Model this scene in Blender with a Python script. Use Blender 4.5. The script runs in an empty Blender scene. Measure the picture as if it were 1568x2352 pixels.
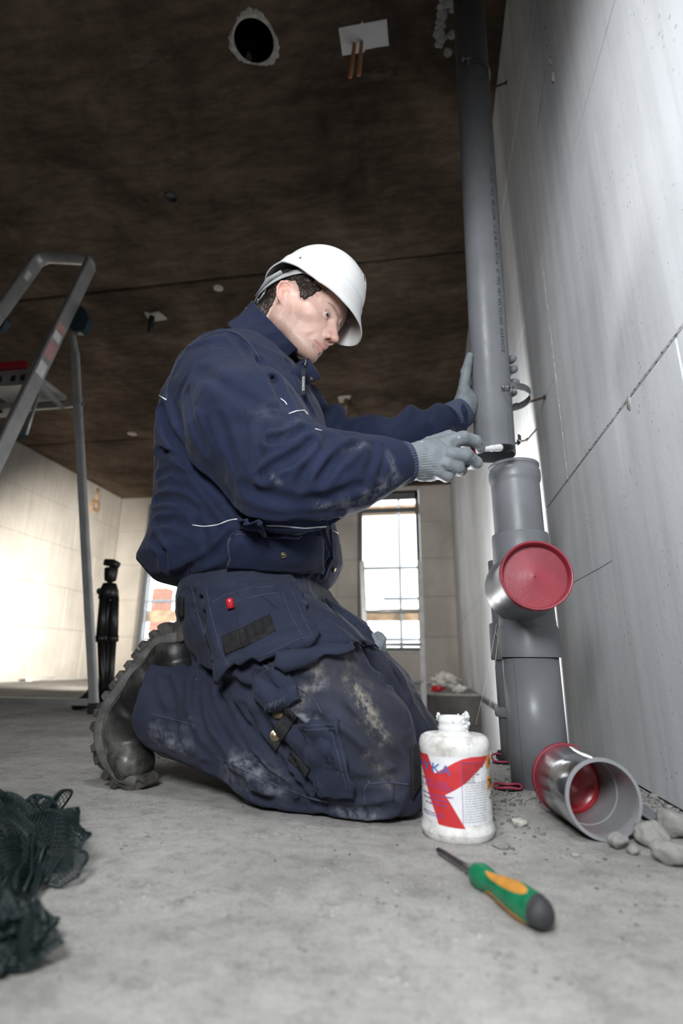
import bpy, bmesh, math, random
import numpy as np
from mathutils import Vector, Matrix

# ------------------------------------------------------------------ camera, world, lamps, exposure
SC = bpy.context.scene
COL = SC.collection
IMG_W, IMG_H, FPX, CAM_H = 1568.0, 2352.0, 1210.0, 0.23
_d = np.array([202.0, 352.0, FPX]); _d /= np.linalg.norm(_d)
_u = np.array([38.0, -4176.0, FPX]); _u -= _d * (_u @ _d); _u /= np.linalg.norm(_u)
_x = np.cross(_d, _u)
RM = np.array([_x, _d, _u])                       # lens axes -> room axes (X right wall, Y depth, Z up)
CAM = np.array([0.0, 0.0, CAM_H])

cam_data = bpy.data.cameras.new('camera')
cam = bpy.data.objects.new('camera', cam_data)
COL.objects.link(cam)
cam_data.sensor_fit = 'VERTICAL'
cam_data.sensor_height = 36.0
cam_data.sensor_width = 24.0
cam_data.lens = FPX / IMG_H * 36.0
cam_data.clip_start = 0.02
cam_data.clip_end = 200
cam_data.dof.use_dof = True
cam_data.dof.focus_distance = 1.12
cam_data.dof.aperture_fstop = 2.6
_m = Matrix.Identity(4)
for _i in range(3):
    _m[_i][0] = RM[_i, 0]; _m[_i][1] = -RM[_i, 1]; _m[_i][2] = -RM[_i, 2]; _m[_i][3] = CAM[_i]
cam.matrix_world = _m
SC.camera = cam

SC.view_settings.view_transform = 'Standard'
SC.view_settings.look = 'None'
SC.view_settings.gamma = 1.0
SC.view_settings.exposure = 0.0
SC.view_settings.use_curve_mapping = False
SC.cycles.max_bounces = 8
SC.cycles.diffuse_bounces = 4
SC.cycles.glossy_bounces = 3
SC.cycles.transmission_bounces = 4
SC.cycles.transparent_max_bounces = 8
SC.cycles.caustics_reflective = False
SC.cycles.caustics_refractive = False
SC.cycles.sample_clamp_indirect = 6.0
SC.cycles.use_denoising = True

world = bpy.data.worlds.new('overcast_sky')
SC.world = world
world.use_nodes = True
_bg = world.node_tree.nodes['Background']
_bg.inputs['Color'].default_value = (0.93, 0.96, 1.0, 1)
_bg.inputs['Strength'].default_value = 5.5

def aim(o, target):
    o.rotation_euler = (Vector(target) - Vector(o.location)).to_track_quat('-Z', 'Y').to_euler()

def lamp(name, kind, loc, target, energy, color=(1, 1, 1), **kw):
    d = bpy.data.lights.new(name, kind)
    d.energy = energy; d.color = color
    for k, v in kw.items(): setattr(d, k, v)
    o = bpy.data.objects.new(name, d); COL.objects.link(o)
    o.location = loc
    aim(o, target)
    return o

# photographer's strobes and one added fill: a soft key high on the right of the camera, a bare head on the floor behind the man
lamp('key_strobe', 'SPOT', (-0.13, -0.38, 0.82), (0.14, 1.0, 0.48), 92, (0.94, 0.97, 1.0), spot_size=math.radians(110), spot_blend=0.7, shadow_soft_size=0.18)
lamp('top_strobe', 'SPOT', (-0.22, 0.42, 2.05), (0.02, 0.90, 0.0), 42, (0.97, 0.985, 1.0), spot_size=math.radians(120), spot_blend=0.9, shadow_soft_size=0.12)
_sp = lamp('floor_strobe_spill', 'SPOT', (-0.42, 1.74, 0.40), (-0.42, 5.0, 0.45), 330, (1, 0.985, 0.96), spot_size=math.radians(173), spot_blend=0.06, shadow_soft_size=0.03)
# emission of that strobe shaped by direction to keep it off ceiling, floor and left side
_sp.data.use_nodes = True
_t = _sp.data.node_tree; _em = [n for n in _t.nodes if n.type == 'EMISSION'][0]
_tc = _t.nodes.new('ShaderNodeTexCoord'); _sx = _t.nodes.new('ShaderNodeSeparateXYZ'); _mr = _t.nodes.new('ShaderNodeMapRange')
_t.links.new(_tc.outputs['Normal'], _sx.inputs[0])
def _ease(axis, a, b, v0, v1):
    n = _t.nodes.new('ShaderNodeMapRange'); n.interpolation_type = 'SMOOTHSTEP'
    for k, v in (('From Min', a), ('From Max', b), ('To Min', v0), ('To Max', v1)): n.inputs[k].default_value = v
    _t.links.new(_sx.outputs[axis], n.inputs['Value']); return n.outputs['Result']
def _times(a, b):
    n = _t.nodes.new('ShaderNodeMath'); n.operation = 'MULTIPLY'; _t.links.new(a, n.inputs[0]); _t.links.new(b, n.inputs[1]); return n.outputs[0]
_t.links.new(_times(_times(_ease('Y', 0.25, 0.85, 1.0, 0.10), _ease('Y', -0.60, -0.25, 0.05, 1.0)), _ease('X', 0.06, 0.42, 0.0, 1.0)), _em.inputs['Strength'])
lamp('floor_strobe_beam', 'SPOT', (-2.2, 3.7, 0.25), (-4.9, 6.2, 0.95), 1700, (1, 0.92, 0.81), spot_size=math.radians(56), spot_blend=1.0, shadow_soft_size=0.05)
lamp('back_wall_fill', 'SPOT', (-1.35, 2.55, 1.75), (-0.6, 7.6, 1.0), 260, (1, 0.965, 0.92), spot_size=math.radians(84), spot_blend=1.0, shadow_soft_size=0.30)  # added unseen fill that brightens the back wall
lamp('rim_strobe', 'SPOT', (-0.16, 1.72, 0.30), (0.05, 1.02, 0.68), 48, (0.97, 0.98, 1.0), spot_size=math.radians(52), spot_blend=1.0, shadow_soft_size=0.08)

# ------------------------------------------------------------------ helpers
def at(px, py, Y):
    """point of the room on the plane y = Y that the photograph shows at px, py"""
    r = RM @ np.array([(px - 784) / FPX, (py - 1176) / FPX, 1.0])
    return CAM + r * (Y / r[1])
def at_x(px, py, X):
    r = RM @ np.array([(px - 784) / FPX, (py - 1176) / FPX, 1.0])
    return CAM + r * (X / r[0])
def at_z(px, py, Z):
    r = RM @ np.array([(px - 784) / FPX, (py - 1176) / FPX, 1.0])
    return CAM + r * ((Z - CAM_H) / r[2])
def proj(p):
    q = RM.T @ (np.asarray(p, float) - CAM)
    return 784 + FPX * q[0] / q[2], 1176 + FPX * q[1] / q[2]

def tag(o, label=None, cat=None, group=None, kind=None):
    if label: o['label'] = label
    if cat: o['category'] = cat
    if group: o['group'] = group
    if kind: o['kind'] = kind
    return o
def empty(name, loc, rz=0.0):
    o = bpy.data.objects.new(name, None); COL.objects.link(o)
    o.location = loc; o.rotation_euler = (0, 0, rz); o.empty_display_size = 0.05
    bpy.context.view_layer.update()
    return o
def world_of(o):
    m = o.matrix_basis.copy()
    while o.parent is not None:
        o = o.parent
        m = o.matrix_basis @ m
    return m
def link(name, me, material=None, parent=None, smooth=False, loc=None):
    """one mesh object; vertices are given in room axes, kept there when it has a parent"""
    o = bpy.data.objects.new(name, me); COL.objects.link(o)
    if material is not None:
        for m in (material if isinstance(material, (list, tuple)) else [material]): me.materials.append(m)
    if smooth:
        me.polygons.foreach_set('use_smooth', [True] * len(me.polygons))
    if loc is not None:
        off = Vector(loc)
        me.transform(Matrix.Translation(-off)); o.location = off
    if parent is not None:
        w = world_of(parent)
        o.parent = parent
        o.matrix_basis = w.inverted() @ o.matrix_basis
    return o
def mesh_from(verts, faces, name='m'):
    me = bpy.data.meshes.new(name)
    me.from_pydata([tuple(map(float, v)) for v in verts], [], [tuple(map(int, f)) for f in faces])
    me.update()
    return me
def mesh_np(V, Q, name='m'):
    """fast mesh of quads from arrays"""
    me = bpy.data.meshes.new(name)
    V = np.ascontiguousarray(V, dtype=np.float32); Q = np.ascontiguousarray(Q, dtype=np.int32)
    me.vertices.add(len(V)); me.vertices.foreach_set('co', V.ravel())
    k = Q.shape[1]
    me.loops.add(Q.size); me.loops.foreach_set('vertex_index', Q.ravel())
    me.polygons.add(len(Q)); me.polygons.foreach_set('loop_start', np.arange(0, Q.size, k, dtype=np.int32))
    me.update(calc_edges=True); me.validate()
    return me
def bm_mesh(bm, name='m'):
    me = bpy.data.meshes.new(name); bm.normal_update(); bm.to_mesh(me); bm.free(); return me
def box(lo, hi, bevel=0.0, seg=1, bm=None):
    own = bm is None
    bm = bm or bmesh.new()
    r = bmesh.ops.create_cube(bm, size=1.0)
    c = [(a + b) / 2 for a, b in zip(lo, hi)]; s = [abs(b - a) for a, b in zip(lo, hi)]
    for v in r['verts']: v.co = Vector((c[0] + v.co.x * s[0], c[1] + v.co.y * s[1], c[2] + v.co.z * s[2]))
    if bevel:
        es = list({e for v in r['verts'] for e in v.link_edges})
        bmesh.ops.bevel(bm, geom=es, offset=bevel, segments=seg, affect='EDGES', profile=0.5)
    return bm_mesh(bm) if own else bm
def frame_of(d):
    d = np.asarray(d, float); d = d / np.linalg.norm(d)
    a = np.array([0, 0, 1.0]) if abs(d[2]) < 0.9 else np.array([1.0, 0, 0])
    u = np.cross(a, d); u /= np.linalg.norm(u)
    return u, np.cross(d, u), d
def tube(pts, rad, n=12, cap=True, flat=1.0, up=None):
    """swept tube through pts; rad a number or a list; flat squashes it along its second axis"""
    pts = [np.asarray(p, float) for p in pts]
    m = len(pts)
    rad = [rad] * m if np.isscalar(rad) else list(rad)
    V, Fs = [], []
    u0 = None
    for i, p in enumerate(pts):
        d = pts[min(i + 1, m - 1)] - pts[max(i - 1, 0)]
        d = d / (np.linalg.norm(d) + 1e-12)
        if u0 is None:
            if up is not None:
                u = np.asarray(up, float) - d * (np.asarray(up, float) @ d); u /= np.linalg.norm(u)
            else:
                u = frame_of(d)[0]
        else:
            u = u0 - d * (u0 @ d); u /= np.linalg.norm(u)
        u0 = u; w = np.cross(d, u)
        for k in range(n):
            a = 2 * math.pi * k / n
            V.append(p + rad[i] * (math.cos(a) * u + flat * math.sin(a) * w))
    for i in range(m - 1):
        for k in range(n):
            a, b = i * n + k, i * n + (k + 1) % n
            Fs.append((a, b, b + n, a + n))
    if cap:
        Fs.append(tuple(range(n - 1, -1, -1))); Fs.append(tuple(range((m - 1) * n, m * n)))
    return V, Fs
def lathe(profile, base, axis=(0, 0, 1), n=48, closed=False):
    """profile: list of (radius, distance along the axis)"""
    u, w, d = frame_of(axis); base = np.asarray(base, float)
    V, Fs = [], []
    m = len(profile)
    for r, t in profile:
        for k in range(n):
            a = 2 * math.pi * k / n
            V.append(base + d * t + r * (math.cos(a) * u + math.sin(a) * w))
    for i in range(m if closed else m - 1):
        j = (i + 1) % m
        for k in range(n):
            a, b = i * n + k, i * n + (k + 1) % n
            c, e = j * n + (k + 1) % n, j * n + k
            Fs.append((a, b, c, e))
    if not closed:
        if profile[0][0] > 1e-6: Fs.append(tuple(range(n - 1, -1, -1)))
        if profile[-1][0] > 1e-6: Fs.append(tuple(range((m - 1) * n, m * n)))
    return V, Fs
def obj(name, vf, material, parent=None, smooth=True, loc=None):
    return link(name, mesh_from(*vf), material, parent, smooth, loc)
def join(*vfs):
    V, Fs = [], []
    for v, f in vfs:
        k = len(V); V += list(v); Fs += [tuple(i + k for i in q) for q in f]
    return V, Fs
def autosmooth(o, deg=35):
    me = o.data
    me.polygons.foreach_set('use_smooth', [True] * len(me.polygons))
    bm = bmesh.new(); bm.from_mesh(me)
    for e in bm.edges:
        if len(e.link_faces) == 2 and e.calc_face_angle(0) > math.radians(deg): e.smooth = False
    bm.to_mesh(me); bm.free()
    return o

# ------------------------------------------------------------------ materials
class Mat:
    """small wrapper round a node tree"""
    def __init__(s, name):
        s.m = bpy.data.materials.new(name); s.m.use_nodes = True
        s.t = s.m.node_tree; s.b = s.t.nodes['Principled BSDF']; s.co = None
    def n(s, kind, **kw):
        x = s.t.nodes.new(kind)
        for k, v in kw.items(): setattr(x, k, v)
        return x
    def l(s, a, b): s.t.links.new(a, b)
    def coord(s, scale=(1, 1, 1), rot=(0, 0, 0)):
        if s.co is None: s.co = s.n('ShaderNodeTexCoord')
        mp = s.n('ShaderNodeMapping'); mp.inputs['Scale'].default_value = scale; mp.inputs['Rotation'].default_value = rot
        s.l(s.co.outputs['Object'], mp.inputs['Vector'])
        return mp.outputs['Vector']
    def noise(s, scale, detail=4, rough=0.55, stretch=(1, 1, 1), rot=(0, 0, 0), dist=0.0):
        x = s.n('ShaderNodeTexNoise'); x.inputs['Scale'].default_value = scale
        x.inputs['Detail'].default_value = detail; x.inputs['Roughness'].default_value = rough; x.inputs['Distortion'].default_value = dist
        s.l(s.coord(stretch, rot), x.inputs['Vector'])
        return x.outputs['Fac']
    def voro(s, scale, feature='F1', stretch=(1, 1, 1)):
        x = s.n('ShaderNodeTexVoronoi', feature=feature); x.inputs['Scale'].default_value = scale
        s.l(s.coord(stretch), x.inputs['Vector'])
        return x.outputs['Distance']
    def ramp(s, fac, stops):
        r = s.n('ShaderNodeValToRGB'); s.l(fac, r.inputs['Fac'])
        e = r.color_ramp.elements
        while len(e) < len(stops): e.new(0.5)
        for i, (p, c) in enumerate(stops):
            e[i].position = p
            e[i].color = (c, c, c, 1) if np.isscalar(c) else (*c, 1)
        return r.outputs['Color']
    def mix(s, fac, a, b, blend='MIX'):
        x = s.n('ShaderNodeMix', data_type='RGBA', blend_type=blend)
        for v, i in ((fac, 0), (a, 6), (b, 7)):
            if hasattr(v, 'type') and hasattr(v, 'links'): s.l(v, x.inputs[i])
            elif i == 0: x.inputs[0].default_value = v
            else: x.inputs[i].default_value = (*v, 1)
        return x.outputs[2]
    def mul(s, a, b):
        x = s.n('ShaderNodeMath', operation='MULTIPLY')
        for v, i in ((a, 0), (b, 1)):
            if hasattr(v, 'links'): s.l(v, x.inputs[i])
            else: x.inputs[i].default_value = v
        return x.outputs[0]
    def math(s, op, a, b=0.0, c=0.0):
        x = s.n('ShaderNodeMath', operation=op)
        for v, i in ((a, 0), (b, 1), (c, 2)):
            if hasattr(v, 'links'): s.l(v, x.inputs[i])
            else: x.inputs[i].default_value = v
        return x.outputs[0]
    def attr(s, name):
        x = s.n('ShaderNodeAttribute'); x.attribute_name = name
        return x.outputs['Fac']
    def color(s, v):
        if hasattr(v, 'links'): s.l(v, s.b.inputs['Base Color'])
        else: s.b.inputs['Base Color'].default_value = (*v, 1)
    def rough(s, v):
        if hasattr(v, 'links'): s.l(v, s.b.inputs['Roughness'])
        else: s.b.inputs['Roughness'].default_value = v
    def bump(s, h, strength=0.3, dist=0.01, prev=None):
        x = s.n('ShaderNodeBump'); x.inputs['Strength'].default_value = strength; x.inputs['Distance'].default_value = dist
        s.l(h, x.inputs['Height'])
        if prev is not None: s.l(prev, x.inputs['Normal'])
        s.l(x.outputs['Normal'], s.b.inputs['Normal'])
        return x.outputs['Normal']
    def set(s, **kw):
        for k, v in kw.items(): s.b.inputs[k.replace('_', ' ')].default_value = v
        return s

def plain(name, c, rough=0.5, metallic=0.0, var=0.12, scale=30, bump=0.0, bscale=None, spec=None, **kw):
    """one colour with gentle mottling and fine relief"""
    m = Mat(name)
    lo = tuple(max(0, x * (1 - var)) for x in c); hi = tuple(min(1, x * (1 + var)) for x in c)
    m.color(m.ramp(m.noise(scale), [(0.3, lo), (0.7, hi)]))
    m.rough(m.ramp(m.noise(scale * 1.7), [(0.3, max(0.02, rough - 0.08)), (0.75, min(1, rough + 0.08))]))
    m.b.inputs['Metallic'].default_value = metallic
    if spec is not None: m.b.inputs['Specular IOR Level'].default_value = spec
    if bump: m.bump(m.noise(bscale or scale * 4), bump, 0.002)
    m.set(**kw)
    return m.m

def block_material(name, base, dark, light, pits=True):
    m = Mat(name)
    c1 = m.ramp(m.noise(1.6, 5, 0.6), [(0.3, dark), (0.55, base), (0.78, light)])
    c2 = m.ramp(m.noise(3.0, 3, 0.6, stretch=(1, 7, 0.4)), [(0.3, 0.76), (0.6, 1.0)])
    c = m.mix(0.6, c1, c2, 'MULTIPLY')
    if pits:
        v = m.voro(55)
        sel = m.noise(7, 3)
        hole = m.math('LESS_THAN', v, m.math('MULTIPLY', m.math('SUBTRACT', sel, 0.36), 0.62))
        c = m.mix(m.mul(hole, 0.42), c, tuple(x * 0.30 for x in base))
    m.color(c); m.rough(0.9)
    m.set(Specular_IOR_Level=0.25)
    n1 = m.bump(m.noise(60, 6, 0.65), 0.22, 0.004)
    m.bump(m.noise(420, 3), 0.16, 0.001, n1)
    return m.m

M = {}
M['block_near'] = block_material('calcium_silicate_block', (0.66, 0.675, 0.70), (0.55, 0.565, 0.59), (0.74, 0.755, 0.775))
M['block_cream'] = block_material('pale_block_warm', (0.56, 0.535, 0.495), (0.47, 0.445, 0.41), (0.64, 0.615, 0.575), pits=False)
M['mortar'] = plain('mortar', (0.36, 0.36, 0.355), 0.95, var=0.25, scale=60, bump=0.4, bscale=200)

def concrete_floor():
    m = Mat('dusty_concrete')
    a = m.ramp(m.noise(3.2, 6, 0.62), [(0.28, (0.255, 0.245, 0.23)), (0.5, (0.40, 0.387, 0.367)), (0.75, (0.53, 0.517, 0.495))])
    b = m.ramp(m.noise(30, 6, 0.78), [(0.30, 0.52), (0.5, 0.92), (0.72, 1.0)])
    c = m.mix(0.85, a, b, 'MULTIPLY')
    dust = m.ramp(m.noise(9, 6, 0.75), [(0.60, 0.0), (0.75, 1.0)])
    c = m.mix(m.mul(dust, 0.35), c, (0.60, 0.60, 0.585))
    v = m.voro(85); sel = m.noise(11, 3)
    spk = m.math('LESS_THAN', v, m.math('MULTIPLY', m.math('SUBTRACT', sel, 0.40), 0.75))
    c = m.mix(m.mul(spk, 0.70), c, (0.075, 0.072, 0.068))
    v2 = m.voro(130); 
    spk2 = m.math('LESS_THAN', v2, m.math('MULTIPLY', m.math('SUBTRACT', m.noise(14, 3), 0.46), 0.95))
    c = m.mix(m.mul(spk2, 0.6), c, (0.74, 0.74, 0.72))
    c = m.mix(0.5, c, m.ramp(m.noise(260, 3, 0.7), [(0.30, 0.45), (0.5, 0.95), (0.7, 1.0)]), 'MULTIPLY')
    m.color(c); m.rough(0.93); m.set(Specular_IOR_Level=0.2)
    n1 = m.bump(m.noise(14, 8, 0.68), 0.55, 0.012)
    m.bump(m.noise(220, 4, 0.7), 0.45, 0.003, n1)
    return m.m
M['floor'] = concrete_floor()
def concrete_ceiling():
    m = Mat('dark_formwork_concrete')
    a = m.ramp(m.noise(1.5, 7, 0.66, dist=0.4), [(0.30, (0.050, 0.036, 0.027)), (0.50, (0.118, 0.086, 0.063)), (0.74, (0.235, 0.178, 0.134))])
    b = m.ramp(m.noise(5, 6, 0.75, stretch=(1, 3.6, 1)), [(0.32, 0.40), (0.62, 1.0)])
    c = m.mix(0.8, a, b, 'MULTIPLY')
    w = m.ramp(m.noise(3.3, 6, 0.7, stretch=(0.8, 2.4, 1)), [(0.60, 0.0), (0.78, 1.0)])
    c = m.mix(m.mul(w, 0.45), c, (0.30, 0.265, 0.225))
    m.color(c); m.rough(0.9); m.set(Specular_IOR_Level=0.15)
    m.bump(m.noise(25, 6, 0.7), 0.3, 0.01)
    return m.m
M['ceiling'] = concrete_ceiling()
M['plaster'] = plain('ragged_plaster', (0.40, 0.385, 0.35), 0.9, var=0.2, scale=40, bump=0.5, bscale=120)
M['dark_grey_groove'] = plain('dark_grey_groove', (0.10, 0.105, 0.115), 0.45)

# ------------------------------------------------------------------ the room shell
XR, XL, YB, YF, ZC = 0.405, -4.9, 7.6, -1.9, 2.83
HX0, HX1, HY0, HY1 = -0.75, XR, 1.66, 4.75             # stair opening in the floor

def block(parent, lo, hi, material, bevel=0.0025):
    return link('block', box(lo, hi, bevel), material, parent)

wall_right = link('wall_right', box((XR + 0.006, YF, -1.9), (XR + 0.14, YB + 0.14, ZC)), M['mortar']); tag(wall_right, kind='structure')
G = 0.0016
for z0, z1, ys in ((0.0, 0.737, [YF, -0.8, 0.80, 2.4, 4.11, 5.7, YB]), (0.737, 1.485, [YF, -1.5, 0.1, 1.485, 3.0, 4.6, 6.2, YB]),
                   (1.485, 2.24, [YF, -0.9, 0.66, 2.3, 3.9, 5.5, 7.0, YB]), (2.24, ZC, [YF, -0.1, 1.545, 3.1, 4.7, 6.3, YB]),
                   (-0.75, -0.03, [HY0 - .1, 2.9, 4.3, HY1 + .1]), (-1.5, -0.75, [HY0 - .1, 2.2, 3.6, HY1 + .1])):
    for a, b in zip(ys[:-1], ys[1:]):
        dx = random.Random(int(a * 91 + z0 * 37)).uniform(-0.0007, 0.0007)
        block(wall_right, (XR + dx, a + G, z0 + G), (XR + 0.10, b - G, z1 - G), M['block_near'])

wall_left = link('wall_left', box((XL - 0.14, YF, 0), (XL - 0.008, YB + 0.14, ZC)), M['mortar']); tag(wall_left, kind='structure')
for i, (z0, z1) in enumerate(((0, 0.657), (0.657, 1.207), (1.207, 1.757), (1.757, 2.31), (2.31, ZC))):
    y = -1.9
    ys = [YF] + [v for v in np.arange(-1.4 if i % 2 else -0.9, YB - 0.1, 1.0)] + [YB]
    for a, b in zip(ys[:-1], ys[1:]):
        block(wall_left, (XL - 0.1, a + 0.003, z0 + 0.003), (XL, b - 0.003, z1 - 0.003), M['block_cream'], 0.005)

wall_front = link('wall_front', box((XL, YF - 0.15, 0), (XR, YF, ZC)), M['block_cream']); tag(wall_front, kind='structure')

# back wall round its two tall windows
W1 = (-4.42, -3.36, 0.38, 2.70)
W2 = (-0.985, -0.075, 0.415, 2.76)
wall_back = bmesh.new()
for lo, hi in (((XL, W1[0], 0), (W1[0], 0, ZC)), ((W1[1], 0, 0), (W2[0], 0, ZC)), ((W2[1], 0, 0), (XR, 0, ZC)),
               ((W1[0], 0, 0), (W1[1], 0, W1[2])), ((W1[0], 0, W1[3]), (W1[1], 0, ZC)), ((W2[0], 0, 0), (W2[1], 0, W2[2])), ((W2[0], 0, W2[3]), (W2[1], 0, ZC))):
    box((lo[0] + 0.004 if lo[0] != XL else lo[0], YB + 0.008, lo[2]), (hi[0] - 0.004 if hi[0] != XR else hi[0], YB + 0.22, hi[2]), bm=wall_back)
wall_back = link('wall_back', bm_mesh(wall_back), M['mortar']); tag(wall_back, kind='structure')
zs = [0, 0.607, 1.165, 1.714, 2.26, ZC]
for i in range(5):
    for x0, x1, cut in ((XL, W1[0], 0), (W1[1], W2[0], 1), (W2[1], XR, 0)):
        xs = [x0, x1] if not cut else [x0] + [v for v in ((-2.75, -1.75) if i % 2 else (-3.05, -2.1, -1.3)) if x0 + .1 < v < x1 - .1] + [x1]
        for a, b in zip(xs[:-1], xs[1:]):
            block(wall_back, (a + 0.003, YB, zs[i] + 0.003), (b - 0.003, YB + 0.2, zs[i + 1] - 0.003), M['block_cream'], 0.005)
for w in (W1, W2):
    block(wall_back, (w[0], YB, 0.003), (w[1], YB + 0.2, w[2] - 0.02), M['block_cream'], 0.005)
    if ZC - w[3] > 0.03: block(wall_back, (w[0], YB, w[3]), (w[1], YB + 0.2, ZC), M['block_cream'], 0.005)

# floor with the stair opening, and the opening's own sides
bm = bmesh.new()
for lo, hi in (((XL, YF), (XR, HY0)), ((XL, HY0), (HX0, HY1)), ((XL, HY1), (XR, YB))):
    box((lo[0], lo[1], -0.24), (hi[0], hi[1], 0.0), bm=bm)
floor = link('floor', bm_mesh(bm), M['floor']); tag(floor, kind='structure')
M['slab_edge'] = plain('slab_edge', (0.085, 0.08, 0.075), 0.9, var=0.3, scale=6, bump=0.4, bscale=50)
tr = link('trim_1', box((HX0 - 0.03, HY1 - 0.012, -0.24), (HX1, HY1 + 0.05, -0.012), 0.003), M['slab_edge']); tag(tr, kind='structure')
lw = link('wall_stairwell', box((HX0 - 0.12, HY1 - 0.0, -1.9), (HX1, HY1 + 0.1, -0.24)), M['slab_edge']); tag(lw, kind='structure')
t2 = link('groove_strip', box((XR - 0.006, HY0, -0.045), (XR + 0.02, HY1, -0.004), 0.003), M['dark_grey_groove']); tag(t2, kind='structure')  # dark strip paints in the shade of the open groove at floor level
lf = link('floor_lower', box((HX0 - 0.6, HY0 - 0.6, -2.0), (HX1 + 0.1, HY1 + 0.1, -1.9)), M['floor']); tag(lf, kind='structure')
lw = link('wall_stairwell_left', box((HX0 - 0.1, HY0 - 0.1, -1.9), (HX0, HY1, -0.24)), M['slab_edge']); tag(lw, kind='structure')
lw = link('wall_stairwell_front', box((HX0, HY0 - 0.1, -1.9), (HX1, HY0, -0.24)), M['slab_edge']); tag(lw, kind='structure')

# ceiling of wide precast planks with open joints; one plank has a round pipe sleeve let into it
ceiling = link('ceiling', box((XL - .14, YF, ZC + 0.2), (XR + 0.14, YB + 0.22, ZC + 0.26)), M['mortar']); tag(ceiling, kind='structure')
HOLE = (-0.655, 1.545, 0.088)
def plank(y0, y1, hole=None):
    bm = bmesh.new()
    if not hole:
        box((XL - .14, y0 + 0.013, ZC), (XR + .14, y1 - 0.013, ZC + 0.2), 0.010, bm=bm)
    else:
        n = 40; ring = []
        cx, cy, r = hole
        for z in (ZC, ZC + 0.2):
            ring.append([bm.verts.new((cx + r * math.cos(2 * math.pi * k / n), cy + r * math.sin(2 * math.pi * k / n), z)) for k in range(n)])
        sq = []
        for z in (ZC, ZC + 0.2):
            row = []
            for k in range(n):
                a = 2 * math.pi * k / n; c, s = math.cos(a), math.sin(a)
                q = max(abs(c), abs(s))
                row.append(bm.verts.new((cx + 0.3 * c / q, cy + 0.3 * s / q, z)))
            sq.append(row)
        for k in range(n):
            j = (k + 1) % n
            bm.faces.new((ring[0][k], ring[0][j], sq[0][j], sq[0][k]))
            bm.faces.new((ring[0][k], ring[1][k], ring[1][j], ring[0][j]))
        x0, x1 = cx - 0.3, cx + 0.3; v0, v1 = cy - 0.3, cy + 0.3
        for a, b, c, d in ((XL - .14, y0 + .013, x0, y1 - .013), (x1, y0 + .013, XR + .14, y1 - .013), (x0, y0 + .013, x1, v0), (x0, v1, x1, y1 - .013)):
            box((a, b, ZC), (c, d, ZC + 0.2), bm=bm)
    return link('plank', bm_mesh(bm), M['ceiling'], ceiling)
plank(YF, 0.45); plank(0.45, 2.93, HOLE); plank(2.93, 5.42); plank(5.42, YB + 0.22)
# ------------------------------------------------------------------ windows and what stands outside
M['alu_dark'] = plain('dark_window_frame', (0.13, 0.135, 0.145), 0.45, var=0.1)
M['alu_white'] = plain('white_window_board', (0.72, 0.72, 0.70), 0.5)
M['alu'] = plain('brushed_aluminium', (0.43, 0.43, 0.435), 0.42, 0.45, 0.14, 14, 0.1, 160)
M['galv'] = plain('galvanised_steel', (0.22, 0.23, 0.24), 0.5, 0.6, 0.15, 30)
M['tripod_metal'] = plain('dark_tripod_metal', (0.05, 0.05, 0.052), 0.35, 0.6, 0.15, 30)
M['timber'] = plain('scaffold_timber', (0.50, 0.33, 0.20), 0.8, var=0.3, scale=9)
M['brick'] = plain('red_brick', (0.42, 0.17, 0.11), 0.85, var=0.3, scale=20)
def glass_mat():
    m = Mat('window_glass'); t = m.t
    tr = m.n('ShaderNodeBsdfTransparent'); gl = m.n('ShaderNodeBsdfGlossy'); gl.inputs['Roughness'].default_value = 0.03
    tr.inputs['Color'].default_value = (0.93, 0.95, 0.95, 1)
    fr = m.n('ShaderNodeFresnel'); mx = m.n('ShaderNodeMixShader')
    m.l(fr.outputs[0], mx.inputs[0]); m.l(tr.outputs[0], mx.inputs[1]); m.l(gl.outputs[0], mx.inputs[2])
    m.l(mx.outputs[0], t.nodes['Material Output'].inputs['Surface'])
    return m.m
M['glass'] = glass_mat()
for i, (x0, x1, z0, z1) in enumerate((W1, W2)):
    y0, y1, f = YB + 0.09, YB + 0.15, 0.055
    bm = bmesh.new()
    for lo, hi in (((x0, y0, z0), (x0 + f, y1, z1)), ((x1 - f, y0, z0), (x1, y1, z1)), ((x0, y0, z1 - 0.10), (x1, y1, z1)), ((x0, y0, z0), (x1, y1, z0 + f))):
        box(lo, hi, 0.004, bm=bm)
    w = link('window_%d' % (i + 1), bm_mesh(bm), M['alu_dark']); tag(w, kind='structure')
    zt = z1 - 0.27
    link('transom', box((x0 + f, y0, zt - 0.03), (x1 - f, y1, zt + 0.03), 0.004), M['alu_dark'], w)
    link('pane', box((x0 + f, y0 + .025, z0 + f), (x1 - f, y0 + .035, zt - 0.03)), M['glass'], w)
    link('pane', box((x0 + f, y0 + .025, zt + 0.03), (x1 - f, y0 + .035, z1 - 0.1)), M['glass'], w)
    link('sill', box((x0, YB - 0.02, z0 - 0.02), (x1, y0, z0), 0.004), M['alu_white'], w)

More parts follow.
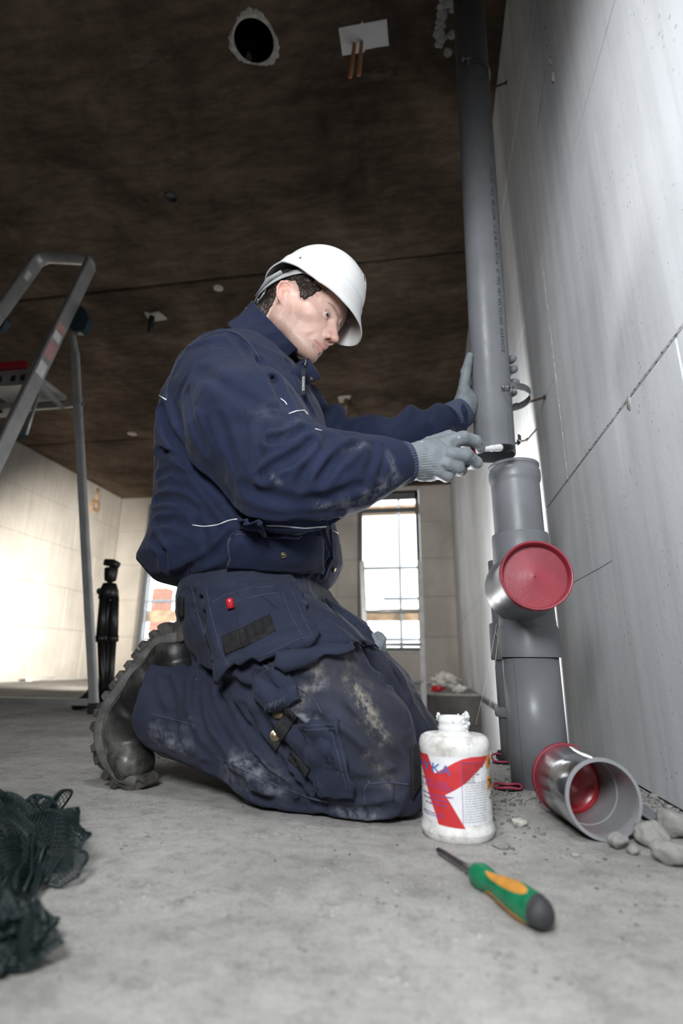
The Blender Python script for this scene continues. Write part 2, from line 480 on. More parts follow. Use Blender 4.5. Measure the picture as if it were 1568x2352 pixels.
sc = empty('scaffold', (-2.2, 8.75, -3.0))
tag(sc, 'tubular scaffold with timber boards standing outside the back windows', 'scaffold')
for x in (-4.9, -4.02, -2.6, -1.45, -0.43, 0.75):
    obj('upright', tube([(x, 8.75, -3.0), (x, 8.75, 4.6)], 0.026, 10), M['galv'], sc)
for z in (0.62, 1.27, 1.78, 3.4):
    obj('rail', tube([(-5.6, 8.70, z), (1.4, 8.70, z)], 0.028, 10), M['galv'], sc)
for z, h in ((0.92, 0.20), (2.86, 0.05)):
    for k in range(2 if h < .1 else 1):
        link('board', box((-5.6, 8.80 + k * .27, z), (1.4, (8.83 if h > .1 else 9.05) + k * .27, z + h), 0.004), M['timber'], sc)
obj('brace', tube([(-4.0, 8.72, 0.5), (-3.2, 8.72, 1.6)], 0.024, 10), M['galv'], sc)
pier = link('brick_pier', box((-5.2, 9.45, -3.0), (-4.93, 9.75, 1.62)), M['mortar'])
tag(pier, 'red brick pier outside behind the left window', 'pier')
for r in range(64):
    z = -3.0 + r * 0.072
    if z < 0.2: continue
    for a, b in (((-5.205, -5.07), (-5.06, -4.925)) if r % 2 else ((-5.205, -5.15), (-5.14, -4.99), (-4.98, -4.925))):
        link('brick', box((min(a, b), 9.44, z), (max(a, b), 9.76, z + 0.062), 0.003), M['brick'], pier)
gr = link('ground', box((-40, 7.9, -3.3), (40, 60, -3.0)), M['slab_edge']); tag(gr, kind='structure')

# ------------------------------------------------------------------ drain pipe with its tee
M['pvc'] = None
def pvc():
    m = Mat('grey_pvc_pipe')
    c = m.ramp(m.noise(9, 4), [(0.3, (0.155, 0.163, 0.175)), (0.7, (0.195, 0.203, 0.215))])
    sc_ = m.ramp(m.noise(30, 5, 0.7, stretch=(1, 1, 0.12)), [(0.62, 0.0), (0.80, 1.0)])
    c = m.mix(m.mul(sc_, 0.25), c, (0.34, 0.35, 0.36))
    m.color(c)
    m.rough(m.ramp(m.noise(24, 4), [(0.3, 0.34), (0.7, 0.48)]))
    m.bump(m.noise(90, 3), 0.06, 0.002)
    return m.m
M['pvc'] = pvc()
M['ink'] = plain('printing_ink', (0.025, 0.025, 0.03), 0.6)
M['red_cap'] = plain('red_plastic_cap', (0.27, 0.028, 0.046), 0.45, var=0.16, scale=24, bump=0.12, bscale=140)
M['red_bright'] = plain('bright_red_plastic', (0.52, 0.02, 0.03), 0.28, var=0.1, scale=18)
PX, PY = 0.2125, 1.215
def zf(y, Y=PY - 0.058): return at(1200, y, Y)[2]
dp = empty('drain_pipe', (PX, PY, 0))
tag(dp, 'grey drain pipe standing on the floor, with a tee and a red cap', 'pipe')
z_c0, z_c1 = zf(1509), zf(1440)
z_u0, z_u1 = zf(1287), zf(1216)
z_top = zf(1049)
obj('pipe', lathe([(0.0575, -0.02), (0.0575, z_c0 + 0.01), (0.0545, z_c0 + 0.01), (0.0545, -0.02)], (PX, PY, 0), n=64, closed=True), M['pvc'], dp)
tee = lathe([(0.0555, z_c0), (0.0632, z_c0), (0.0636, z_c0 + .004), (0.0636, z_c1 - .004), (0.0625, z_c1), (0.0600, z_c1 + .004), (0.0590, z_c1 + .02),
             (0.0585, z_c1 + .05), (0.0585, z_u0), (0.0612, z_u0 + .002), (0.0618, z_u0 + .006), (0.0618, z_u1 - .004), (0.0605, z_u1), (0.052, z_u1), (0.052, z_c0)], (PX, PY, 0), n=64, closed=True)
cb = at(1232, 1320, 1.0)
CAPY = 1.0
BX, BZ = cb[0], cb[2]
branch = lathe([(0.074, -0.03), (0.070, -0.055), (0.0645, -0.075), (0.0622, -0.10), (0.0618, -(PY - CAPY - .026)), (0.0560, -(PY - CAPY - .026)), (0.0560, -0.04)], (BX, PY, BZ), (0, 1, 0), n=64, closed=True)
autosmooth(obj('tee_fitting', join(tee, branch), M['pvc'], dp), 40)
rc = 0.0640
cap = lathe([(0.0, 0.020), (0.001, 0.0203), (0.0575, 0.0200), (0.0582, 0.0185), (0.0590, 0.004), (0.0598, 0.001), (0.0612, 0.0), (0.0632, 0.0), (0.0642, 0.0015), (0.0642, 0.027), (0.061, 0.029), (0.056, 0.04), (0.0, 0.04)], (BX, CAPY, BZ), (0, 1, 0), n=72)
c_ = autosmooth(obj('end_cap', cap, M['red_cap'], dp), 40); c_['label'] = 'dished red plastic end cap'
obj('cap_pip', lathe([(0.0, -0.0012), (0.0012, -0.0009), (0.002, 0.0), (0.002, 0.002)], (BX, CAPY + .0195, BZ), (0, 1, 0), n=12), M['red_cap'], c_)
so = lathe([(0.0500, z_u1 - .01), (0.0545, z_u1 - .01), (0.0545, z_top - .052), (0.0546, z_top - .048), (0.0572, z_top - .042), (0.0582, z_top - .036), (0.0584, z_top - .024), (0.0576, z_top - .017),
            (0.0556, z_top - .014), (0.0555, z_top - .009), (0.0572, z_top - .007), (0.0572, z_top - .001), (0.0565, z_top), (0.0525, z_top), (0.0515, z_top - .012), (0.053, z_top - .02), (0.053, z_top - .034), (0.0505, z_top - .05)], (PX, PY, 0), n=64, closed=True)
autosmooth(obj('socket', so, M['pvc'], dp), 30)

def on_cyl(name, polys, base, axis, r, facing, material, parent, n=1, eps=0.0004):
    """flat print bent round a cylinder: polys of (angle, height) with angle 0 towards `facing`"""
    d = np.asarray(axis, float); d /= np.linalg.norm(d)
    f = np.asarray(facing, float); f = f - d * (f @ d); f /= np.linalg.norm(f)
    s = np.cross(d, f); base = np.asarray(base, float)
    V, Fs = [], []
    for poly in polys:
        k = len(V)
        for a, hgt in poly:
            V.append(base + d * hgt + (r + eps) * (math.cos(a) * f + math.sin(a) * s))
        Fs.append(tuple(range(k, k + len(poly))))
    return link(name, mesh_from(V, Fs), material, parent)
FACE = (-PX, -PY, 0)
da = math.asin(-(1235 - 1198) / 64.0)
dash = []
for k in range(70):
    z = 0.002 + k * (z_c0 / 70)
    dash.append([(-da + .012, z), (-da + .026, z), (-da + .026, z + .0022), (-da + .012, z + .0022)][::1])
dash = [[(-(-a), z) for a, z in q] for q in dash]
on_cyl('printed_line', [[(-abs(da) + (a + da) , z) for a, z in q] for q in dash], (PX, PY, 0), (0, 0, 1), 0.0575, FACE, M['ink'], dp)

def text_mesh(s, size=1.0, align='CENTER', spacing=1.0, res=3):
    cu = bpy.data.curves.new('t', 'FONT'); cu.body = s; cu.size = size; cu.align_x = align; cu.align_y = 'CENTER'; cu.space_character = spacing; cu.resolution_u = res
    o = bpy.data.objects.new('t', cu); COL.objects.link(o)
    bpy.context.view_layer.update()
    me = bpy.data.meshes.new_from_object(o.evaluated_get(bpy.context.evaluated_depsgraph_get()))
    COL.objects.unlink(o); bpy.data.objects.remove(o); bpy.data.curves.remove(cu)
    bm = bmesh.new(); bm.from_mesh(me)
    bmesh.ops.triangulate(bm, faces=bm.faces[:])
    V = [tuple(v.co) for v in bm.verts]; Fs = [tuple(v.index for v in f.verts) for f in bm.faces]
    bm.free(); bpy.data.meshes.remove(me)
    return V, Fs
def text_on_cyl(name, s, size, base, axis, r, facing, a0, h0, material, parent, rot=0.0, spacing=1.0, shear=0.0, eps=0.0006, xs=1.0):
    V, Fs = text_mesh(s, size, spacing=spacing)
    d = np.asarray(axis, float); d /= np.linalg.norm(d)
    f = np.asarray(facing, float); f = f - d * (f @ d); f /= np.linalg.norm(f)
    sd = np.cross(d, f); base = np.asarray(base, float); out = []
    c, sn = math.cos(rot), math.sin(rot)
    for x, y, _ in V:
        x *= xs
        u, h = c * x - sn * y, sn * x + c * y
        a = a0 + u / r
        out.append(base + d * (h0 + h) + (r + eps) * (math.cos(a) * f + math.sin(a) * sd))
    return link(name, mesh_from(out, Fs), material, parent)

# ------------------------------------------------------------------ upper pipe, moved aside from the socket
U0 = at(1137, 1047, 1.38); U1 = at(1075, 0, 1.38); ud = (U1 - U0) / np.linalg.norm(U1 - U0)
UL = (ZC + 0.1 - U0[2]) / ud[2]
up = empty('downpipe', U0)
tag(up, 'long grey plastic pipe hanging from the ceiling, held by a gloved hand above the socket', 'pipe')
obj('pipe', lathe([(0.0505, 0.0), (0.0535, 0.0), (0.0537, 0.004), (0.0537, UL), (0.0505, UL)], U0, ud, n=64, closed=True), M['pvc'], up)
UF = (-U0[0], -U0[1], 0)
tx = text_on_cyl('printed_text', '110 x 3,2   SN 4   BRL 52200   12 30 06 2011 07116   O  *PVC MET RECYCLING  GARANTIE', 0.017, U0, ud, 0.0537, UF, 0.77, 0.62, M['ink'], up, rot=-math.pi / 2, spacing=1.15, xs=0.86)
on_cyl('printed_line', [[(0.80, z), (0.812, z), (0.812, z + .012), (0.80, z + .012)] for z in np.arange(0.0, 0.10, 0.0135)], U0, ud, 0.0537, UF, M['ink'], up)
M['putty'] = plain('pale_grout', (0.30, 0.31, 0.31), 0.9, var=0.3, bump=0.5, bscale=80)
# ragged grout where the pipe passes the ceiling
rng = random.Random(4)
V, Fs = [], []
tp = U0 + ud * ((ZC - U0[2]) / ud[2])
n = 46
for k in range(n):
    a = 2 * math.pi * k / n
    V.append((tp[0] + .05 * math.cos(a), tp[1] + .05 * math.sin(a), ZC + 0.004))
for k in range(n):
    a = 2 * math.pi * k / n; q = rng.uniform(0.062, 0.095)
    V.append((tp[0] + q * math.cos(a), tp[1] + q * math.sin(a), ZC - rng.uniform(0.004, 0.016)))
for k in range(n):
    a = 2 * math.pi * k / n; q = rng.uniform(0.10, 0.15)
    V.append((min(tp[0] + q * math.cos(a), XR - .002), tp[1] + q * math.sin(a), ZC + 0.002))
for k in range(n):
    j = (k + 1) % n
    Fs += [(k, n + k, n + j, j), (n + k, 2 * n + k, 2 * n + j, n + j)]
g_ = link('grout_collar', mesh_from(V, Fs), M['putty']); tag(g_, 'rough grey grout round the pipe where it passes the ceiling', 'grout')

gp = bmesh.new(); rng = random.Random(31)
for k in range(26):
    x, y = rng.uniform(1002, 1040), rng.uniform(-30, 128)
    c = at_z(x - (8 if y > 90 else 0), y, ZC); r = rng.uniform(.010, .026)
    q = bmesh.ops.create_icosphere(gp, subdivisions=2, radius=r)
    for v in q['verts']: v.co = Vector((c[0] + v.co.x * rng.uniform(.8, 1.2), c[1] + v.co.y * rng.uniform(.8, 1.2), c[2] + v.co.z * .45 * rng.uniform(.6, 1.2)))
link('grout_spatter', bm_mesh(gp), M['putty'], g_, True)['kind'] = 'stuff'

# second pipe stub behind
q0 = at(1187, 1640, 1.47)
sp = empty('pipe_stub', (q0[0], 1.47, 0))
tag(sp, 'second grey pipe stub half hidden behind the drain pipe, with strings of glue on it', 'pipe')
def zs_(y): return at(1150, y, 1.47)[2]
R2 = 0.0455
obj('pipe', lathe([(R2 - .004, -0.02), (R2, -0.02), (R2, zs_(1290)), (R2 - .004, zs_(1290))], (q0[0], 1.47, 0), n=40, closed=True), M['pvc'], sp)
for y0, y1 in ((1516, 1432), (1645, 1622)):
    obj('collar', lathe([(R2 - .003, zs_(y0)), (R2 + .007, zs_(y0)), (R2 + .0085, zs_(y0) + .004), (R2 + .0085, zs_(y1) - .003), (R2 + .006, zs_(y1)), (R2 - .003, zs_(y1))], (q0[0], 1.47, 0), n=40, closed=True), M['pvc'], sp)
M['glue'] = plain('white_glue', (0.74, 0.75, 0.74), 0.35, var=0.06)
st = []
for a, b in (((1140, 1432), (1092, 1665)), ((1146, 1440), (1112, 1690)), ((1137, 1450), (1150, 1488)), ((1126, 1510), (1126, 1640))):
    p, q = at(*a, 1.42), at(*b, 1.42)
    mid = (p + q) / 2 + np.array([0.003, 0, -0.002])
    st.append(tube([p, mid, q], 0.00045, 5))
so_ = obj('glue_string', join(*st), M['glue'], sp)

# ------------------------------------------------------------------ pipe clamps on threaded rods
M['steel_dark'] = plain('dull_steel', (0.20, 0.205, 0.21), 0.42, 0.75, 0.2, 40)
M['rod'] = plain('rusty_threaded_rod', (0.13, 0.085, 0.055), 0.6, 0.5, 0.3, 90)
def half_clamp(c, r, rod_end, a0, a1, label, scr=True, tilt=0.0):
    c = np.asarray(c, float)
    t = empty('pipe_clamp', c); tag(t, label, 'clamp', 'pipe clamps on the right wall')
    n = 22; V, Fs = [], []
    for k in range(n + 1):
        a = a0 + (a1 - a0) * k / n
        for rr, z in ((r, -0.010), (r + .003, -0.010), (r + .003, 0.010), (r, 0.010)):
            V.append(c + np.array([rr * math.cos(a), rr * math.sin(a), z + tilt * math.sin(a)]))
    for k in range(n):
        for e in range(4):
            Fs.append((4 * k + e, 4 * k + (e + 1) % 4, 4 * k + 4 + (e + 1) % 4, 4 * k + 4 + e))
    Fs += [(3, 2, 1, 0), (4 * n, 4 * n + 1, 4 * n + 2, 4 * n + 3)]
    autosmooth(obj('ring_half', (V, Fs), M['steel_dark'], t), 40)
    e0 = c + np.array([(r + .001) * math.cos(a0), (r + .001) * math.sin(a0), 0])
    if scr:
        dirn = np.array([math.cos(a0), math.sin(a0), 0])
        link('flange', box((e0[0] - .002, e0[1] - .022, e0[2] - .011), (e0[0] + .003, e0[1] + .004, e0[2] + .011), 0.001), M['steel_dark'], t)
        p = e0 + np.array([0, -.012, 0])
        obj('screw', join(lathe([(0.0025, 0), (0.0025, 0.030)], p + np.array([.010, 0, 0]), (-1, 0.0, 0), 10), lathe([(0.001, 0.026), (0.0060, 0.026), (0.0066, 0.029), (0.005, 0.033), (0.0, 0.034)], p + np.array([.010, 0, 0]), (-1, 0, 0), 12)), M['galv'], t)
    re = np.asarray(rod_end, float)
    m_ = c + np.array([r + .002, 0, 0]); d = (re - m_) / np.linalg.norm(re - m_)
    m_ = c + np.array([(r + .003) * d[0] / math.hypot(d[0], d[1]), (r + .003) * d[1] / math.hypot(d[0], d[1]), 0])
    L = np.linalg.norm(re - m_); d = (re - m_) / L
    prof = []
    k = 0
    while k * 0.0025 < L + .01:
        prof.append((0.0040 if k % 2 else 0.0034, k * 0.0025)); k += 1
    obj('threaded_rod', lathe(prof, m_, d, 10), M['rod'], t)
    nut = lathe([(0.003, 0.0), (0.0090, 0.0), (0.0095, 0.002), (0.0095, 0.010), (0.0085, 0.012), (0.003, 0.012)], m_, d, 6)
    o = obj('nut', nut, M['galv'], t, smooth=False)
    obj('rod_plug', lathe([(0.003, L - .008), (0.0075, L - .006), (0.0078, L - .0005), (0.003, L)], m_, d, 14), M['ink'], t)
    return t
c1 = at(1172, 914, 1.38)
half_clamp(c1, 0.052, (0.405, 1.634, 1.075), -1.75, 1.7, 'open steel pipe clamp beside the gloved hand on the upper pipe', tilt=-0.006)
c2 = at(1092, 178, 1.38); c2 = U0 + ud * ((c2[2] - U0[2]) / ud[2])
half_clamp(c2, 0.0552, (0.405, 1.701, 2.571), -1.9, 1.3, 'dark pipe clamp near the ceiling at the top of the upper pipe')
c3 = at(1172, 1012, 1.62)
half_clamp(c3, 0.030, (0.405, 1.967, 1.071), -0.9, 0.7, 'small hooked pipe clamp on a rusty rod just above the socket', scr=False)

# ------------------------------------------------------------------ things on the ceiling
sl = empty('pipe_sleeve_hole', (HOLE[0], HOLE[1], ZC))
tag(sl, 'round dark pipe sleeve with ragged plaster edge let into the ceiling', 'pipe sleeve')
M['sleeve'] = plain('dark_blue_sleeve', (0.030, 0.036, 0.048), 0.4, var=0.3, scale=12)
obj('sleeve', lathe([(HOLE[2] - .002, -0.004), (HOLE[2] - .004, -0.004), (HOLE[2] - .004, 0.19), (0.0, 0.19)], (HOLE[0], HOLE[1], ZC), (0, 0, 1), 40), M['sleeve'], sl)
rng = random.Random(9); V, Fs = [], []
n = 64
arc = [(k / n * 2 * math.pi) for k in range(n)]
for k, a in enumerate(arc):
    V.append((HOLE[0] + (HOLE[2] - .003) * math.cos(a), HOLE[1] + (HOLE[2] - .003) * math.sin(a), ZC - 0.003))
for k, a in enumerate(arc):
    w = 0.010 + 0.022 * abs(math.sin(1.5 * a + .4)) ** 2 * rng.uniform(.5, 1.2)
    V.append((HOLE[0] + (HOLE[2] + w * .5) * math.cos(a), HOLE[1] + (HOLE[2] + w * .5) * math.sin(a), ZC - rng.uniform(0.003, 0.010)))
for k, a in enumerate(arc):
    w = 0.010 + 0.03 * abs(math.sin(1.5 * a + .4)) ** 2 * rng.uniform(.5, 1.2)
    V.append((HOLE[0] + (HOLE[2] + w) * math.cos(a), HOLE[1] + (HOLE[2] + w) * math.sin(a), ZC + 0.002))
for k in range(n):
    j = (k + 1) % n
    Fs += [(k, n + k, n + j, j), (n + k, 2 * n + k, 2 * n + j, n + j)]
obj('plaster_edge', (V, Fs), M['plaster'], sl, smooth=False)

def poly_slab(name, pts, z0, z1, material, parent=None):
    bm = bmesh.new()
    lo = [bm.verts.new((p[0], p[1], z0)) for p in pts]; hi = [bm.verts.new((p[0], p[1], z1)) for p in pts]
    n = len(pts)
    bm.faces.new(lo); bm.faces.new(hi)
    for k in range(n): bm.faces.new((lo[k], lo[(k + 1) % n], hi[(k + 1) % n], hi[k]))
    bmesh.ops.recalc_face_normals(bm, faces=bm.faces[:])
    return link(name, bm_mesh(bm), material, parent)
M['white_patch'] = plain('white_foam_patch', (0.66, 0.66, 0.68), 0.8, var=0.05, scale=10)
M['orange'] = plain('orange_conduit', (0.50, 0.24, 0.11), 0.5, var=0.1)
pp = [at_z(x, y, ZC)[:2] for x, y in ((777, 63), (800, 58), (829, 53), (831, 46), (834, 52), (862, 47), (888, 42), (890, 72), (893, 103), (870, 106), (838, 112), (836, 118), (786, 126), (782, 95))]
cp = sum(np.array(p) for p in pp) / len(pp)
cf = empty('conduit_outlet', (cp[0], cp[1], ZC)); tag(cf, 'white square patch on the ceiling with two orange conduits sticking out', 'conduit')
poly_slab('patch', pp, ZC - 0.006, ZC + 0.002, M['white_patch'], cf)
for (xa, ya), (xb, yb) in (((814, 100), (804, 176)), ((830, 95), (824, 172))):
    a = at_z(xa, ya, ZC); 
    b = at(xb, yb, a[1] + 0.004)
    t_ = obj('conduit', tube([a, a + (b - a) * .2, b], 0.0085, 14), M['orange'], cf)
    dn = (b - a) / np.linalg.norm(b - a)
    obj('core', lathe([(0.0, 0.001), (0.0045, 0.0008), (0.0045, -.002)], b, dn, 10), M['red_bright'], t_)
def puck(px, py, r, name, label, m, cat, hz=0.008, wire=False):
    c = at_z(px, py, ZC)
    o = obj(name, lathe([(0.0, -hz), (r * .8, -hz), (r, -hz * .6), (r, 0.002)], c, (0, 0, 1), 22), m); 
    tag(o, label, cat); return c
M['cream'] = plain('cream_plastic', (0.52, 0.49, 0.42), 0.6)
puck(501, 661, 0.035, 'round_cover', 'round cream cap on the dark ceiling left of the white helmet', M['cream'], 'cap')
c = at_z(355, 726, ZC)
jb = empty('ceiling_box', c); tag(jb, 'small cream ceiling box with a dark stub hanging below it', 'ceiling box')
poly_slab('cover', [at_z(x, y, ZC)[:2] for x, y in ((332, 716), (345, 718), (362, 714), (374, 722), (384, 731), (366, 734), (348, 735), (338, 726))], ZC - .012, ZC + .002, M['cream'], jb)
b = at(344, 766, c[1] - 0.01)
obj('stub', tube([(b[0], c[1] - .01, ZC), (b[0], c[1] - .01, b[2])], 0.022, 12), M['ink'], jb)
c = at_z(792, 916, ZC)
jb = empty('ceiling_box', c); tag(jb, 'far cream ceiling box seen between the collar and the raised sleeve', 'ceiling box')
poly_slab('cover', [at_z(x, y, ZC)[:2] for x, y in ((776, 911), (790, 909), (806, 908), (802, 916), (800, 922), (780, 923))], ZC - .012, ZC + .002, M['cream'], jb)
b = at(795, 946, c[1]); obj('stub', tube([(b[0], c[1], ZC), (b[0], c[1], b[2])], 0.028, 12), M['rod'], jb)
puck(304, 996, 0.055, 'round_cover', 'smallest cream cap on the far ceiling beside the ladder leg', M['cream'], 'cap')
c = at_z(393, 453, ZC)
o = obj('ceiling_hole', lathe([(0.040, -0.002), (0.034, -0.004), (0.030, 0.0), (0.026, 0.0015), (0.0, 0.0016)], c, (0, 0, 1), 26), M['ink']); tag(o, 'small black round drill hole in the dark ceiling', 'hole')
# junction ring on the left wall
c = at_x(217, 1163, XL)
wr = empty('wall_socket_box', c); tag(wr, 'round box with a stub of conduit high on the left wall by the corner', 'socket box')
V, Fs = lathe([(0.05, -0.004), (0.05, 0.02), (0.10, 0.02), (0.105, -0.004)], c, (1, 0, 0), 24, closed=True)
obj('ring', (V, Fs), M['timber'], wr)
obj('conduit', tube([(XL + .012, c[1], c[2] + .09), (XL + .012, c[1], c[2] + .27)], 0.022, 10), M['timber'], wr)

# ------------------------------------------------------------------ step ladder
def beam(p, q, w, d, up=(0, 1, 0), bev=0.004):
    """rectangular bar from p to q: w across, d along `up`"""
    p, q = np.asarray(p, float), np.asarray(q, float)
    z = (q - p) / np.linalg.norm(q - p); v = np.asarray(up, float); v = v - z * (v @ z); v /= np.linalg.norm(v); u = np.cross(v, z)
    bm = bmesh.new(); r = bmesh.ops.create_cube(bm, size=1.0)
    L = np.linalg.norm(q - p)
    bmesh.ops.scale(bm, verts=bm.verts[:], vec=(w, d, L))
    if bev: bmesh.ops.bevel(bm, geom=bm.edges[:], offset=min(bev, w * .3, d * .3), segments=2, affect='EDGES')
    mm = Matrix(((u[0], v[0], z[0], 0), (u[1], v[1], z[1], 0), (u[2], v[2], z[2], 0), (0, 0, 0, 1)))
    c = (p + q) / 2
    bm.transform(Matrix.Translation(Vector(c)) @ mm)
    return bm_mesh(bm)
M['blue_plastic'] = plain('dark_teal_plastic', (0.012, 0.035, 0.048), 0.4)
M['sticker'] = plain('white_sticker', (0.70, 0.70, 0.70), 0.5)
M['sticker_red'] = plain('pale_red_sticker', (0.55, 0.28, 0.28), 0.5)
ld = empty('stepladder', (-1.9, 2.0, 0)); tag(ld, 'aluminium stepladder with a red-edged platform and hand rail, at the left edge', 'ladder')
TR, TL = at(208, 606, 2.15), at(82, 604, 2.15)
mR = at(0, 1038, 1.83); dR = (mR - TR) / (mR[2] - TR[2]); bR = TR + dR * (0.0 - TR[2])
mL = at(0, 690, 2.03); dL = (mL - TL) / (mL[2] - TL[2]); bL = TL + dL * (0.0 - TL[2])
bL[1] = bR[1]
link('stile', beam(bR, TR, 0.028, 0.074, (0, 0.97, -0.24)), M['alu'], ld)
link('stile', beam(bL, TL, 0.028, 0.074, (0, 0.97, -0.24)), M['alu'], ld)
hr = [TL + np.array([-.004, -.002, -.012]), TL + np.array([.012, 0.01, .030]), TL + np.array([.05, .014, .045]), TR + np.array([-.05, .014, .048]), TR + np.array([-.008, .01, .030]), TR + np.array([.003, -.002, -.012])]
obj('hand_rail', tube(hr, [.038] * 6, 16, flat=0.40, up=(0, 0.97, -.24)), M['alu'], ld)
RT = at(164, 752, 2.13); RB = at(216, 1640, 2.385); RB[2] = 0.012
kink = at(172, 808, 2.16)
link('rear_leg', beam(RB, kink, 0.040, 0.026, (0, 1, 0)), M['alu'], ld)
obj('rear_leg_bend', tube([kink + (RB - kink) * .01, kink, kink + (RT - kink) * .6, RT], [.021, .021, .018, .015], 10, flat=.65, up=(1, 0, 0)), M['alu'], ld)
off = np.array([-0.56, 0, 0])
RB2, RT2 = RB + np.array([-1.02, 0, 0]), RT + np.array([-.46, 0, 0])
link('rear_leg', beam(RB2, RT2, 0.040, 0.026, (0, 1, 0)), M['alu'], ld)
yb = at(100, 1611, RB[1])
link('rear_bar', beam((RB2[0], RB[1], yb[2]), (RB[0], RB[1], yb[2]), 0.030, 0.026, (0, 1, 0)), M['alu'], ld)
ub = at(100, 935, 2.24)
link('rear_bar', beam((RT2[0] - .12, 2.24, ub[2]), (RB[0] - .20, 2.24, ub[2]), 0.026, 0.026, (0, 1, 0)), M['alu'], ld)
obj('bolt', lathe([(0.0, -.004), (.012, -.003), (.013, .0), (.013, .01)], at(185, 929, 2.2), (0, 1, 0), 12), M['blue_plastic'], ld)
# platform with red edge
zp = at(20, 842, 1.93)[2]
xp0, xp1 = TL[0] - 0.06, at(62, 842, 1.93)[0]
M['red_edge'] = plain('red_step_edge', (0.50, 0.02, 0.03), 0.4)
link('platform', box((xp0, 1.94, zp - .025), (xp1 - .005, 2.23, zp + .0), 0.004), M['alu'], ld)
link('platform_edge', box((xp0, 1.915, zp - .016), (xp1, 1.94, zp + .020), 0.008, 2), M['red_edge'], ld)
for x in (xp0 + .06, xp0 + .2, xp1 - .07, xp1 - .02):
    link('slot', box((x - .012, 1.934, zp - .075), (x + .012, 1.942, zp - .045), 0.003), M['ink'], ld)
link('platform_front', box((xp0, 1.940, zp - .095), (xp1 - .005, 1.952, zp - .022), 0.003), M['alu'], ld)
p, q = at(92, 888, 2.06), at(146, 938, 2.22)
link('brace', beam(p, q, 0.022, 0.016, (0, 1, 0)), M['alu'], ld)
p, q = at(88, 905, 2.04), at(60, 998, 2.0)
obj('stay_rod', tube([p, q], 0.0075, 8), M['alu'], ld)
h = at(182, 742, 2.11)
poly = [at(x, y, 2.10) for x, y in ((160, 752), (166, 735), (178, 712), (186, 700), (197, 716), (203, 733), (194, 757), (184, 762), (170, 760))]
V = [p for p in poly] + [p + np.array([0, .035, 0]) for p in poly]
n = len(poly)
obj('hinge', (V, [tuple(range(n)), tuple(range(2 * n - 1, n - 1, -1))] + [((k + 1) % n, k, n + k, n + (k + 1) % n) for k in range(n)]), M['blue_plastic'], ld, smooth=False)
poly = [at(x, y, 2.10) - np.array([.0, 0, 0]) for x, y in ((-14, 752), (-10, 722), (0, 710), (8, 718), (15, 735), (5, 752), (-4, 760))]
V = [p for p in poly] + [p + np.array([0, .035, 0]) for p in poly]; n = len(poly)
obj('hinge', (V, [tuple(range(n)), tuple(range(2 * n - 1, n - 1, -1))] + [((k + 1) % n, k, n + k, n + (k + 1) % n) for k in range(n)]), M['blue_plastic'], ld, smooth=False)
p = at(47, 1002, 1.92)
link('step_clip', beam(at(28, 985, 1.90), at(54, 1004, 1.97), 0.03, 0.022, (0, 1, 0)), M['blue_plastic'], ld)
link('step_clip', beam(at(-6, 945, 1.88), at(12, 938, 1.92), 0.03, 0.022, (0, 1, 0)), M['blue_plastic'], ld)
link('foot', box((RB[0] - .028, RB[1] - .022, 0), (RB[0] + .028, RB[1] + .022, .05), 0.006), M['ink'], ld)
link('foot', box((RB2[0] - .028, RB2[1] - .022, 0), (RB2[0] + .028, RB2[1] + .022, .05), 0.006), M['ink'], ld)
for b_ in (bR, bL): link('foot', box((b_[0] - .03, b_[1] - .02, 0), (b_[0] + .03, b_[1] + .02, .05), 0.006), M['ink'], ld)
for k, zt in enumerate((0.24, 0.52, 0.80, 1.08, 1.33)):
    f = zt / TR[2]
    a, b = bL + (TL - bL) * f, bR + (TR - bR) * f
    link('step', box((a[0] + .02, a[1] - .03, zt - .014), (b[0] - .02, a[1] + .06, zt + .014), 0.004), M['alu'], ld)
# stickers on the right stile, facing the room
ax = (bR - TR) / np.linalg.norm(bR - TR)
for y0, y1, m in ((782, 800, 'sticker'), (808, 840, 'sticker_red'), (852, 880, 'sticker'), (764, 778, 'sticker_red')):
    t0 = (y0 - 606) / (1038 - 606); t1 = (y1 - 606) / (1038 - 606)
    L_ = np.linalg.norm(mR - TR)
    p, q = TR + ax * L_ * t0 ** 0.93, TR + ax * L_ * t1 ** 0.93
    o_ = np.array([0.0146, -0.004, 0.0])
    link('sticker', beam(p + o_, q + o_, 0.001, 0.048, (0, 0.97, -0.24), 0), M[m], ld)
p, q = TL + (bL - TL) * .035 + np.array([.0146, -.004, 0]), TL + (bL - TL) * .06 + np.array([.0146, -.004, 0])
link('sticker', beam(p, q, 0.001, 0.03, (0, 0.97, -0.24), 0), M['sticker'], ld)

# ladder standing in the stair opening at the back window
lb = empty('ladder', (-0.45, 4.0, -1.9)); tag(lb, 'narrow aluminium ladder rising out of the stair opening before the back window', 'ladder')
YL = 4.55
r0, r1 = at(973, 1600, YL), at(966, 1330, YL + .35)
s0, s1 = at(845, 1600, YL), at(833, 1330, YL + .35)
def ext(a, b, z): return a + (b - a) * ((z - a[2]) / (b[2] - a[2]))
for a, b in ((r0, r1), (s0, s1)):
    link('stile', beam(ext(a, b, -1.9), ext(a, b, 1.18), 0.045, 0.03, (0, 1, 0)), M['alu'], lb)
for y in (1401, 1480, 1565, 1690):
    z = at(900, y, YL + .1)[2]
    p, q = ext(s0, s1, z), ext(r0, r1, z)
    obj('rung', tube([p, q], 0.016, 10), M['alu'], lb)

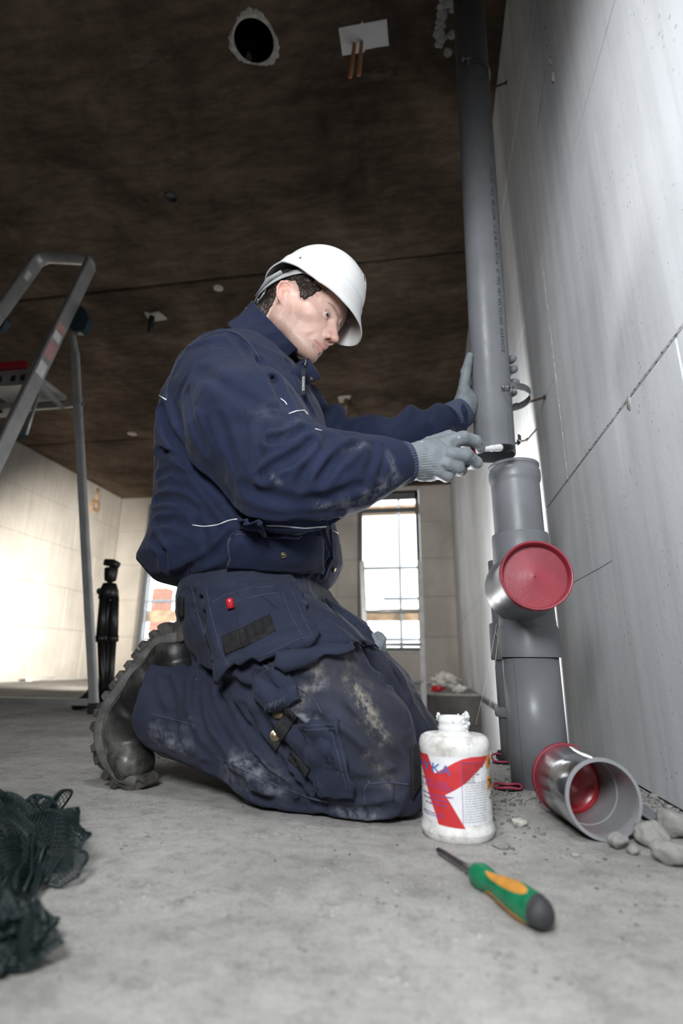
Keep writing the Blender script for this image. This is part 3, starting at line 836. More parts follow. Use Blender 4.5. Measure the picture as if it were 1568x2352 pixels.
# ------------------------------------------------------------------ tripod
M['black'] = plain('black_plastic', (0.012, 0.011, 0.011), 0.4, var=0.3)
TY = 2.62
tb = at(236, 1612, TY)
tp_ = empty('tripod', (tb[0], TY, 0)); tag(tp_, 'folded black camera tripod standing behind the stepladder leg', 'tripod')
def tpt(x, y, dy=0): return at(x, y, TY + dy)
obj('head_plate', tube([tpt(240, 1291), tpt(258, 1293), tpt(274, 1299)], [.018, .022, .016], 10, flat=.55, up=(1, 0, 0)), M['black'], tp_)
obj('ball_head', lathe([(.012, 0), (.014, .012), (.03, .02), (.034, .05), (.036, .085), (.03, .09), (.0, .09)], tpt(252, 1342), tpt(257, 1296) - tpt(252, 1342), 20), M['black'], tp_)
obj('neck', tube([tpt(252, 1345), tpt(257, 1292)], [.014, .010], 10), M['tripod_metal'], tp_)
obj('shoulder', tube([tpt(249, 1375), tpt(250, 1358), tpt(252, 1340)], [.052, .050, .034], 16), M['black'], tp_)
obj('knob', lathe([(.0, 0), (.016, .001), (.018, .008), (.008, .012), (.006, .04)], tpt(225, 1358), (1, 0, 0), 12), M['black'], tp_)
for x0, x1, xb, dy, r in ((240, 229, 236, -.03, .026), (262, 258, 252, -.02, .025), (250, 244, 246, .04, .024)):
    g = obj('leg', tube([tpt(x0, 1372, dy), tpt(x1 + 2, 1470, dy)], [r, r * .95], 12), M['black'], tp_)
    obj('leg_tube', tube([tpt(x1 + 2, 1465, dy), tpt(xb, 1606, dy)], [r * .7, r * .62], 10), M['black'], g)
    obj('lock', tube([tpt(x1 + 2, 1460, dy), tpt(x1 + 1.4, 1474, dy)], [r * 1.08] * 2, 12), M['black'], g)
obj('foot_spread', tube([tpt(240, 1588), tpt(206, 1606, -.03), tpt(166, 1626, -.06)], [.05, .042, .018], 10, flat=.6, up=(0, 0, 1)), M['black'], tp_)
obj('foot_spread', tube([tpt(236, 1596), tpt(210, 1594, .05), tpt(188, 1604, .08)], [.045, .04, .02], 10, flat=.6, up=(0, 0, 1)), M['black'], tp_)
obj('foot_spread', tube([tpt(240, 1590), tpt(254, 1600, -.05), tpt(262, 1606, -.08)], [.04, .03, .018], 10, flat=.6, up=(0, 0, 1)), M['black'], tp_)
obj('spirit_level', lathe([(.0, -.006), (.009, -.004), (.009, .006)], tpt(252, 1378, -.055), (0, 1, 0), 12), M['tripod_metal'], tp_)

# ------------------------------------------------------------------ glue bottle
M['bottle'] = None
def bottle_mat():
    m = Mat('dirty_white_plastic')
    c = m.ramp(m.noise(45, 5, 0.7), [(0.34, (0.50, 0.48, 0.44)), (0.52, (0.76, 0.75, 0.73)), (0.8, (0.80, 0.80, 0.79))])
    g = m.ramp(m.noise(150, 3), [(0.64, 0.0), (0.70, 1.0)])
    m.color(m.mix(m.mul(g, 0.55), c, (0.22, 0.20, 0.18))); m.rough(0.38)
    m.bump(m.noise(70, 4), 0.12, 0.003)
    return m.m
M['bottle'] = bottle_mat()
BF = at_z(1053, 1943, 0.0); BR = 0.0515
bdir = np.array([BF[0], BF[1]]) / math.hypot(BF[0], BF[1])
BC = np.array([BF[0] + bdir[0] * BR, BF[1] + bdir[1] * BR, 0.0])
def bz(y, back=0.0):
    p = at(1050, y, BC[1] - BR * bdir[1] + back); return p[2]
bt = empty('glue_bottle', BC); tag(bt, 'dirty white plastic glue bottle with red and white label before the knee', 'bottle')
z1, z2, z3, z4, z5 = bz(1905), bz(1738), bz(1702, 0.010), bz(1688, 0.034), bz(1647, 0.034)
prof = [(0.0, 0.004), (BR * .80, 0.0015), (BR * .90, 0.0), (BR * .97, 0.004), (BR, 0.012), (BR, z1 - .010), (BR * .985, z1 - .004), (BR * .955, z1), (BR * .95, z1 + .004), (BR * .95, z2 - .006), (BR * .955, z2 - .002), (BR * .985, z2 + .002), (BR * .995, z2 + .010),
        (BR * .98, z3 - .004), (BR * .93, z3 + .002), (BR * .82, z3 + .005), (BR * .58, z4 - .002), (BR * .47, z4 + .001), (BR * .43, z4 + .004)]
autosmooth(obj('body', lathe(prof, BC, n=64), M['bottle'], bt), 50)
nk = lathe([(BR * .42, z4), (BR * .42, z4 + .006), (BR * .45, z4 + .008), (BR * .42, z4 + .010), (BR * .415, z4 + .016), (BR * .44, z4 + .0175), (BR * .415, z4 + .019), (BR * .41, z5), (BR * .36, z5), (BR * .36, z4)], BC, n=40, closed=True)
obj('neck', nk, M['glue'], bt)
rng = random.Random(12); bm = bmesh.new()
for k in range(46):
    a = rng.uniform(0, 2 * math.pi); r = BR * .40 + rng.uniform(-.002, .003); z = z5 + rng.uniform(-.012, .004) if k % 3 else z4 + rng.uniform(0, .03)
    if rng.random() < .4: a = rng.gauss(-0.5, .3)
    s = rng.uniform(.0015, .0038)
    q = bmesh.ops.create_icosphere(bm, subdivisions=1, radius=s)
    for v in q['verts']: v.co = v.co * rng.uniform(.75, 1.25) + Vector((BC[0] + r * math.cos(a), BC[1] + r * math.sin(a), z))
g_ = link('dried_glue', bm_mesh(bm), M['glue'], bt, True)
# label: everything laid out in pixels of the front view, then bent round the bottle
M['label_white'] = plain('label_paper', (0.74, 0.74, 0.76), 0.45, var=0.05, scale=60)
M['label_red'] = None
def label_red():
    m = Mat('label_red')
    c = m.ramp(m.noise(50, 4), [(0.35, (0.50, 0.025, 0.03)), (0.7, (0.60, 0.04, 0.045))])
    w = m.ramp(m.noise(38, 6, 0.75), [(0.68, 0.0), (0.74, 1.0)])
    m.color(m.mix(m.mul(w, 0.7), c, (0.66, 0.60, 0.58))); m.rough(0.45)
    return m.m
M['label_red'] = label_red()
M['label_blue'] = plain('label_blue', (0.03, 0.13, 0.42), 0.45)
M['label_violet'] = plain('label_violet', (0.22, 0.07, 0.26), 0.45)
M['label_orange'] = plain('label_orange', (0.75, 0.27, 0.02), 0.45)
M['label_grey'] = plain('label_grey', (0.33, 0.36, 0.38), 0.5)
RL = BR * .95 + .0003
FB = (-bdir[0], -bdir[1], 0)
LX0, LW = 1046.0, 86.0
def lp(x, y):
    """photo pixel on the label -> (angle, height)"""
    s = max(-1.35, min(1.35, (x - LX0 - (y - 1820) * 0.055) / LW))
    a = math.asin(max(-1, min(1, s))) if abs(s) < 0.97 else math.copysign(math.asin(.97) + (abs(s) - .97) * 2.2, s)
    return a, z1 + 0.006 + (1902 - (y + (1 - math.cos(min(abs(a), 1.5))) * -6)) / (1902 - 1738.) * (z2 - z1 - 0.010)
def dense(poly, step=6):
    out = []
    for (x, y), (u, v) in zip(poly, poly[1:] + poly[:1]):
        k = max(1, int(math.hypot(u - x, v - y) / step))
        out += [(x + (u - x) * i / k, y + (v - y) * i / k) for i in range(k)]
    return out
def tri_poly(poly, step=5.0):
    """fill a polygon with small triangles so that it can bend"""
    bm = bmesh.new()
    vs = [bm.verts.new((x, y, 0)) for x, y in poly]
    bm.faces.new(vs)
    xs = [p[0] for p in poly]
    x = min(xs) + step
    while x < max(xs):
        bmesh.ops.bisect_plane(bm, geom=bm.verts[:] + bm.edges[:] + bm.faces[:], plane_co=(x, 0, 0), plane_no=(1, 0, 0)); x += step
    bmesh.ops.triangulate(bm, faces=bm.faces[:])
    bm.verts.index_update()
    V = [(v.co.x, v.co.y) for v in bm.verts]; Fs = [tuple(v.index for v in f.verts) for f in bm.faces]; bm.free()
    return V, Fs
def label_piece(name, polys, m, lift, parent):
    VV, FF = [], []
    for poly in polys:
        V, Fs = tri_poly(poly); k = len(VV)
        for x, y in V:
            a, h_ = lp(x, y)
            f = np.array([FB[0], FB[1], 0]); s = np.array([-FB[1], FB[0], 0])
            VV.append(BC + np.array([0, 0, h_]) + (RL + lift) * (math.cos(a) * f + math.sin(a) * s))
        FF += [tuple(i + k for i in q) for q in Fs]
    return link(name, mesh_from(VV, FF), m, parent)
def label_text(name, s, x, y, hpx, m, lift, parent, wpx=None, slope=0.0):
    V, Fs = text_mesh(s, 1.0)
    xs = [v[0] for v in V]; sx = (wpx / (max(xs) - min(xs))) if wpx else hpx * 1.4
    sy = hpx / 0.70
    f = np.array([FB[0], FB[1], 0]); sd = np.array([-FB[1], FB[0], 0]); out = []
    for u, v, _ in V:
        a, h_ = lp(x + u * sx, y - v * sy + u * sx * slope)
        out.append(BC + np.array([0, 0, h_]) + (RL + lift) * (math.cos(a) * f + math.sin(a) * sd))
    return link(name, mesh_from(out, Fs), m, parent)
def z4p(pts): return [(900 + x * .426, 1600 + y * .426) for x, y in pts]
lab = label_piece('label', [[(925, 1724), (1190, 1724), (1190, 1908), (925, 1908)]], M['label_white'], 0.0, bt)
red = [z4p([(118, 280), (172, 303), (222, 425), (280, 380), (330, 345), (375, 322), (440, 308), (530, 284), (500, 365), (440, 420), (395, 470), (330, 515), (283, 545), (312, 590), (350, 655), (398, 738), (330, 734), (250, 728), (228, 660), (205, 600), (165, 470), (130, 360)])]
label_piece('label_print', red, M['label_red'], 0.0003, lab)
label_text('label_text', 'DYKA', 985, 1767, 25, M['label_blue'], 0.0006, lab, 92, 0.06)
label_text('label_text', 'PVC LIJM', 995, 1804, 9, M['label_violet'], 0.0006, lab, 62, 0.06)
label_text('label_text', 'COLLE PVC RIGIDE', 990, 1816, 9, M['label_violet'], 0.0006, lab, 88, 0.04)
ln = []
rng = random.Random(5)
def lines(x0, x1, y0, y1, n, th, gap=.25):
    for k in range(n):
        y = y0 + (y1 - y0) * k / max(1, n - 1); x = x0
        while x < x1 - 2:
            w = rng.uniform(3, 12)
            ln.append([(x, y), (min(x + w, x1), y + .04 * w), (min(x + w, x1), y + th + .04 * w), (x, y + th)]); x += w + 1.6
        
lines(967, 1040, 1836, 1838, 1, 3.2); lines(970, 1030, 1848, 1850, 1, 3.0); lines(975, 1026, 1860, 1862, 1, 3.0)
lines(970, 1018, 1884, 1890, 2, 2.4)
label_piece('label_text', ln, M['label_violet'], 0.0006, lab); ln = []
lines(1066, 1118, 1800, 1897, 16, 1.5)
label_piece('label_text', ln, M['label_grey'], 0.0005, lab); ln = []
lines(1060, 1110, 1748, 1796, 9, 1.7)
ln = [q for q in ln if q[0][0] < 1110 - (q[0][1] - 1748) * .55]
label_piece('label_text', ln, M['ink'], 0.0006, lab); ln = []
label_piece('label_text', [[(1057, 1746), (1058.2, 1746), (1064, 1902), (1062.8, 1902)], [(1057, 1746), (1108, 1748), (1108, 1749.2), (1057, 1747.2)]], M['label_violet'], 0.0006, lab)
hz = label_piece('hazard_sign', [[(1117, 1737), (1133, 1736), (1134, 1768), (1118, 1770)], [(1120, 1794), (1136, 1791), (1137, 1823), (1121, 1825)]], M['label_orange'], 0.0006, lab)
label_piece('hazard_mark', [[(1121, 1799), (1125, 1798), (1136, 1818), (1132, 1819)], [(1133, 1798), (1136, 1797), (1126, 1820), (1122, 1820)], [(1122, 1763), (1125, 1750), (1128, 1745), (1131, 1752), (1132, 1763)]], M['ink'], 0.0009, lab)
label_text('label_text', 'CE', 1131, 1847, 11, M['ink'], 0.0007, lab, 12)

# ------------------------------------------------------------------ screwdriver
M['sd_green'] = plain('green_handle', (0.010, 0.17, 0.075), 0.38, var=0.25, scale=60)
M['sd_orange'] = plain('orange_grip', (0.60, 0.27, 0.045), 0.6, var=0.15, scale=50, bump=0.15, bscale=300)
M['sd_black'] = plain('black_rubber_end', (0.035, 0.035, 0.037), 0.7, var=0.3, bump=0.4, bscale=200)
M['sd_steel'] = plain('worn_steel_blade', (0.22, 0.21, 0.21), 0.35, 0.9, 0.3, 60)
T0 = at_z(1008, 1953, 0.006); T1 = at_z(1240, 2096, 0.0150)
sdv = empty('screwdriver', (T0 + T1) / 2 * np.array([1, 1, 0])); tag(sdv, 'screwdriver with a green and orange handle lying on the floor in front', 'screwdriver')
ad = (T1 - T0); LT = np.linalg.norm(ad); ad /= LT
H0 = np.linalg.norm(at_z(1090, 2001, 0.011) - T0)
HL = LT - H0 + 0.012
def hr_(t):
    t = max(0, min(1, t))
    pts = [(0, .0080), (.05, .0118), (.12, .0130), (.19, .0122), (.27, .0098), (.36, .0103), (.5, .0128), (.68, .0148), (.84, .0142), (.93, .0122), (1.0, .0105)]
    for (a, ra), (b, rb) in zip(pts, pts[1:]):
        if t <= b:
            u = (t - a) / (b - a); u = u * u * (3 - 2 * u); return ra + (rb - ra) * u
    return pts[-1][1]
up0 = np.array([0, 0, 1.0]); up0 -= ad * ad[2]; up0 /= np.linalg.norm(up0); sd0 = np.cross(ad, up0)
def hpoint(t, a, lift=0.0):
    r = hr_(t) * (1 + 0.035 * math.cos(3 * a + .5) * min(1, max(0, (t - .3) * 4))) + lift
    return T0 + ad * (H0 + t * HL) + r * (math.cos(a) * up0 + math.sin(a) * sd0)
n, m_ = 48, 44
V = [hpoint(i / m_ * .90, 2 * math.pi * k / n) for i in range(m_ + 1) for k in range(n)]
Fs = [(i * n + k, i * n + (k + 1) % n, (i + 1) * n + (k + 1) % n, (i + 1) * n + k) for i in range(m_) for k in range(n)] + [tuple(range(n - 1, -1, -1))]
obj('handle', (V, Fs), M['sd_green'], sdv)
V = []; ms = 14
for i in range(ms + 1):
    u = i / ms; t = .885 + .115 * u; sc_ = math.sqrt(max(0.0, 1 - (max(0, u - .25) / .75) ** 2.4))
    for k in range(n):
        a = 2 * math.pi * k / n; c0 = T0 + ad * (H0 + t * HL); V.append(c0 + (hpoint(t, a, .0006) - c0) * max(sc_, .02))
Fs = [(i * n + k, i * n + (k + 1) % n, (i + 1) * n + (k + 1) % n, (i + 1) * n + k) for i in range(ms) for k in range(n)] + [tuple(range(ms * n, ms * n + n))]
obj('end_cap', (V, Fs), M['sd_black'], sdv)
def insert(a0, t0, t1, aw):
    V, Fs = [], []; nu, nv = 26, 12
    for i in range(nu + 1):
        t = t0 + (t1 - t0) * i / nu; w = aw * math.sqrt(max(0.0, 1 - abs(2 * i / nu - 1) ** 2.6))
        for j in range(nv + 1):
            b = 2 * j / nv - 1
            V.append(hpoint(t, a0 + w * b, 0.0012 * (1 - b ** 4) - 0.0004))
    for i in range(nu):
        for j in range(nv):
            q = i * (nv + 1) + j; Fs.append((q, q + 1, q + nv + 2, q + nv + 1))
    return obj('grip_insert', (V, Fs), M['sd_orange'], sdv)
for a0 in (0.40, 0.40 + 2 * math.pi / 3, 0.40 - 2 * math.pi / 3): insert(a0, .24, .83, .58)
obj('blade', tube([T0, T0 + ad * .012, T0 + ad * (H0 + .02)], [.0036, .0038, .0038], 10), M['sd_steel'], sdv)
obj('tip', tube([T0 - ad * .004, T0 + ad * .004], [.0030, .0044], 8, flat=.5), M['ink'], sdv)

# ------------------------------------------------------------------ sleeve coupling lying on the floor
def film():
    m = Mat('shiny_film')
    m.color(m.ramp(m.noise(14, 3), [(0.3, (0.50, 0.51, 0.52)), (0.7, (0.64, 0.65, 0.66))])); m.b.inputs['Metallic'].default_value = 0.92
    m.rough(m.ramp(m.noise(10, 3), [(0.3, 0.08), (0.7, 0.20)])); m.bump(m.noise(22, 4, stretch=(1, 1, 1)), 0.18, 0.006)
    return m.m
M['film'] = film()
M['pvc_light'] = plain('light_grey_pvc', (0.27, 0.275, 0.285), 0.28, var=0.06)
RC = 0.0530
fc = at_z(1386, 1941, 0.0); fc = np.array([fc[0], fc[1] + .012, RC])
fc = at(1388, 1845, fc[1]); fc[2] = RC
bc = at(1300, 1800, fc[1] + 0.135); bc[2] = RC
cd = bc - fc; CL = np.linalg.norm(cd); cd /= CL
cpl = empty('pipe_coupling', (fc + bc) / 2 * np.array([1, 1, 0])); tag(cpl, 'loose grey pipe coupling with shiny outside and red plug, lying by the wall', 'pipe coupling')
s_ = lathe([(RC - .0065, 0.002), (RC - .006, 0.0), (RC - .0008, 0.0), (RC, 0.001), (RC, 0.004)], fc, cd, 72)
V, Fs = lathe([(RC - .0065, CL * .98), (RC - .0065, CL * .46), (RC - .0052, CL * .45), (RC - .0052, .004), (RC - .005, 0.0), (RC - .0006, 0.0), (RC, .001), (RC, .003)], fc, cd, 72)
Fs = Fs[:-2]
autosmooth(obj('sleeve', (V, Fs), M['pvc_light'], cpl), 40)
V, Fs = lathe([(RC, .003), (RC + .0004, .006), (RC + .0004, CL - .003), (RC - .003, CL)], fc, cd, 72); Fs = Fs[:-2]
o = obj('wrapping', (V, Fs), M['film'], cpl); o['label'] = 'shiny outside of the coupling'
V, Fs = lathe([(RC + .0015, CL - .008), (RC + .0022, CL - .006), (RC + .0022, CL + .001), (RC - .01, CL + .003), (0.0, CL + .003)], fc, cd, 72)
o = obj('plug', (V, Fs[:-1] if False else Fs), M['red_cap'], cpl)
V, Fs = lathe([(RC - .0066, CL * .86), (RC - .010, CL * .84), (RC - .015, CL * .86), (.026, CL * .91), (.016, CL * .90), (.008, CL * .895), (.0, CL * .89)], fc, cd, 60); Fs = Fs[:-1]
obj('plug_face', (V, Fs), M['red_bright'], o)

# ------------------------------------------------------------------ small things on the floor
M['seal_red'] = plain('red_seal', (0.28, 0.03, 0.06), 0.6)
M['rubber'] = plain('black_rubber', (0.018, 0.018, 0.02), 0.6)
def ring(px, py, r, tilt, label):
    c = at_z(px, py, 0.006)
    t = empty('sealing_ring', c); tag(t, label, 'sealing ring')
    n, k_ = 36, 10; V, Fs = [], []
    rng = random.Random(px)
    for i in range(n):
        a = 2 * math.pi * i / n
        for j in range(k_):
            b = 2 * math.pi * j / k_
            rr = r + .0024 * math.cos(b)
            V.append(c + np.array([rr * math.cos(a), rr * .8 * math.sin(a), .0024 * math.sin(b) + tilt * (math.sin(a) + 1) * r + .0015 * math.sin(3 * a)]))
    for i in range(n):
        for j in range(k_): Fs.append((i * k_ + j, ((i + 1) % n) * k_ + j, ((i + 1) % n) * k_ + (j + 1) % k_, i * k_ + (j + 1) % k_))
    obj('rim', (V, Fs), M['seal_red'], t)
    V, Fs = lathe([(0.0, 0.0), (r * .7, 0.0005), (r * .95, .0025)], c - np.array([0, 0, .0045]), (0, 0, 1), 30)
    obj('rubber_lip', (V, Fs), M['rubber'], t)
ring(1166, 1806, .026, .02, 'thin red rimmed sealing ring lying at the foot of the drain pipe')
ring(1153, 1748, .024, .30, 'tilted black and red sealing ring left of the drain pipe, behind the other ring')
link_ = tag(link('rubber_offcut', beam(at_z(1146, 1738, .012), at_z(1176, 1730, .016), .03, .026, (0, 0, 1), .006), M['rubber']), 'dark rubber offcut lying behind the sealing rings', 'offcut')

# grey plastic offcut leaning behind the coupling
of = [at_x(1478, 1835, .395), at_x(1500, 1862, .395), at_x(1512, 1905, .37), at_z(1508, 1895, .0), at_z(1474, 1905, 0)]
V, Fs = [], []
P0, P1, P2, P3 = at_z(1462, 1872, .004), at_z(1512, 1905, .002), at_x(1530, 1868, .398), at_x(1470, 1828, .398)
for i in range(9):
    for j in range(7):
        u, v = i / 8, j / 6
        p = (P0 * (1 - u) + P1 * u) * (1 - v) + (P3 * (1 - u) + P2 * u) * v
        p = p + np.array([-.008 * math.sin(math.pi * v), -.006 * math.sin(math.pi * u), 0.004])
        V.append(p)
for i in range(8):
    for j in range(6): q = i * 7 + j; Fs.append((q, q + 1, q + 8, q + 7))
bm = bmesh.new(); me_ = mesh_from(V, Fs); bm.from_mesh(me_); bmesh.ops.solidify(bm, geom=bm.faces[:], thickness=.003)
tag(link('plastic_offcut', bm_mesh(bm), M['pvc'], smooth=True), 'bent grey plastic offcut leaning on the wall behind the coupling', 'offcut')

M['rubble'] = plain('grey_mortar_rubble', (0.27, 0.262, 0.248), 0.95, var=0.25, scale=50, bump=0.7, bscale=160)
M['rubble_pale'] = plain('pale_plaster_lump', (0.44, 0.45, 0.39), 0.95, var=0.2, scale=50, bump=0.5, bscale=160)
def lump(name, px, py, r, seed, m, label, group, sq=(1, 1, .7)):
    rng = random.Random(seed); bm = bmesh.new()
    bmesh.ops.create_icosphere(bm, subdivisions=3, radius=1.0)
    ph = [rng.uniform(0, 6) for _ in range(9)]; dirs = [Vector((rng.gauss(0, 1), rng.gauss(0, 1), rng.gauss(0, 1))).normalized() for _ in range(7)]
    cut = [rng.uniform(.55, .9) for _ in range(7)]
    for v in bm.verts:
        d = v.co.normalized(); k = 1.0
        for q, c in zip(dirs, cut):
            t = d.dot(q)
            if t > c: k = min(k, c / t)
        k *= 1 + .10 * math.sin(5 * d.x + ph[0]) * math.sin(6 * d.y + ph[1]) + .06 * math.sin(11 * d.z + ph[2]) * math.sin(13 * d.x + ph[3]) + rng.uniform(-.03, .03)
        v.co = Vector((d.x * k * sq[0], d.y * k * sq[1], d.z * k * sq[2])) * r
    mz = min(v.co.z for v in bm.verts)
    c = at_z(px, py, 0.0)
    c[0] = min(c[0], XR - r * sq[0] - .002)
    for v in bm.verts: v.co += Vector((c[0], c[1], -mz - r * .06))
    o = link(name, bm_mesh(bm), m, smooth=True); tag(o, label, 'rubble', group)
    return o
SR = [(1470, 1925, .016, 'pale', 'pale lump touching the mouth of the coupling'), (1500, 1945, .022, '', 'rounded grey lump right of the pale lump'), (1545, 1920, .026, '', 'big grey lump against the wall at the right edge of the picture'),
      (1540, 1985, .020, '', 'low grey lump nearest the camera at the right edge'), (1422, 1950, .013, '', 'small dark lump under the mouth of the coupling'), (1455, 1962, .008, '', 'smallest crumb between the coupling and the big lumps'),
      (1518, 1895, .012, 'pale', 'pale sliver lying at the foot of the wall behind the lumps'), (1150, 1946, .012, '', 'flat grey flake beside the glue bottle'), (1190, 1895, .014, 'pale', 'greenish plaster flake between the bottle and the coupling'),
      (1320, 1965, .007, '', 'thin dark flake in front of the coupling'), (1280, 1860, .012, '', 'rubble lump at the foot of the drain pipe')]
for i, (x, y, r, k, lab_) in enumerate(SR):
    flat = .35 if 'flake' in lab_ or 'sliver' in lab_ else .75
    lump('rubble_lump', x, y, r, 30 + i, M['rubble_pale' if k else 'rubble'], lab_, 'mortar lumps on the floor', (1, 1, flat))
# countless crumbs
rng = random.Random(21); nrs = np.random.RandomState(21)
bm = bmesh.new(); bmesh.ops.create_icosphere(bm, subdivisions=1, radius=1.0); bm.verts.index_update()
ICO_V = np.array([v.co for v in bm.verts]); ICO_F = np.array([[v.index for v in f.verts] for f in bm.faces]); bm.free()
CV, CF = [], []
def crumb(x, y, s):
    k = np.array([rng.uniform(.6, 1.3), rng.uniform(.6, 1.3), rng.uniform(.35, .8)])
    CF.append(ICO_F + len(ICO_V) * len(CV)); CV.append(ICO_V * k * s * nrs.uniform(.75, 1.2, (len(ICO_V), 1)) + np.array([x, y, s * .25]))
KEEP = [(PX, PY, .062), (q0[0], 1.47, .06), (BC[0], BC[1], .054), (fc[0], fc[1], .07), (bc[0], bc[1], .075), ((fc[0] + bc[0]) / 2, (fc[1] + bc[1]) / 2, .075), (T0[0], T0[1], .02), (T1[0], T1[1], .045), ((T0[0] + T1[0]) / 2, (T0[1] + T1[1]) / 2, .045), (T1[0] * .72 + T0[0] * .28, T1[1] * .72 + T0[1] * .28, .04), (.37, .98, .075), (.34, 1.0, .07), (.385, .90, .06), (-.08, .95, .12), (-.2, 1.0, .12), (-.35, 1.05, .11), (-.48, 1.08, .09), (-.57, 1.07, .075), (.0, 1.2, .12), (-.12, 1.2, .12), (-.3, 1.28, .12), (-.45, 1.33, .1)]
def on_floor(x, y): return not any(math.hypot(x - a, y - b) < r for a, b, r in KEEP) and not (x < -.2 and y < .80) and not (HX0 - .01 < x and HY0 - .01 < y < HY1 + .01) and x < XR - .004
crs = []
for _ in range(520): crs.append((XR - abs(rng.gauss(0, .035)) - .004, rng.uniform(.62, 1.64), abs(rng.gauss(.002, .0022)) + .0008))
for _ in range(420): crs.append((rng.gauss(.16, .09), rng.uniform(1.0, 1.64), abs(rng.gauss(.0015, .0012)) + .0006))
for _ in range(700): crs.append((rng.uniform(-1.0, .38), rng.uniform(.42, 1.6), abs(rng.gauss(.0007, .0007)) + .0003))
for _ in range(170): crs.append((rng.gauss(-.60, .13), rng.gauss(.90, .025), abs(rng.gauss(.0009, .0009)) + .0004))
for _ in range(160): crs.append((rng.uniform(-2.2, -.3), rng.uniform(1.4, 4), abs(rng.gauss(.002, .002)) + .0008))
for x, y, s in crs:
    if on_floor(x, y): crumb(x, y, min(s, .009))
N_PALE = len(CV)
M['grit'] = plain('dark_grit', (0.14, 0.135, 0.125), 0.95, var=0.4, scale=90)
for _ in range(900):
    x, y, sz = rng.gauss(.19, .085), rng.gauss(1.08, .14), abs(rng.gauss(.0012, .0013)) + .0005
    if on_floor(x, y): crumb(x, y, min(sz, .006))
for _ in range(420):
    x, y, sz = XR - abs(rng.gauss(0, .04)) - .004, rng.uniform(.6, 1.6), abs(rng.gauss(.0015, .0014)) + .0006
    if on_floor(x, y): crumb(x, y, min(sz, .006))
for _ in range(520):
    x, y, sz = rng.uniform(-.9, .38), rng.uniform(.42, 1.6), abs(rng.gauss(.0006, .0008)) + .0003
    if on_floor(x, y): crumb(x, y, min(sz, .004))
me_ = mesh_np(np.concatenate(CV), np.concatenate(CF))
fc_ = link('floor_crumbs', me_, [M['rubble'], M['grit']], smooth=True)
idx = np.zeros(len(me_.polygons), np.int32); idx[N_PALE * len(ICO_F):] = 1; me_.polygons.foreach_set('material_index', idx)
tag(fc_, 'loose mortar crumbs and dark grit strewn over the concrete floor', 'crumbs', kind='stuff')

# marks on the near wall: plaster drips, a pencil line, dark dashes along the bed joint
def wall_strip(name, pts, w, m, lift=.0006):
    P = [at_x(x, y, XR - lift) for x, y in pts]
    return obj(name, tube(P, w, 6, flat=.35, up=(1, 0, 0)), m, wall_right)
for k, (x, y, r) in enumerate(((1257, 95, .005), (1264, 138, .007), (1271, 174, .010), (1252, 62, .003))):
    c = at_x(x, y, XR)
    obj('plaster_drip', tube([c + np.array([0, 0, r * 2.4]), c + np.array([-.001, 0, r * .8]), c + np.array([-.002, 0, -r * 1.2]), c + np.array([0, 0, -r * 2.2])], [r * .15, r * .45, r * .62, r * .15], 8), M['plaster'], wall_right)
wall_strip('pencil_line', [(1311, 1341), (1345, 1322), (1380, 1303), (1404, 1288)], .0011, M['ink'])
wall_strip('pencil_line', [(1274, 866), (1256, 905), (1234, 948), (1208, 1000)], .0007, M['steel_dark'])
wall_strip('pencil_line', [(1252, 160), (1234, 300)], .0005, M['steel_dark'])
rng = random.Random(77); jn = []
y = .74
while y < 1.80:
    L = rng.uniform(.004, .012); z = .737 + rng.uniform(-.0018, .0018); h_ = rng.uniform(.0004, .0012)
    jn.append(tube([(XR - .0002, y, z), (XR - .0010, y + L * .5, z + rng.uniform(-.001, .001)), (XR - .0002, y + L, z)], [h_ * .4, h_, h_ * .3], 5)); y += L + rng.uniform(.004, .022)
o = obj('joint_dashes', join(*jn), M['ink'], wall_right); o['kind'] = 'stuff'
c = at_x(1445, 926, XR)
lm = bmesh.new(); bmesh.ops.create_icosphere(lm, subdivisions=2, radius=1.0)
for v in lm.verts: v.co = Vector((c[0] + v.co.x * .003, c[1] + v.co.y * .010 * rng.uniform(.7, 1.3), c[2] + v.co.z * .017 * rng.uniform(.8, 1.2)))
link('plaster_chip', bm_mesh(lm), M['paint_chip'] if 'paint_chip' in M else M['plaster'], wall_right, True)
vj = []
z = .745
while z < 1.475:
    L = rng.uniform(.01, .05); w = rng.uniform(.0008, .0022)
    vj.append(tube([(XR, 1.4835, z), (XR - .001, 1.4835 + rng.uniform(-.001, .001), z + L * .5), (XR, 1.4835, z + L)], [w * .5, w, w * .5], 5)); z += L * rng.uniform(.8, 1.4)
o = obj('joint_mortar', join(*vj), M['plaster'], wall_right); o['kind'] = 'stuff'

M['paint_white'] = plain('white_painted_board', (0.70, 0.69, 0.66), 0.6)
p, q = at_z(66, 1561, .03), at_z(205, 1549, .03)
tag(link('white_batten', beam(p, q, .06, .035, (0, 0, 1)), M['paint_white']), 'long white batten lying on the floor along the left wall', 'batten')
M['rag'] = plain('crumpled_white_sheet', (0.62, 0.60, 0.57), 0.7, var=0.2)
def wad(px, py, Y, r, seed, m, name, label, cat, sq):
    rng = random.Random(seed); bm = bmesh.new(); bmesh.ops.create_icosphere(bm, subdivisions=3, radius=1)
    for v in bm.verts:
        d = v.co.copy(); k = 1 + .25 * math.sin(4 * d.x + seed) * math.sin(5 * d.y) + .18 * math.sin(9 * d.z + d.x * 7)
        v.co = Vector((d.x * sq[0], d.y * sq[1], d.z * sq[2])) * r * k
    mz = min(v.co.z for v in bm.verts); c = at(px, py, Y)
    for v in bm.verts: v.co += Vector((min(c[0], XR - r * sq[0] * 1.3), Y, -mz - .002))
    tag(link(name, bm_mesh(bm), m, smooth=False), label, cat)
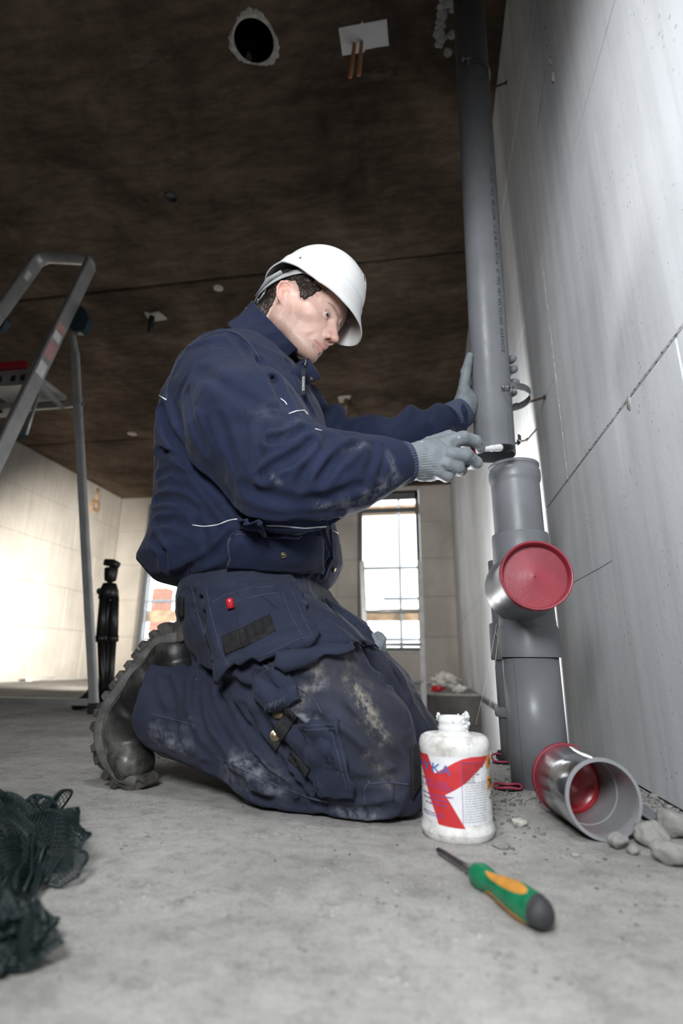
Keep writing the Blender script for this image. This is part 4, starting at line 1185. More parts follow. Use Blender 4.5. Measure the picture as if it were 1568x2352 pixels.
wad(1025, 1577, 5.4, .12, 3, M['rag'], 'crumpled_sheet', 'crumpled white sheet on the far floor by the right wall', 'sheet', (1.1, .9, .6))
wad(1056, 1580, 5.0, .07, 5, M['rag'], 'crumpled_sheet', 'smaller white scrap at the foot of the right wall', 'sheet', (.9, .9, .45))
wad(1004, 1583, 5.1, .05, 7, M['red_edge'], 'red_scrap', 'small red scrap on the far floor beside the white sheet', 'scrap', (1.2, .8, .5))
wad(262, 1592, 2.9, .055, 8, M['rag'], 'plastic_bag', 'small pale plastic bag on the floor behind the boot', 'bag', (.8, .9, 1.2))

# dark debris netting bunched at the lower left
M['net'] = plain('dark_green_netting', (0.004, 0.013, 0.0135), 0.5, var=0.5, scale=60)
nrng = np.random.RandomState(3)
def net_sheet(c00, c10, c11, c01, nu, nv, seed, amp, lift, hem=True, r=.0008):
    """a crumpled sheet of mesh: knots on a bent grid, a thin three-sided cord along every grid edge"""
    rs = np.random.RandomState(seed)
    u, v = np.meshgrid(np.linspace(0, 1, nu), np.linspace(0, 1, nv), indexing='ij')
    c00, c10, c11, c01 = [np.asarray(c, float) for c in (c00, c10, c11, c01)]
    P = (c00[None, None] * ((1 - u) * (1 - v))[..., None] + c10 * (u * (1 - v))[..., None] + c11 * (u * v)[..., None] + c01 * ((1 - u) * v)[..., None])
    D = np.zeros_like(P)
    for k in range(11):
        f = rs.uniform(2, 5 + 2.4 * k, 2); ph = rs.uniform(0, 6.28, 3); a = amp / (1 + .6 * k)
        w = np.sin(f[0] * 2 * u + f[1] * 2 * v + ph[0])
        D += a * w[..., None] * rs.normal(0, 1, 3)[None, None] * np.array([.6, .6, 1.0])
    P = P + D
    P[..., 2] = np.abs(P[..., 2]) + .002 + lift * np.sin(np.pi * np.clip(v, 0, 1)) * np.clip(1.2 - u * .5, 0, 1)
    edges = [(P[i, j], P[i + 1, j]) for i in range(nu - 1) for j in range(nv)] + [(P[i, j], P[i, j + 1]) for i in range(nu) for j in range(nv - 1)]
    A = np.array([e[0] for e in edges]); B = np.array([e[1] for e in edges])
    d = B - A; d /= np.linalg.norm(d, axis=1, keepdims=True) + 1e-9
    h_ = np.where(np.abs(d[:, 2:3]) < .9, np.array([[0, 0, 1.0]]), np.array([[1.0, 0, 0]]))
    s = np.cross(d, h_); s /= np.linalg.norm(s, axis=1, keepdims=True); w = np.cross(d, s)
    V, Q = [], []
    for e, X in ((0, A), (1, B)):
        for k in range(3):
            a = 2 * math.pi * k / 3; V.append(X + r * (math.cos(a) * s + math.sin(a) * w))
    V = np.stack(V, 1).reshape(-1, 3); base = np.arange(len(A))[:, None] * 6
    Q = np.concatenate([base + np.array([[k, (k + 1) % 3, 3 + (k + 1) % 3, 3 + k]]) for k in range(3)])
    hems = []
    if hem:
        hems.append(tube([P[-1, j] for j in range(0, nv)], .0017, 6)); hems.append(tube([P[i, 0] for i in range(0, nu)], .0014, 6)); hems.append(tube([P[i, -1] for i in range(0, nu)], .0012, 6))
    return V, Q, hems
Vs, Qs, hm, k = [], [], [], 0
def nz(x, y, z=0.0): return at_z(x, y, z)
tips = [((-260, 2080), (170, 2000), (150, 1925), (-260, 1880), 12, .010, .045), ((-260, 2060), (150, 2035), (176, 1945), (-260, 1900), 13, .009, .060), ((-240, 2120), (110, 2050), (120, 1890), (-260, 1890), 14, .012, .055),
        ((-260, 2150), (60, 2080), (90, 1900), (-260, 1900), 15, .012, .040), ((-240, 2140), (40, 2090), (60, 1920), (-240, 1920), 18, .012, .05), ((-220, 2320), (80, 2230), (88, 2170), (-220, 2130), 16, .007, .022), ((-220, 2300), (70, 2245), (70, 2150), (-220, 2120), 17, .009, .028), ((-220, 2300), (60, 2235), (80, 2180), (-220, 2140), 19, .009, .02)]
for a, b, c, d, s, am, lf_ in tips:
    V, Q, h2 = net_sheet(nz(*a), nz(*b), nz(*c), nz(*d), 84, 64, s, am * 1.2, lf_, r=.00062)
    Vs.append(V); Qs.append(Q + k); k += len(V)
    hm += h2
nt = empty('debris_netting', nz(0, 2040)); tag(nt, 'bunched dark green debris netting at the lower left edge', 'netting')
link('mesh', mesh_np(np.concatenate(Vs), np.concatenate(Qs)), M['net'], nt)
obj('hem', join(*hm), M['net'], nt)
# ------------------------------------------------------------------ clothed figure: distance fields turned into one skin each
F32 = np.float32
def V3(*a): return np.array(a, F32)
def smin(a, b, k):
    h = np.clip(0.5 + 0.5 * (b - a) / k, 0, 1)
    return b + (a - b) * h - k * h * (1 - h)
def smax(a, b, k): return -smin(-a, -b, k)
def rcone(p, a, b, ra, rb):
    a = np.asarray(a, F32); b = np.asarray(b, F32); d = b - a
    t = np.clip((p - a) @ d / (d @ d), 0, 1)
    q = p - a - t[:, None] * d
    return np.sqrt((q * q).sum(1)) - (ra + (rb - ra) * t)
def chain(p, pts, k=0.012):
    d = None
    for (a, ra), (b, rb) in zip(pts, pts[1:]):
        e = rcone(p, a, b, ra, rb)
        d = e if d is None else smin(d, e, k)
    return d
def ellip(p, c, r, R=None):
    q = p - np.asarray(c, F32)
    if R is not None: q = q @ np.asarray(R, F32).T
    r = np.asarray(r, F32)
    k0 = np.sqrt(((q / r) ** 2).sum(1)); k1 = np.sqrt(((q / (r * r)) ** 2).sum(1)) + 1e-9
    return k0 * (k0 - 1) / k1
def segd(p, a, b):
    a = np.asarray(a, F32); b = np.asarray(b, F32); d = b - a
    t = np.clip((p - a) @ d / (d @ d + 1e-12), 0, 1)
    q = p - a - t[:, None] * d
    return np.sqrt((q * q).sum(1)), t
def polyd(p, pts):
    A_ = np.asarray(pts, F32)
    if len(p) * (len(A_) - 1) < 60000:
        a = A_[:-1][None]; d = (A_[1:] - A_[:-1])[None]; q = p[:, None] - a
        t = np.clip((q * d).sum(2) / ((d * d).sum(2) + 1e-12), 0, 1)
        r = q - t[:, :, None] * d
        return np.sqrt((r * r).sum(2)).min(1)
    return polyd_loop(p, pts)
def polyd_loop(p, pts):
    best = None
    for a, b in zip(pts, pts[1:]):
        e, _ = segd(p, a, b)
        best = e if best is None else np.minimum(best, e)
    return best
def hash3(ix, iy, iz):
    n = (ix * 374761393 + iy * 668265263 + iz * 2147483647 * 0 + iz * 1274126177).astype(np.int64) & 0x7fffffff
    n = ((n ^ (n >> 13)) * 1103515245) & 0x7fffffff
    return ((n ^ (n >> 16)) & 0xffff).astype(F32) / 65535.0
def vnoise(p, scale, seed=0):
    """smooth value noise in -1..1"""
    q = p * F32(scale) + F32(seed * 17.13 + 100)
    i = np.floor(q).astype(np.int64); f = (q - i).astype(F32); f = f * f * (3 - 2 * f)
    out = 0
    for dx in (0, 1):
        for dy in (0, 1):
            for dz in (0, 1):
                w = (f[:, 0] if dx else 1 - f[:, 0]) * (f[:, 1] if dy else 1 - f[:, 1]) * (f[:, 2] if dz else 1 - f[:, 2])
                out = out + w * hash3(i[:, 0] + dx, i[:, 1] + dy, i[:, 2] + dz)
    return out * 2 - 1
def sdf_mesh(fn, lo, hi, vox, blk=8):
    """surface nets over the blocks that the surface passes through"""
    lo = np.asarray(lo, float); hi = np.asarray(hi, float)
    nb = np.maximum(1, np.ceil((hi - lo) / (vox * blk)).astype(int))
    N = nb * blk
    gx = [lo[i] + vox * blk * (np.arange(nb[i]) + 0.5) - vox * .5 for i in range(3)]
    C = np.stack(np.meshgrid(*gx, indexing='ij'), -1).reshape(-1, 3).astype(F32)
    d = np.concatenate([fn(C[i:i + 200000]) for i in range(0, len(C), 200000)])
    act = np.abs(d) < vox * blk * 0.87 * 1.7 + 0.012
    G = np.repeat(np.repeat(np.repeat(np.where(d < 0, -1.0, 1.0).reshape(nb).astype(F32), blk, 0), blk, 1), blk, 2)
    off = np.stack(np.meshgrid(*[np.arange(blk)] * 3, indexing='ij'), -1).reshape(-1, 3)
    ids = np.stack(np.unravel_index(np.nonzero(act)[0], nb), -1)
    step = 400
    for s in range(0, len(ids), step):
        idx = (ids[s:s + step, None, :] * blk + off[None]).reshape(-1, 3)
        P = (lo + idx * vox).astype(F32)
        G[idx[:, 0], idx[:, 1], idx[:, 2]] = fn(P)
    S = G < 0
    # cells with a sign change
    c = S[:-1, :-1, :-1].astype(np.int8)
    tot = np.zeros(c.shape, np.int8)
    for dx in (0, 1):
        for dy in (0, 1):
            for dz in (0, 1):
                tot += S[dx:S.shape[0] - 1 + dx, dy:S.shape[1] - 1 + dy, dz:S.shape[2] - 1 + dz]
    cell = np.stack(np.nonzero((tot > 0) & (tot < 8)), -1)
    vid = np.full(c.shape, -1, np.int32); vid[cell[:, 0], cell[:, 1], cell[:, 2]] = np.arange(len(cell))
    corners = np.array([(a, b, e) for a in (0, 1) for b in (0, 1) for e in (0, 1)])
    val = np.stack([G[cell[:, 0] + k[0], cell[:, 1] + k[1], cell[:, 2] + k[2]] for k in corners], 1)
    acc = np.zeros((len(cell), 3)); cnt = np.zeros(len(cell))
    for i in range(8):
        for j in range(i + 1, 8):
            if np.abs(corners[i] - corners[j]).sum() != 1: continue
            a, b = val[:, i], val[:, j]
            m = (a < 0) != (b < 0)
            t = np.clip(a / np.where(np.abs(a - b) < 1e-9, 1e-9, a - b), 0, 1)
            pt = corners[i] + t[:, None] * (corners[j] - corners[i])
            acc[m] += pt[m]; cnt[m] += 1
    V = lo + (cell + acc / np.maximum(cnt, 1)[:, None]) * vox
    Q = []
    for ax in range(3):
        u, w = (ax + 1) % 3, (ax + 2) % 3
        sl0 = [slice(None)] * 3; sl1 = [slice(None)] * 3
        sl0[ax] = slice(0, -1); sl1[ax] = slice(1, None)
        A, B = S[tuple(sl0)], S[tuple(sl1)]
        for rev in (False, True):
            e = np.stack(np.nonzero((A & ~B) if not rev else (~A & B)), -1)
            ok = (e[:, u] > 0) & (e[:, w] > 0) & (e[:, u] < S.shape[u] - 1) & (e[:, w] < S.shape[w] - 1)
            e = e[ok]
            def g(du, dw):
                q = e.copy(); q[:, u] -= du; q[:, w] -= dw
                return vid[q[:, 0], q[:, 1], q[:, 2]]
            quad = np.stack([g(1, 1), g(0, 1), g(0, 0), g(1, 0)], 1)
            if rev: quad = quad[:, ::-1]
            Q.append(quad)
    Q = np.concatenate(Q); Q = Q[(Q >= 0).all(1)]
    return V, Q
def relax(V, Q, it=1, f=0.5):
    """a little Laplacian smoothing"""
    for _ in range(it):
        acc = np.zeros_like(V); cnt = np.zeros(len(V))
        for k in range(4):
            a, b = Q[:, k], Q[:, (k + 1) % 4]
            np.add.at(acc, a, V[b]); np.add.at(cnt, a, 1)
            np.add.at(acc, b, V[a]); np.add.at(cnt, b, 1)
        V = V + f * (acc / np.maximum(cnt, 1)[:, None] - V)
    return V
def skin(name, fn, lo, hi, vox, material, parent, attrs=None, smooth=1, keep=None):
    V, Q = sdf_mesh(fn, lo, hi, vox)
    if smooth: V = relax(V, Q, smooth)
    me = mesh_np(V, Q, name)
    o = link(name, me, material, parent, True)
    W = V.astype(F32)
    for k, f in (attrs or {}).items():
        at_ = me.attributes.new(k, 'FLOAT', 'POINT')
        val = np.zeros(len(me.vertices), F32)
        val[:len(W)] = f(W)[:len(val)]
        at_.data.foreach_set('value', val)
    return o
def march(fn, px, py, t0=0.5, t1=2.6, n=130):
    """where the line of sight through a photo pixel first meets the cloth, with the outward normal"""
    px = np.atleast_1d(np.asarray(px, float)); py = np.atleast_1d(np.asarray(py, float))
    r = np.stack([(px - 784) / FPX, (py - 1176) / FPX, np.ones_like(px)], 1) @ RM.T
    r = r / np.linalg.norm(r, axis=1, keepdims=True)
    t = np.full(len(px), t0)
    for _ in range(n):
        d = fn((CAM + r * t[:, None]).astype(F32))
        t = np.where(t < t1, t + np.where(d > 0.0006, np.maximum(d * 0.62, 0.0004), np.where(d < -.0006, d * .5, 0)), t)
        if ((np.abs(d) < .0007) | (t >= t1)).all(): break
    P = CAM + r * t[:, None]
    return P, normals(fn, P), t < t1
def normals(fn, P, e=0.004):
    P = np.asarray(P, float); g = np.zeros_like(P)
    for i in range(3):
        a = P.copy(); b = P.copy(); a[:, i] += e; b[:, i] -= e
        g[:, i] = fn(a.astype(F32)) - fn(b.astype(F32))
    return g / (np.linalg.norm(g, axis=1, keepdims=True) + 1e-9)
def fix_grid(P, ok, ref):
    if not ok.all():
        P[~ok] = ref[~ok]
    return P
def patch(name, fn, quad, nu, nv, thick, lift, material, parent, flare=None, round_=0.0, relaxn=4):
    """a piece of cloth laid on the figure: a grid over a four-cornered patch, pushed out by lift, with a back and an edge"""
    u, v = np.meshgrid(np.linspace(0, 1, nu), np.linspace(0, 1, nv), indexing='ij')
    q = [np.asarray(c, float) for c in quad]
    pp = (q[0] * ((1 - u) * (1 - v))[..., None] + q[1] * (u * (1 - v))[..., None] + q[2] * (u * v)[..., None] + q[3] * ((1 - u) * v)[..., None])
    P, Nn, ok = march(fn, pp[..., 0].ravel(), pp[..., 1].ravel())
    P = P.reshape(nu, nv, 3); Nn = Nn.reshape(nu, nv, 3); okg = ok.reshape(nu, nv)
    if not okg.all():
        good = P[okg].mean(0); P[~okg] = good
    for _ in range(relaxn):
        Pn = P.copy()
        Pn[1:-1, 1:-1] = (P[:-2, 1:-1] + P[2:, 1:-1] + P[1:-1, :-2] + P[1:-1, 2:]) / 4
        P = P + .5 * (Pn - P)
        Nn[1:-1, 1:-1] = (Nn[:-2, 1:-1] + Nn[2:, 1:-1] + Nn[1:-1, :-2] + Nn[1:-1, 2:]) / 4
    Nn /= np.linalg.norm(Nn, axis=2, keepdims=True) + 1e-9
    L = np.full((nu, nv), lift)
    if flare is not None: L = L + flare(u, v)
    edge = np.minimum(np.minimum(u, 1 - u) * (nu - 1), np.minimum(v, 1 - v) * (nv - 1))
    top = P + Nn * (L + thick + np.where(edge < 1, -thick * .35, 0))[..., None]
    bot = P + Nn * (L - 0.003)[..., None]
    V = np.concatenate([top.reshape(-1, 3), bot.reshape(-1, 3)]); n = nu * nv
    Q = []
    for i in range(nu - 1):
        for j in range(nv - 1):
            a = i * nv + j
            Q.append((a, a + nv, a + nv + 1, a + 1)); Q.append((n + a, n + a + 1, n + a + nv + 1, n + a + nv))
    ring = [(i, 0) for i in range(nu)] + [(nu - 1, j) for j in range(1, nv)] + [(i, nv - 1) for i in range(nu - 2, -1, -1)] + [(0, j) for j in range(nv - 2, 0, -1)]
    rr = [i * nv + j for i, j in ring]
    for a, b in zip(rr, rr[1:] + rr[:1]): Q.append((b, a, n + a, n + b))
    o = link(name, mesh_np(V, np.array(Q)), material, parent, True)
    bm = bmesh.new(); bm.from_mesh(o.data); bmesh.ops.recalc_face_normals(bm, faces=bm.faces[:]); bm.to_mesh(o.data); bm.free()
    return o, top
def cord(name, fn, pts, r, lift, material, parent, n=7, step=7, flat=1.0):
    """a thin line (piping, seam, stitching) laid on the cloth along pixels"""
    out = []
    for (x, y), (u, v) in zip(pts, pts[1:]):
        k = max(1, int(math.hypot(u - x, v - y) / step)); out += [(x + (u - x) * i / k, y + (v - y) * i / k) for i in range(k)]
    out.append(pts[-1]); out = np.array(out, float)
    if len(out) > 6:
        for _ in range(2): out[1:-1] = (out[:-2] + 2 * out[1:-1] + out[2:]) / 4
    P, Nn, ok = march(fn, out[:, 0], out[:, 1]); P, Nn = P[ok], Nn[ok]
    if len(P) < 2: return None
    P = P + Nn * lift
    return obj(name, tube(list(P), r, n, flat=flat), material, parent)
def stud(name, fn, px, py, r, h, material, parent, hole=False, lift=0.0):
    P, Nn, ok = march(fn, [px], [py])
    prof = [(r, -0.003), (r, h * .6), (r * .85, h), (r * .55, h * .75 if hole else h), (0.0, h * (.35 if hole else .9))]
    return obj(name, lathe(prof, P[0] + Nn[0] * lift, Nn[0], 18), material, parent)
# ------------------------------------------------------------------ the kneeling man
def A(px, py, Y): return at(px, py, Y).astype(F32)
FD = V3(0.96, -0.28, 0); LD = V3(0.28, 0.96, 0)

# torso: sections by height, centre and half widths taken from the outline of the jacket
TOR = [(1362, 455, 722, 1.12, .14), (1338, 384, 756, 1.12, .195), (1295, 350, 780, 1.12, .22), (1245, 374, 772, 1.11, .21), (1180, 382, 758, 1.10, .20), (1100, 388, 754, 1.10, .20),
       (1050, 388, 752, 1.10, .205), (950, 402, 735, 1.10, .205), (880, 442, 705, 1.10, .190), (840, 475, 680, 1.10, .155), (808, 525, 655, 1.10, .100), (780, 555, 645, 1.10, .05)]
_tz, _tc, _ta = [], [], []
for y, b, f, Yc, aL in TOR:
    pb, pf = A(b, y, Yc), A(f, y, Yc)
    w = (pf[0] - pb[0]) / 2
    aF = math.sqrt(max(w * w - (aL * .28) ** 2, .03 ** 2)) / .96
    _tz.append((pb[2] + pf[2]) / 2); _tc.append((pb + pf) / 2); _ta.append((aF, aL))
_o = np.argsort(_tz); _tz = np.array(_tz, F32)[_o]; _tc = np.array(_tc, F32)[_o]; _ta = np.array(_ta, F32)[_o]
def torso(p, grow=0.0):
    z = np.clip(p[:, 2], _tz[0], _tz[-1])
    cx = np.interp(z, _tz, _tc[:, 0]); cy = np.interp(z, _tz, _tc[:, 1])
    aF = np.interp(z, _tz, _ta[:, 0]) + grow; aL = np.interp(z, _tz, _ta[:, 1]) + grow
    dx, dy = p[:, 0] - cx, p[:, 1] - cy
    f = dx * FD[0] + dy * FD[1]; l = dx * LD[0] + dy * LD[1]
    q = ((np.abs(f) / aF) ** 2.3 + (np.abs(l) / aL) ** 2.3) ** (1 / 2.3)
    d = (q - 1) * np.minimum(aF, aL) * .9
    return smax(d.astype(F32), np.maximum(p[:, 2] - _tz[-1], _tz[0] - p[:, 2]).astype(F32), .02)

R_SH, R_EL, R_WR = A(510, 902, .965), A(668, 1098, .885), A(925, 1062, .955)
L_SH = A(560, 880, 1.25); L_EL, L_WR = A(800, 1015, 1.30), A(1062, 945, 1.33)
R_CUFF0, R_CUFF1 = A(895, 1063, .945), A(938, 1060, .962)
def sleeve_r(p):
    return chain(p, [(R_SH, .096), (A(570, 985, .91), .112), (R_EL, .100), (A(790, 1085, .915), .075), (A(870, 1070, .937), .052), (A(905, 1065, .949), .042)], .03)
def sleeve_l(p):
    return chain(p, [(L_SH, .085), (A(700, 960, 1.31), .080), (L_EL, .066), (A(880, 1010, 1.30), .062), (A(965, 985, 1.31), .056), (A(1040, 962, 1.325), .044)], .025)

def jacket_smooth(p):
    return smin(smin(torso(p), sleeve_l(p), .03), sleeve_r(p), .012)
def valleys(fn, lst):
    """creases as lines that lie on the smooth cloth: pixels, depth, width"""
    out = []
    for pts, dep, wid in lst:
        wid = wid * .74
        P, _, ok = march(fn, [q[0] for q in pts], [q[1] for q in pts])
        P = [x.astype(F32) for x in P[ok]]
        if len(P) > 1: out.append((P, dep, wid))
    return out
VALLEY_J = valleys(jacket_smooth, [
    ([(371, 942), (383, 988), (426, 1051), (472, 1104), (512, 1154), (535, 1180)], .016, .014), ([(535, 1180), (600, 1200), (680, 1204), (765, 1196)], .012, .012),
    ([(622, 1012), (655, 1008), (684, 994), (702, 985)], .014, .010), ([(715, 1014), (700, 1034), (665, 1056), (632, 1071), (606, 1094)], .013, .011),
    ([(818, 1022), (786, 1044), (762, 1066), (735, 1104)], .011, .011), ([(755, 1000), (738, 1030), (715, 1060), (690, 1110)], .008, .011), ([(862, 1020), (858, 1050), (842, 1082), (838, 1120)], .006, .009),
    ([(880, 1024), (882, 1060), (872, 1096)], .005, .007), ([(700, 1150), (760, 1140), (822, 1118)], .006, .012), ([(560, 1120), (610, 1140), (670, 1150)], .006, .014),
    ([(532, 770), (560, 800), (600, 845), (625, 880)], .006, .010), ([(595, 828), (632, 886), (655, 925), (668, 965)], .011, .011), ([(455, 850), (520, 890), (598, 935), (650, 955)], .005, .016),
    ([(500, 960), (520, 1020), (540, 1080)], .004, .012), ([(430, 900), (440, 960), (470, 1030)], .004, .012), ([(600, 960), (600, 1020), (585, 1090)], .004, .012), ([(470, 800), (440, 850), (410, 910)], .003, .010),
    ([(360, 1036), (390, 1040), (420, 1050), (440, 1075)], .008, .009), ([(362, 1092), (395, 1076), (425, 1090)], .007, .009), ([(356, 1150), (384, 1143), (420, 1150), (452, 1174)], .010, .010), ([(360, 1200), (400, 1196), (440, 1215)], .007, .010),
    ([(352, 1240), (375, 1270), (380, 1310)], .010, .010), ([(400, 1320), (450, 1300), (500, 1270), (528, 1235)], .010, .011), ([(440, 1190), (470, 1230), (480, 1290)], .005, .010), ([(740, 1215), (752, 1260), (740, 1320)], .010, .009),
    ([(560, 1330), (640, 1322), (700, 1318)], .007, .010), ([(640, 760), (660, 830), (690, 900), (720, 950)], .006, .010)])
def fold(p, lst):
    """creases do not add up where they cross: the deepest one wins, softly"""
    acc = np.zeros(len(p), F32); rid = np.zeros(len(p), F32)
    for pts, dep, wid in lst:
        B = np.asarray(pts, F32); near = ((p > B.min(0) - 4 * wid) & (p < B.max(0) + 4 * wid)).all(1)
        if not near.any(): continue
        e = polyd(p[near], pts)
        v = dep * np.exp(-(e / wid) ** 2); r = .40 * dep * np.exp(-((e - 2.0 * wid) / (1.0 * wid)) ** 2)
        acc[near] = (acc[near] ** 3 + v ** 3) ** (1 / 3); rid[near] = (rid[near] ** 2 + r ** 2) ** .5
    return np.minimum(acc * 1.35, .021) - np.minimum(rid * 1.35, .008)
def rumple(p, a, s, seed, st=(1, 1, 1)):
    q = p * np.asarray(st, F32)
    w = vnoise(q, s * .6, seed + 5)[:, None] * .05
    n = vnoise(q + w, s, seed); m = vnoise(q, s * 2.3, seed + 3)
    return a * ((1 - 2 * np.abs(n)) * .7 + .3 * m)
HEM_Z = A(560, 1338, 1.10)[2]
def jacket(p):
    t = torso(p)
    s = sleeve_r(p); s2 = sleeve_l(p)
    n2 = np.abs(s2) < .08
    if n2.any():
        s2 = s2.copy(); q = p[n2]
        ax = (L_WR - L_SH); ax = ax / np.linalg.norm(ax)
        s2[n2] = s2[n2] + .011 * np.sin((q @ ax) * 74 + 3.6 * vnoise(q, 8, 4)) * (.85 + .5 * vnoise(q, 7, 14)) + rumple(q, .004, 14, 6)
    d = smin(smin(t, s2, .03), s, .012)
    m = np.abs(d) < .07
    if m.any():
        q = p[m]; d = d.copy()
        d[m] = d[m] + fold(q, VALLEY_J) + rumple(q, .0042, 12, 1) + rumple(q, .0016, 30, 9)
    return d
WCUFF_R = (A(899, 1066, .945), A(940, 1061, .962))
WCUFF_L = (A(1036, 964, 1.325), A(1066, 944, 1.335))
def ribbed(p, a, b, ra, rb, n, amp=.0011):
    a = np.asarray(a, F32); b = np.asarray(b, F32); ax = (b - a) / np.linalg.norm(b - a)
    t = (p - a) @ ax; L = np.linalg.norm(b - a)
    q = p - a - t[:, None] * ax
    u, w, _ = frame_of(ax)
    ang = np.arctan2(q @ w.astype(F32), q @ u.astype(F32))
    r = np.sqrt((q * q).sum(1))
    tt = np.clip(t / L, 0, 1)
    return smax(r - (ra + (rb - ra) * tt) - amp * np.cos(ang * n), np.maximum(-t, t - L), .004)

# ---- trousers
R_HIP, R_KN, R_AN = A(572, 1415, 1.04), A(872, 1792, .955), A(415, 1612, 1.055)
L_HIP, L_KN = A(640, 1405, 1.24), A(922, 1698, 1.205)
L_AN = R_AN + LD * .27
PELV = A(555, 1395, 1.13)
def trousers_base(p):
    th = chain(p, [(R_HIP, .125), (A(690, 1555, .985), .118), (A(800, 1690, .955), .102), (R_KN, .084)], .03)
    ca = chain(p, [(R_KN + V3(0.0, 0, -.004), .080), (A(660, 1735, .985), .088), (A(520, 1660, 1.03), .092), (R_AN, .094), (R_AN + (R_AN - A(520, 1660, 1.03)) * .6, .094)], .03)
    hem_n = (R_AN - A(640, 1690, 1.0)); hem_n = hem_n / np.linalg.norm(hem_n)
    ca = smax(ca, (p - A(378, 1610, 1.055)) @ (hem_n + V3(-.25, 0, -.12)), .006)
    lt = chain(p, [(L_HIP, .12), (A(760, 1520, 1.22), .110), (A(850, 1610, 1.21), .098), (L_KN, .080)], .03)
    lc = chain(p, [(L_KN, .076), (A(680, 1660, 1.26), .085), (L_AN, .090)], .03)
    lc = smax(lc, (p - A(400, 1590, 1.32)) @ hem_n, .006)
    pv = smin(ellip(p, A(578, 1395, 1.13), (.145, .19, .15)), ellip(p, A(592, 1340, 1.13), (.140, .18, .10)), .04)
    return th, ca, lt, lc, pv
def trousers_smooth(p):
    th, ca, lt, lc, pv = trousers_base(p)
    r = smin(smin(th, pv, .05), ca, .012)
    l = smin(smin(lt, pv, .05), lc, .012)
    return smax(smin(r, l, .012), -(p[:, 2] - .003), .006)
VALLEY_P = valleys(trousers_smooth, [
    ([(716, 1700), (660, 1650), (600, 1606), (540, 1575), (475, 1548)], .020, .014), ([(470, 1560), (480, 1620), (520, 1700), (590, 1770), (660, 1830)], .016, .012), ([(530, 1600), (560, 1660), (620, 1740), (700, 1820)], .012, .011),
    ([(600, 1640), (640, 1700), (690, 1770), (730, 1820)], .010, .010), ([(600, 1516), (660, 1496), (730, 1484), (800, 1486)], .011, .009), ([(640, 1620), (690, 1602), (740, 1600), (790, 1640), (840, 1690)], .010, .009),
    ([(690, 1560), (760, 1600), (820, 1660), (870, 1720)], .006, .010), ([(740, 1690), (800, 1730), (860, 1770), (920, 1810)], .006, .010), ([(690, 1836), (760, 1856), (830, 1868), (900, 1858)], .010, .009),
    ([(430, 1660), (450, 1710), (500, 1760), (560, 1800)], .010, .012), ([(352, 1660), (400, 1662), (450, 1668)], .005, .007), ([(455, 1560), (452, 1620), (470, 1690), (510, 1750)], .016, .012), ([(500, 1590), (520, 1650), (560, 1710), (610, 1770), (660, 1810)], .013, .010), ([(560, 1620), (590, 1680), (640, 1740), (690, 1800)], .011, .009), ([(610, 1650), (640, 1690), (680, 1750), (720, 1810)], .010, .009), ([(380, 1560), (400, 1620), (398, 1700)], .006, .010), ([(470, 1760), (540, 1800), (620, 1836), (700, 1852)], .010, .010), ([(730, 1560), (790, 1620), (840, 1690), (880, 1750)], .005, .010), ([(690, 1640), (740, 1660), (800, 1710), (850, 1760)], .008, .009), ([(760, 1640), (820, 1670), (880, 1720), (930, 1760)], .007, .009), ([(880, 1560), (930, 1610), (970, 1660)], .008, .008), ([(640, 1360), (700, 1390), (770, 1440), (830, 1500)], .006, .012), ([(660, 1540), (700, 1530), (750, 1540)], .006, .010),
    ([(760, 1400), (820, 1450), (870, 1500), (930, 1600)], .010, .011), ([(860, 1510), (900, 1560), (950, 1630), (975, 1690)], .007, .010), ([(440, 1400), (470, 1440), (500, 1500)], .008, .011), ([(420, 1360), (480, 1370), (540, 1365)], .006, .010),
    ([(820, 1796), (880, 1790), (940, 1770)], .005, .008), ([(815, 1800), (812, 1850)], .004, .006)])
def trousers(p):
    d = trousers_smooth(p)
    m = np.abs(d) < .07
    if m.any():
        d = d.copy(); q = p[m]
        d[m] = d[m] + fold(q, VALLEY_P) + rumple(q, .0062, 11, 11) + rumple(q, .0030, 26, 15)
    return smax(d, -(p[:, 2] - .002), .004)

# ---- boots
BY = 1.055
SOLE = [(404, 1462), (372, 1466), (343, 1490), (291, 1562), (243, 1632), (232, 1684), (247, 1744), (280, 1790), (302, 1800)]
_bc = float(A(300, 1620, BY) @ LD)
def at_l(px, py, off=0.0):
    """point of the plane through the near foot (off: sideways from its middle)"""
    r = RM @ np.array([(px - 784) / FPX, (py - 1176) / FPX, 1.0]); n = LD.astype(float)
    return (CAM + r * ((_bc + off - CAM @ n) / (r @ n))).astype(F32)
def boot_pts(sh=V3(0, 0, 0)): return [at_l(x, y, -.040) + LD * .040 + sh for x, y in SOLE]
def sole_coord(p, sh):
    P = boot_pts(sh); best = np.full(len(p), 9.0, F32); sg = np.zeros(len(p), F32); arc = np.zeros(len(p), F32); s0 = 0.0
    n = LD; q = p - P[0]; l = q @ n
    for a, b in zip(P, P[1:]):
        a2 = a - n * ((a - P[0]) @ n); b2 = b - n * ((b - P[0]) @ n)
        d = b2 - a2; L = np.linalg.norm(d); pp = p - l[:, None] * n
        t = np.clip((pp - a2) @ d / (L * L), 0, 1)
        r = pp - a2 - t[:, None] * d; e = np.sqrt((r * r).sum(1))
        outn = np.cross(n, d / L)                                  # points away from the foot
        m = e < best
        best = np.where(m, e, best); sg = np.where(m, np.sign(r @ outn), sg); arc = np.where(m, s0 + t * L, arc); s0 += L
    return best, sg, arc, l, s0
def foot_w(arc, tot):
    u = arc / tot
    return np.interp(u, [0, .08, .3, .5, .75, .9, 1], [.028, .036, .036, .040, .044, .038, .020]).astype(F32)
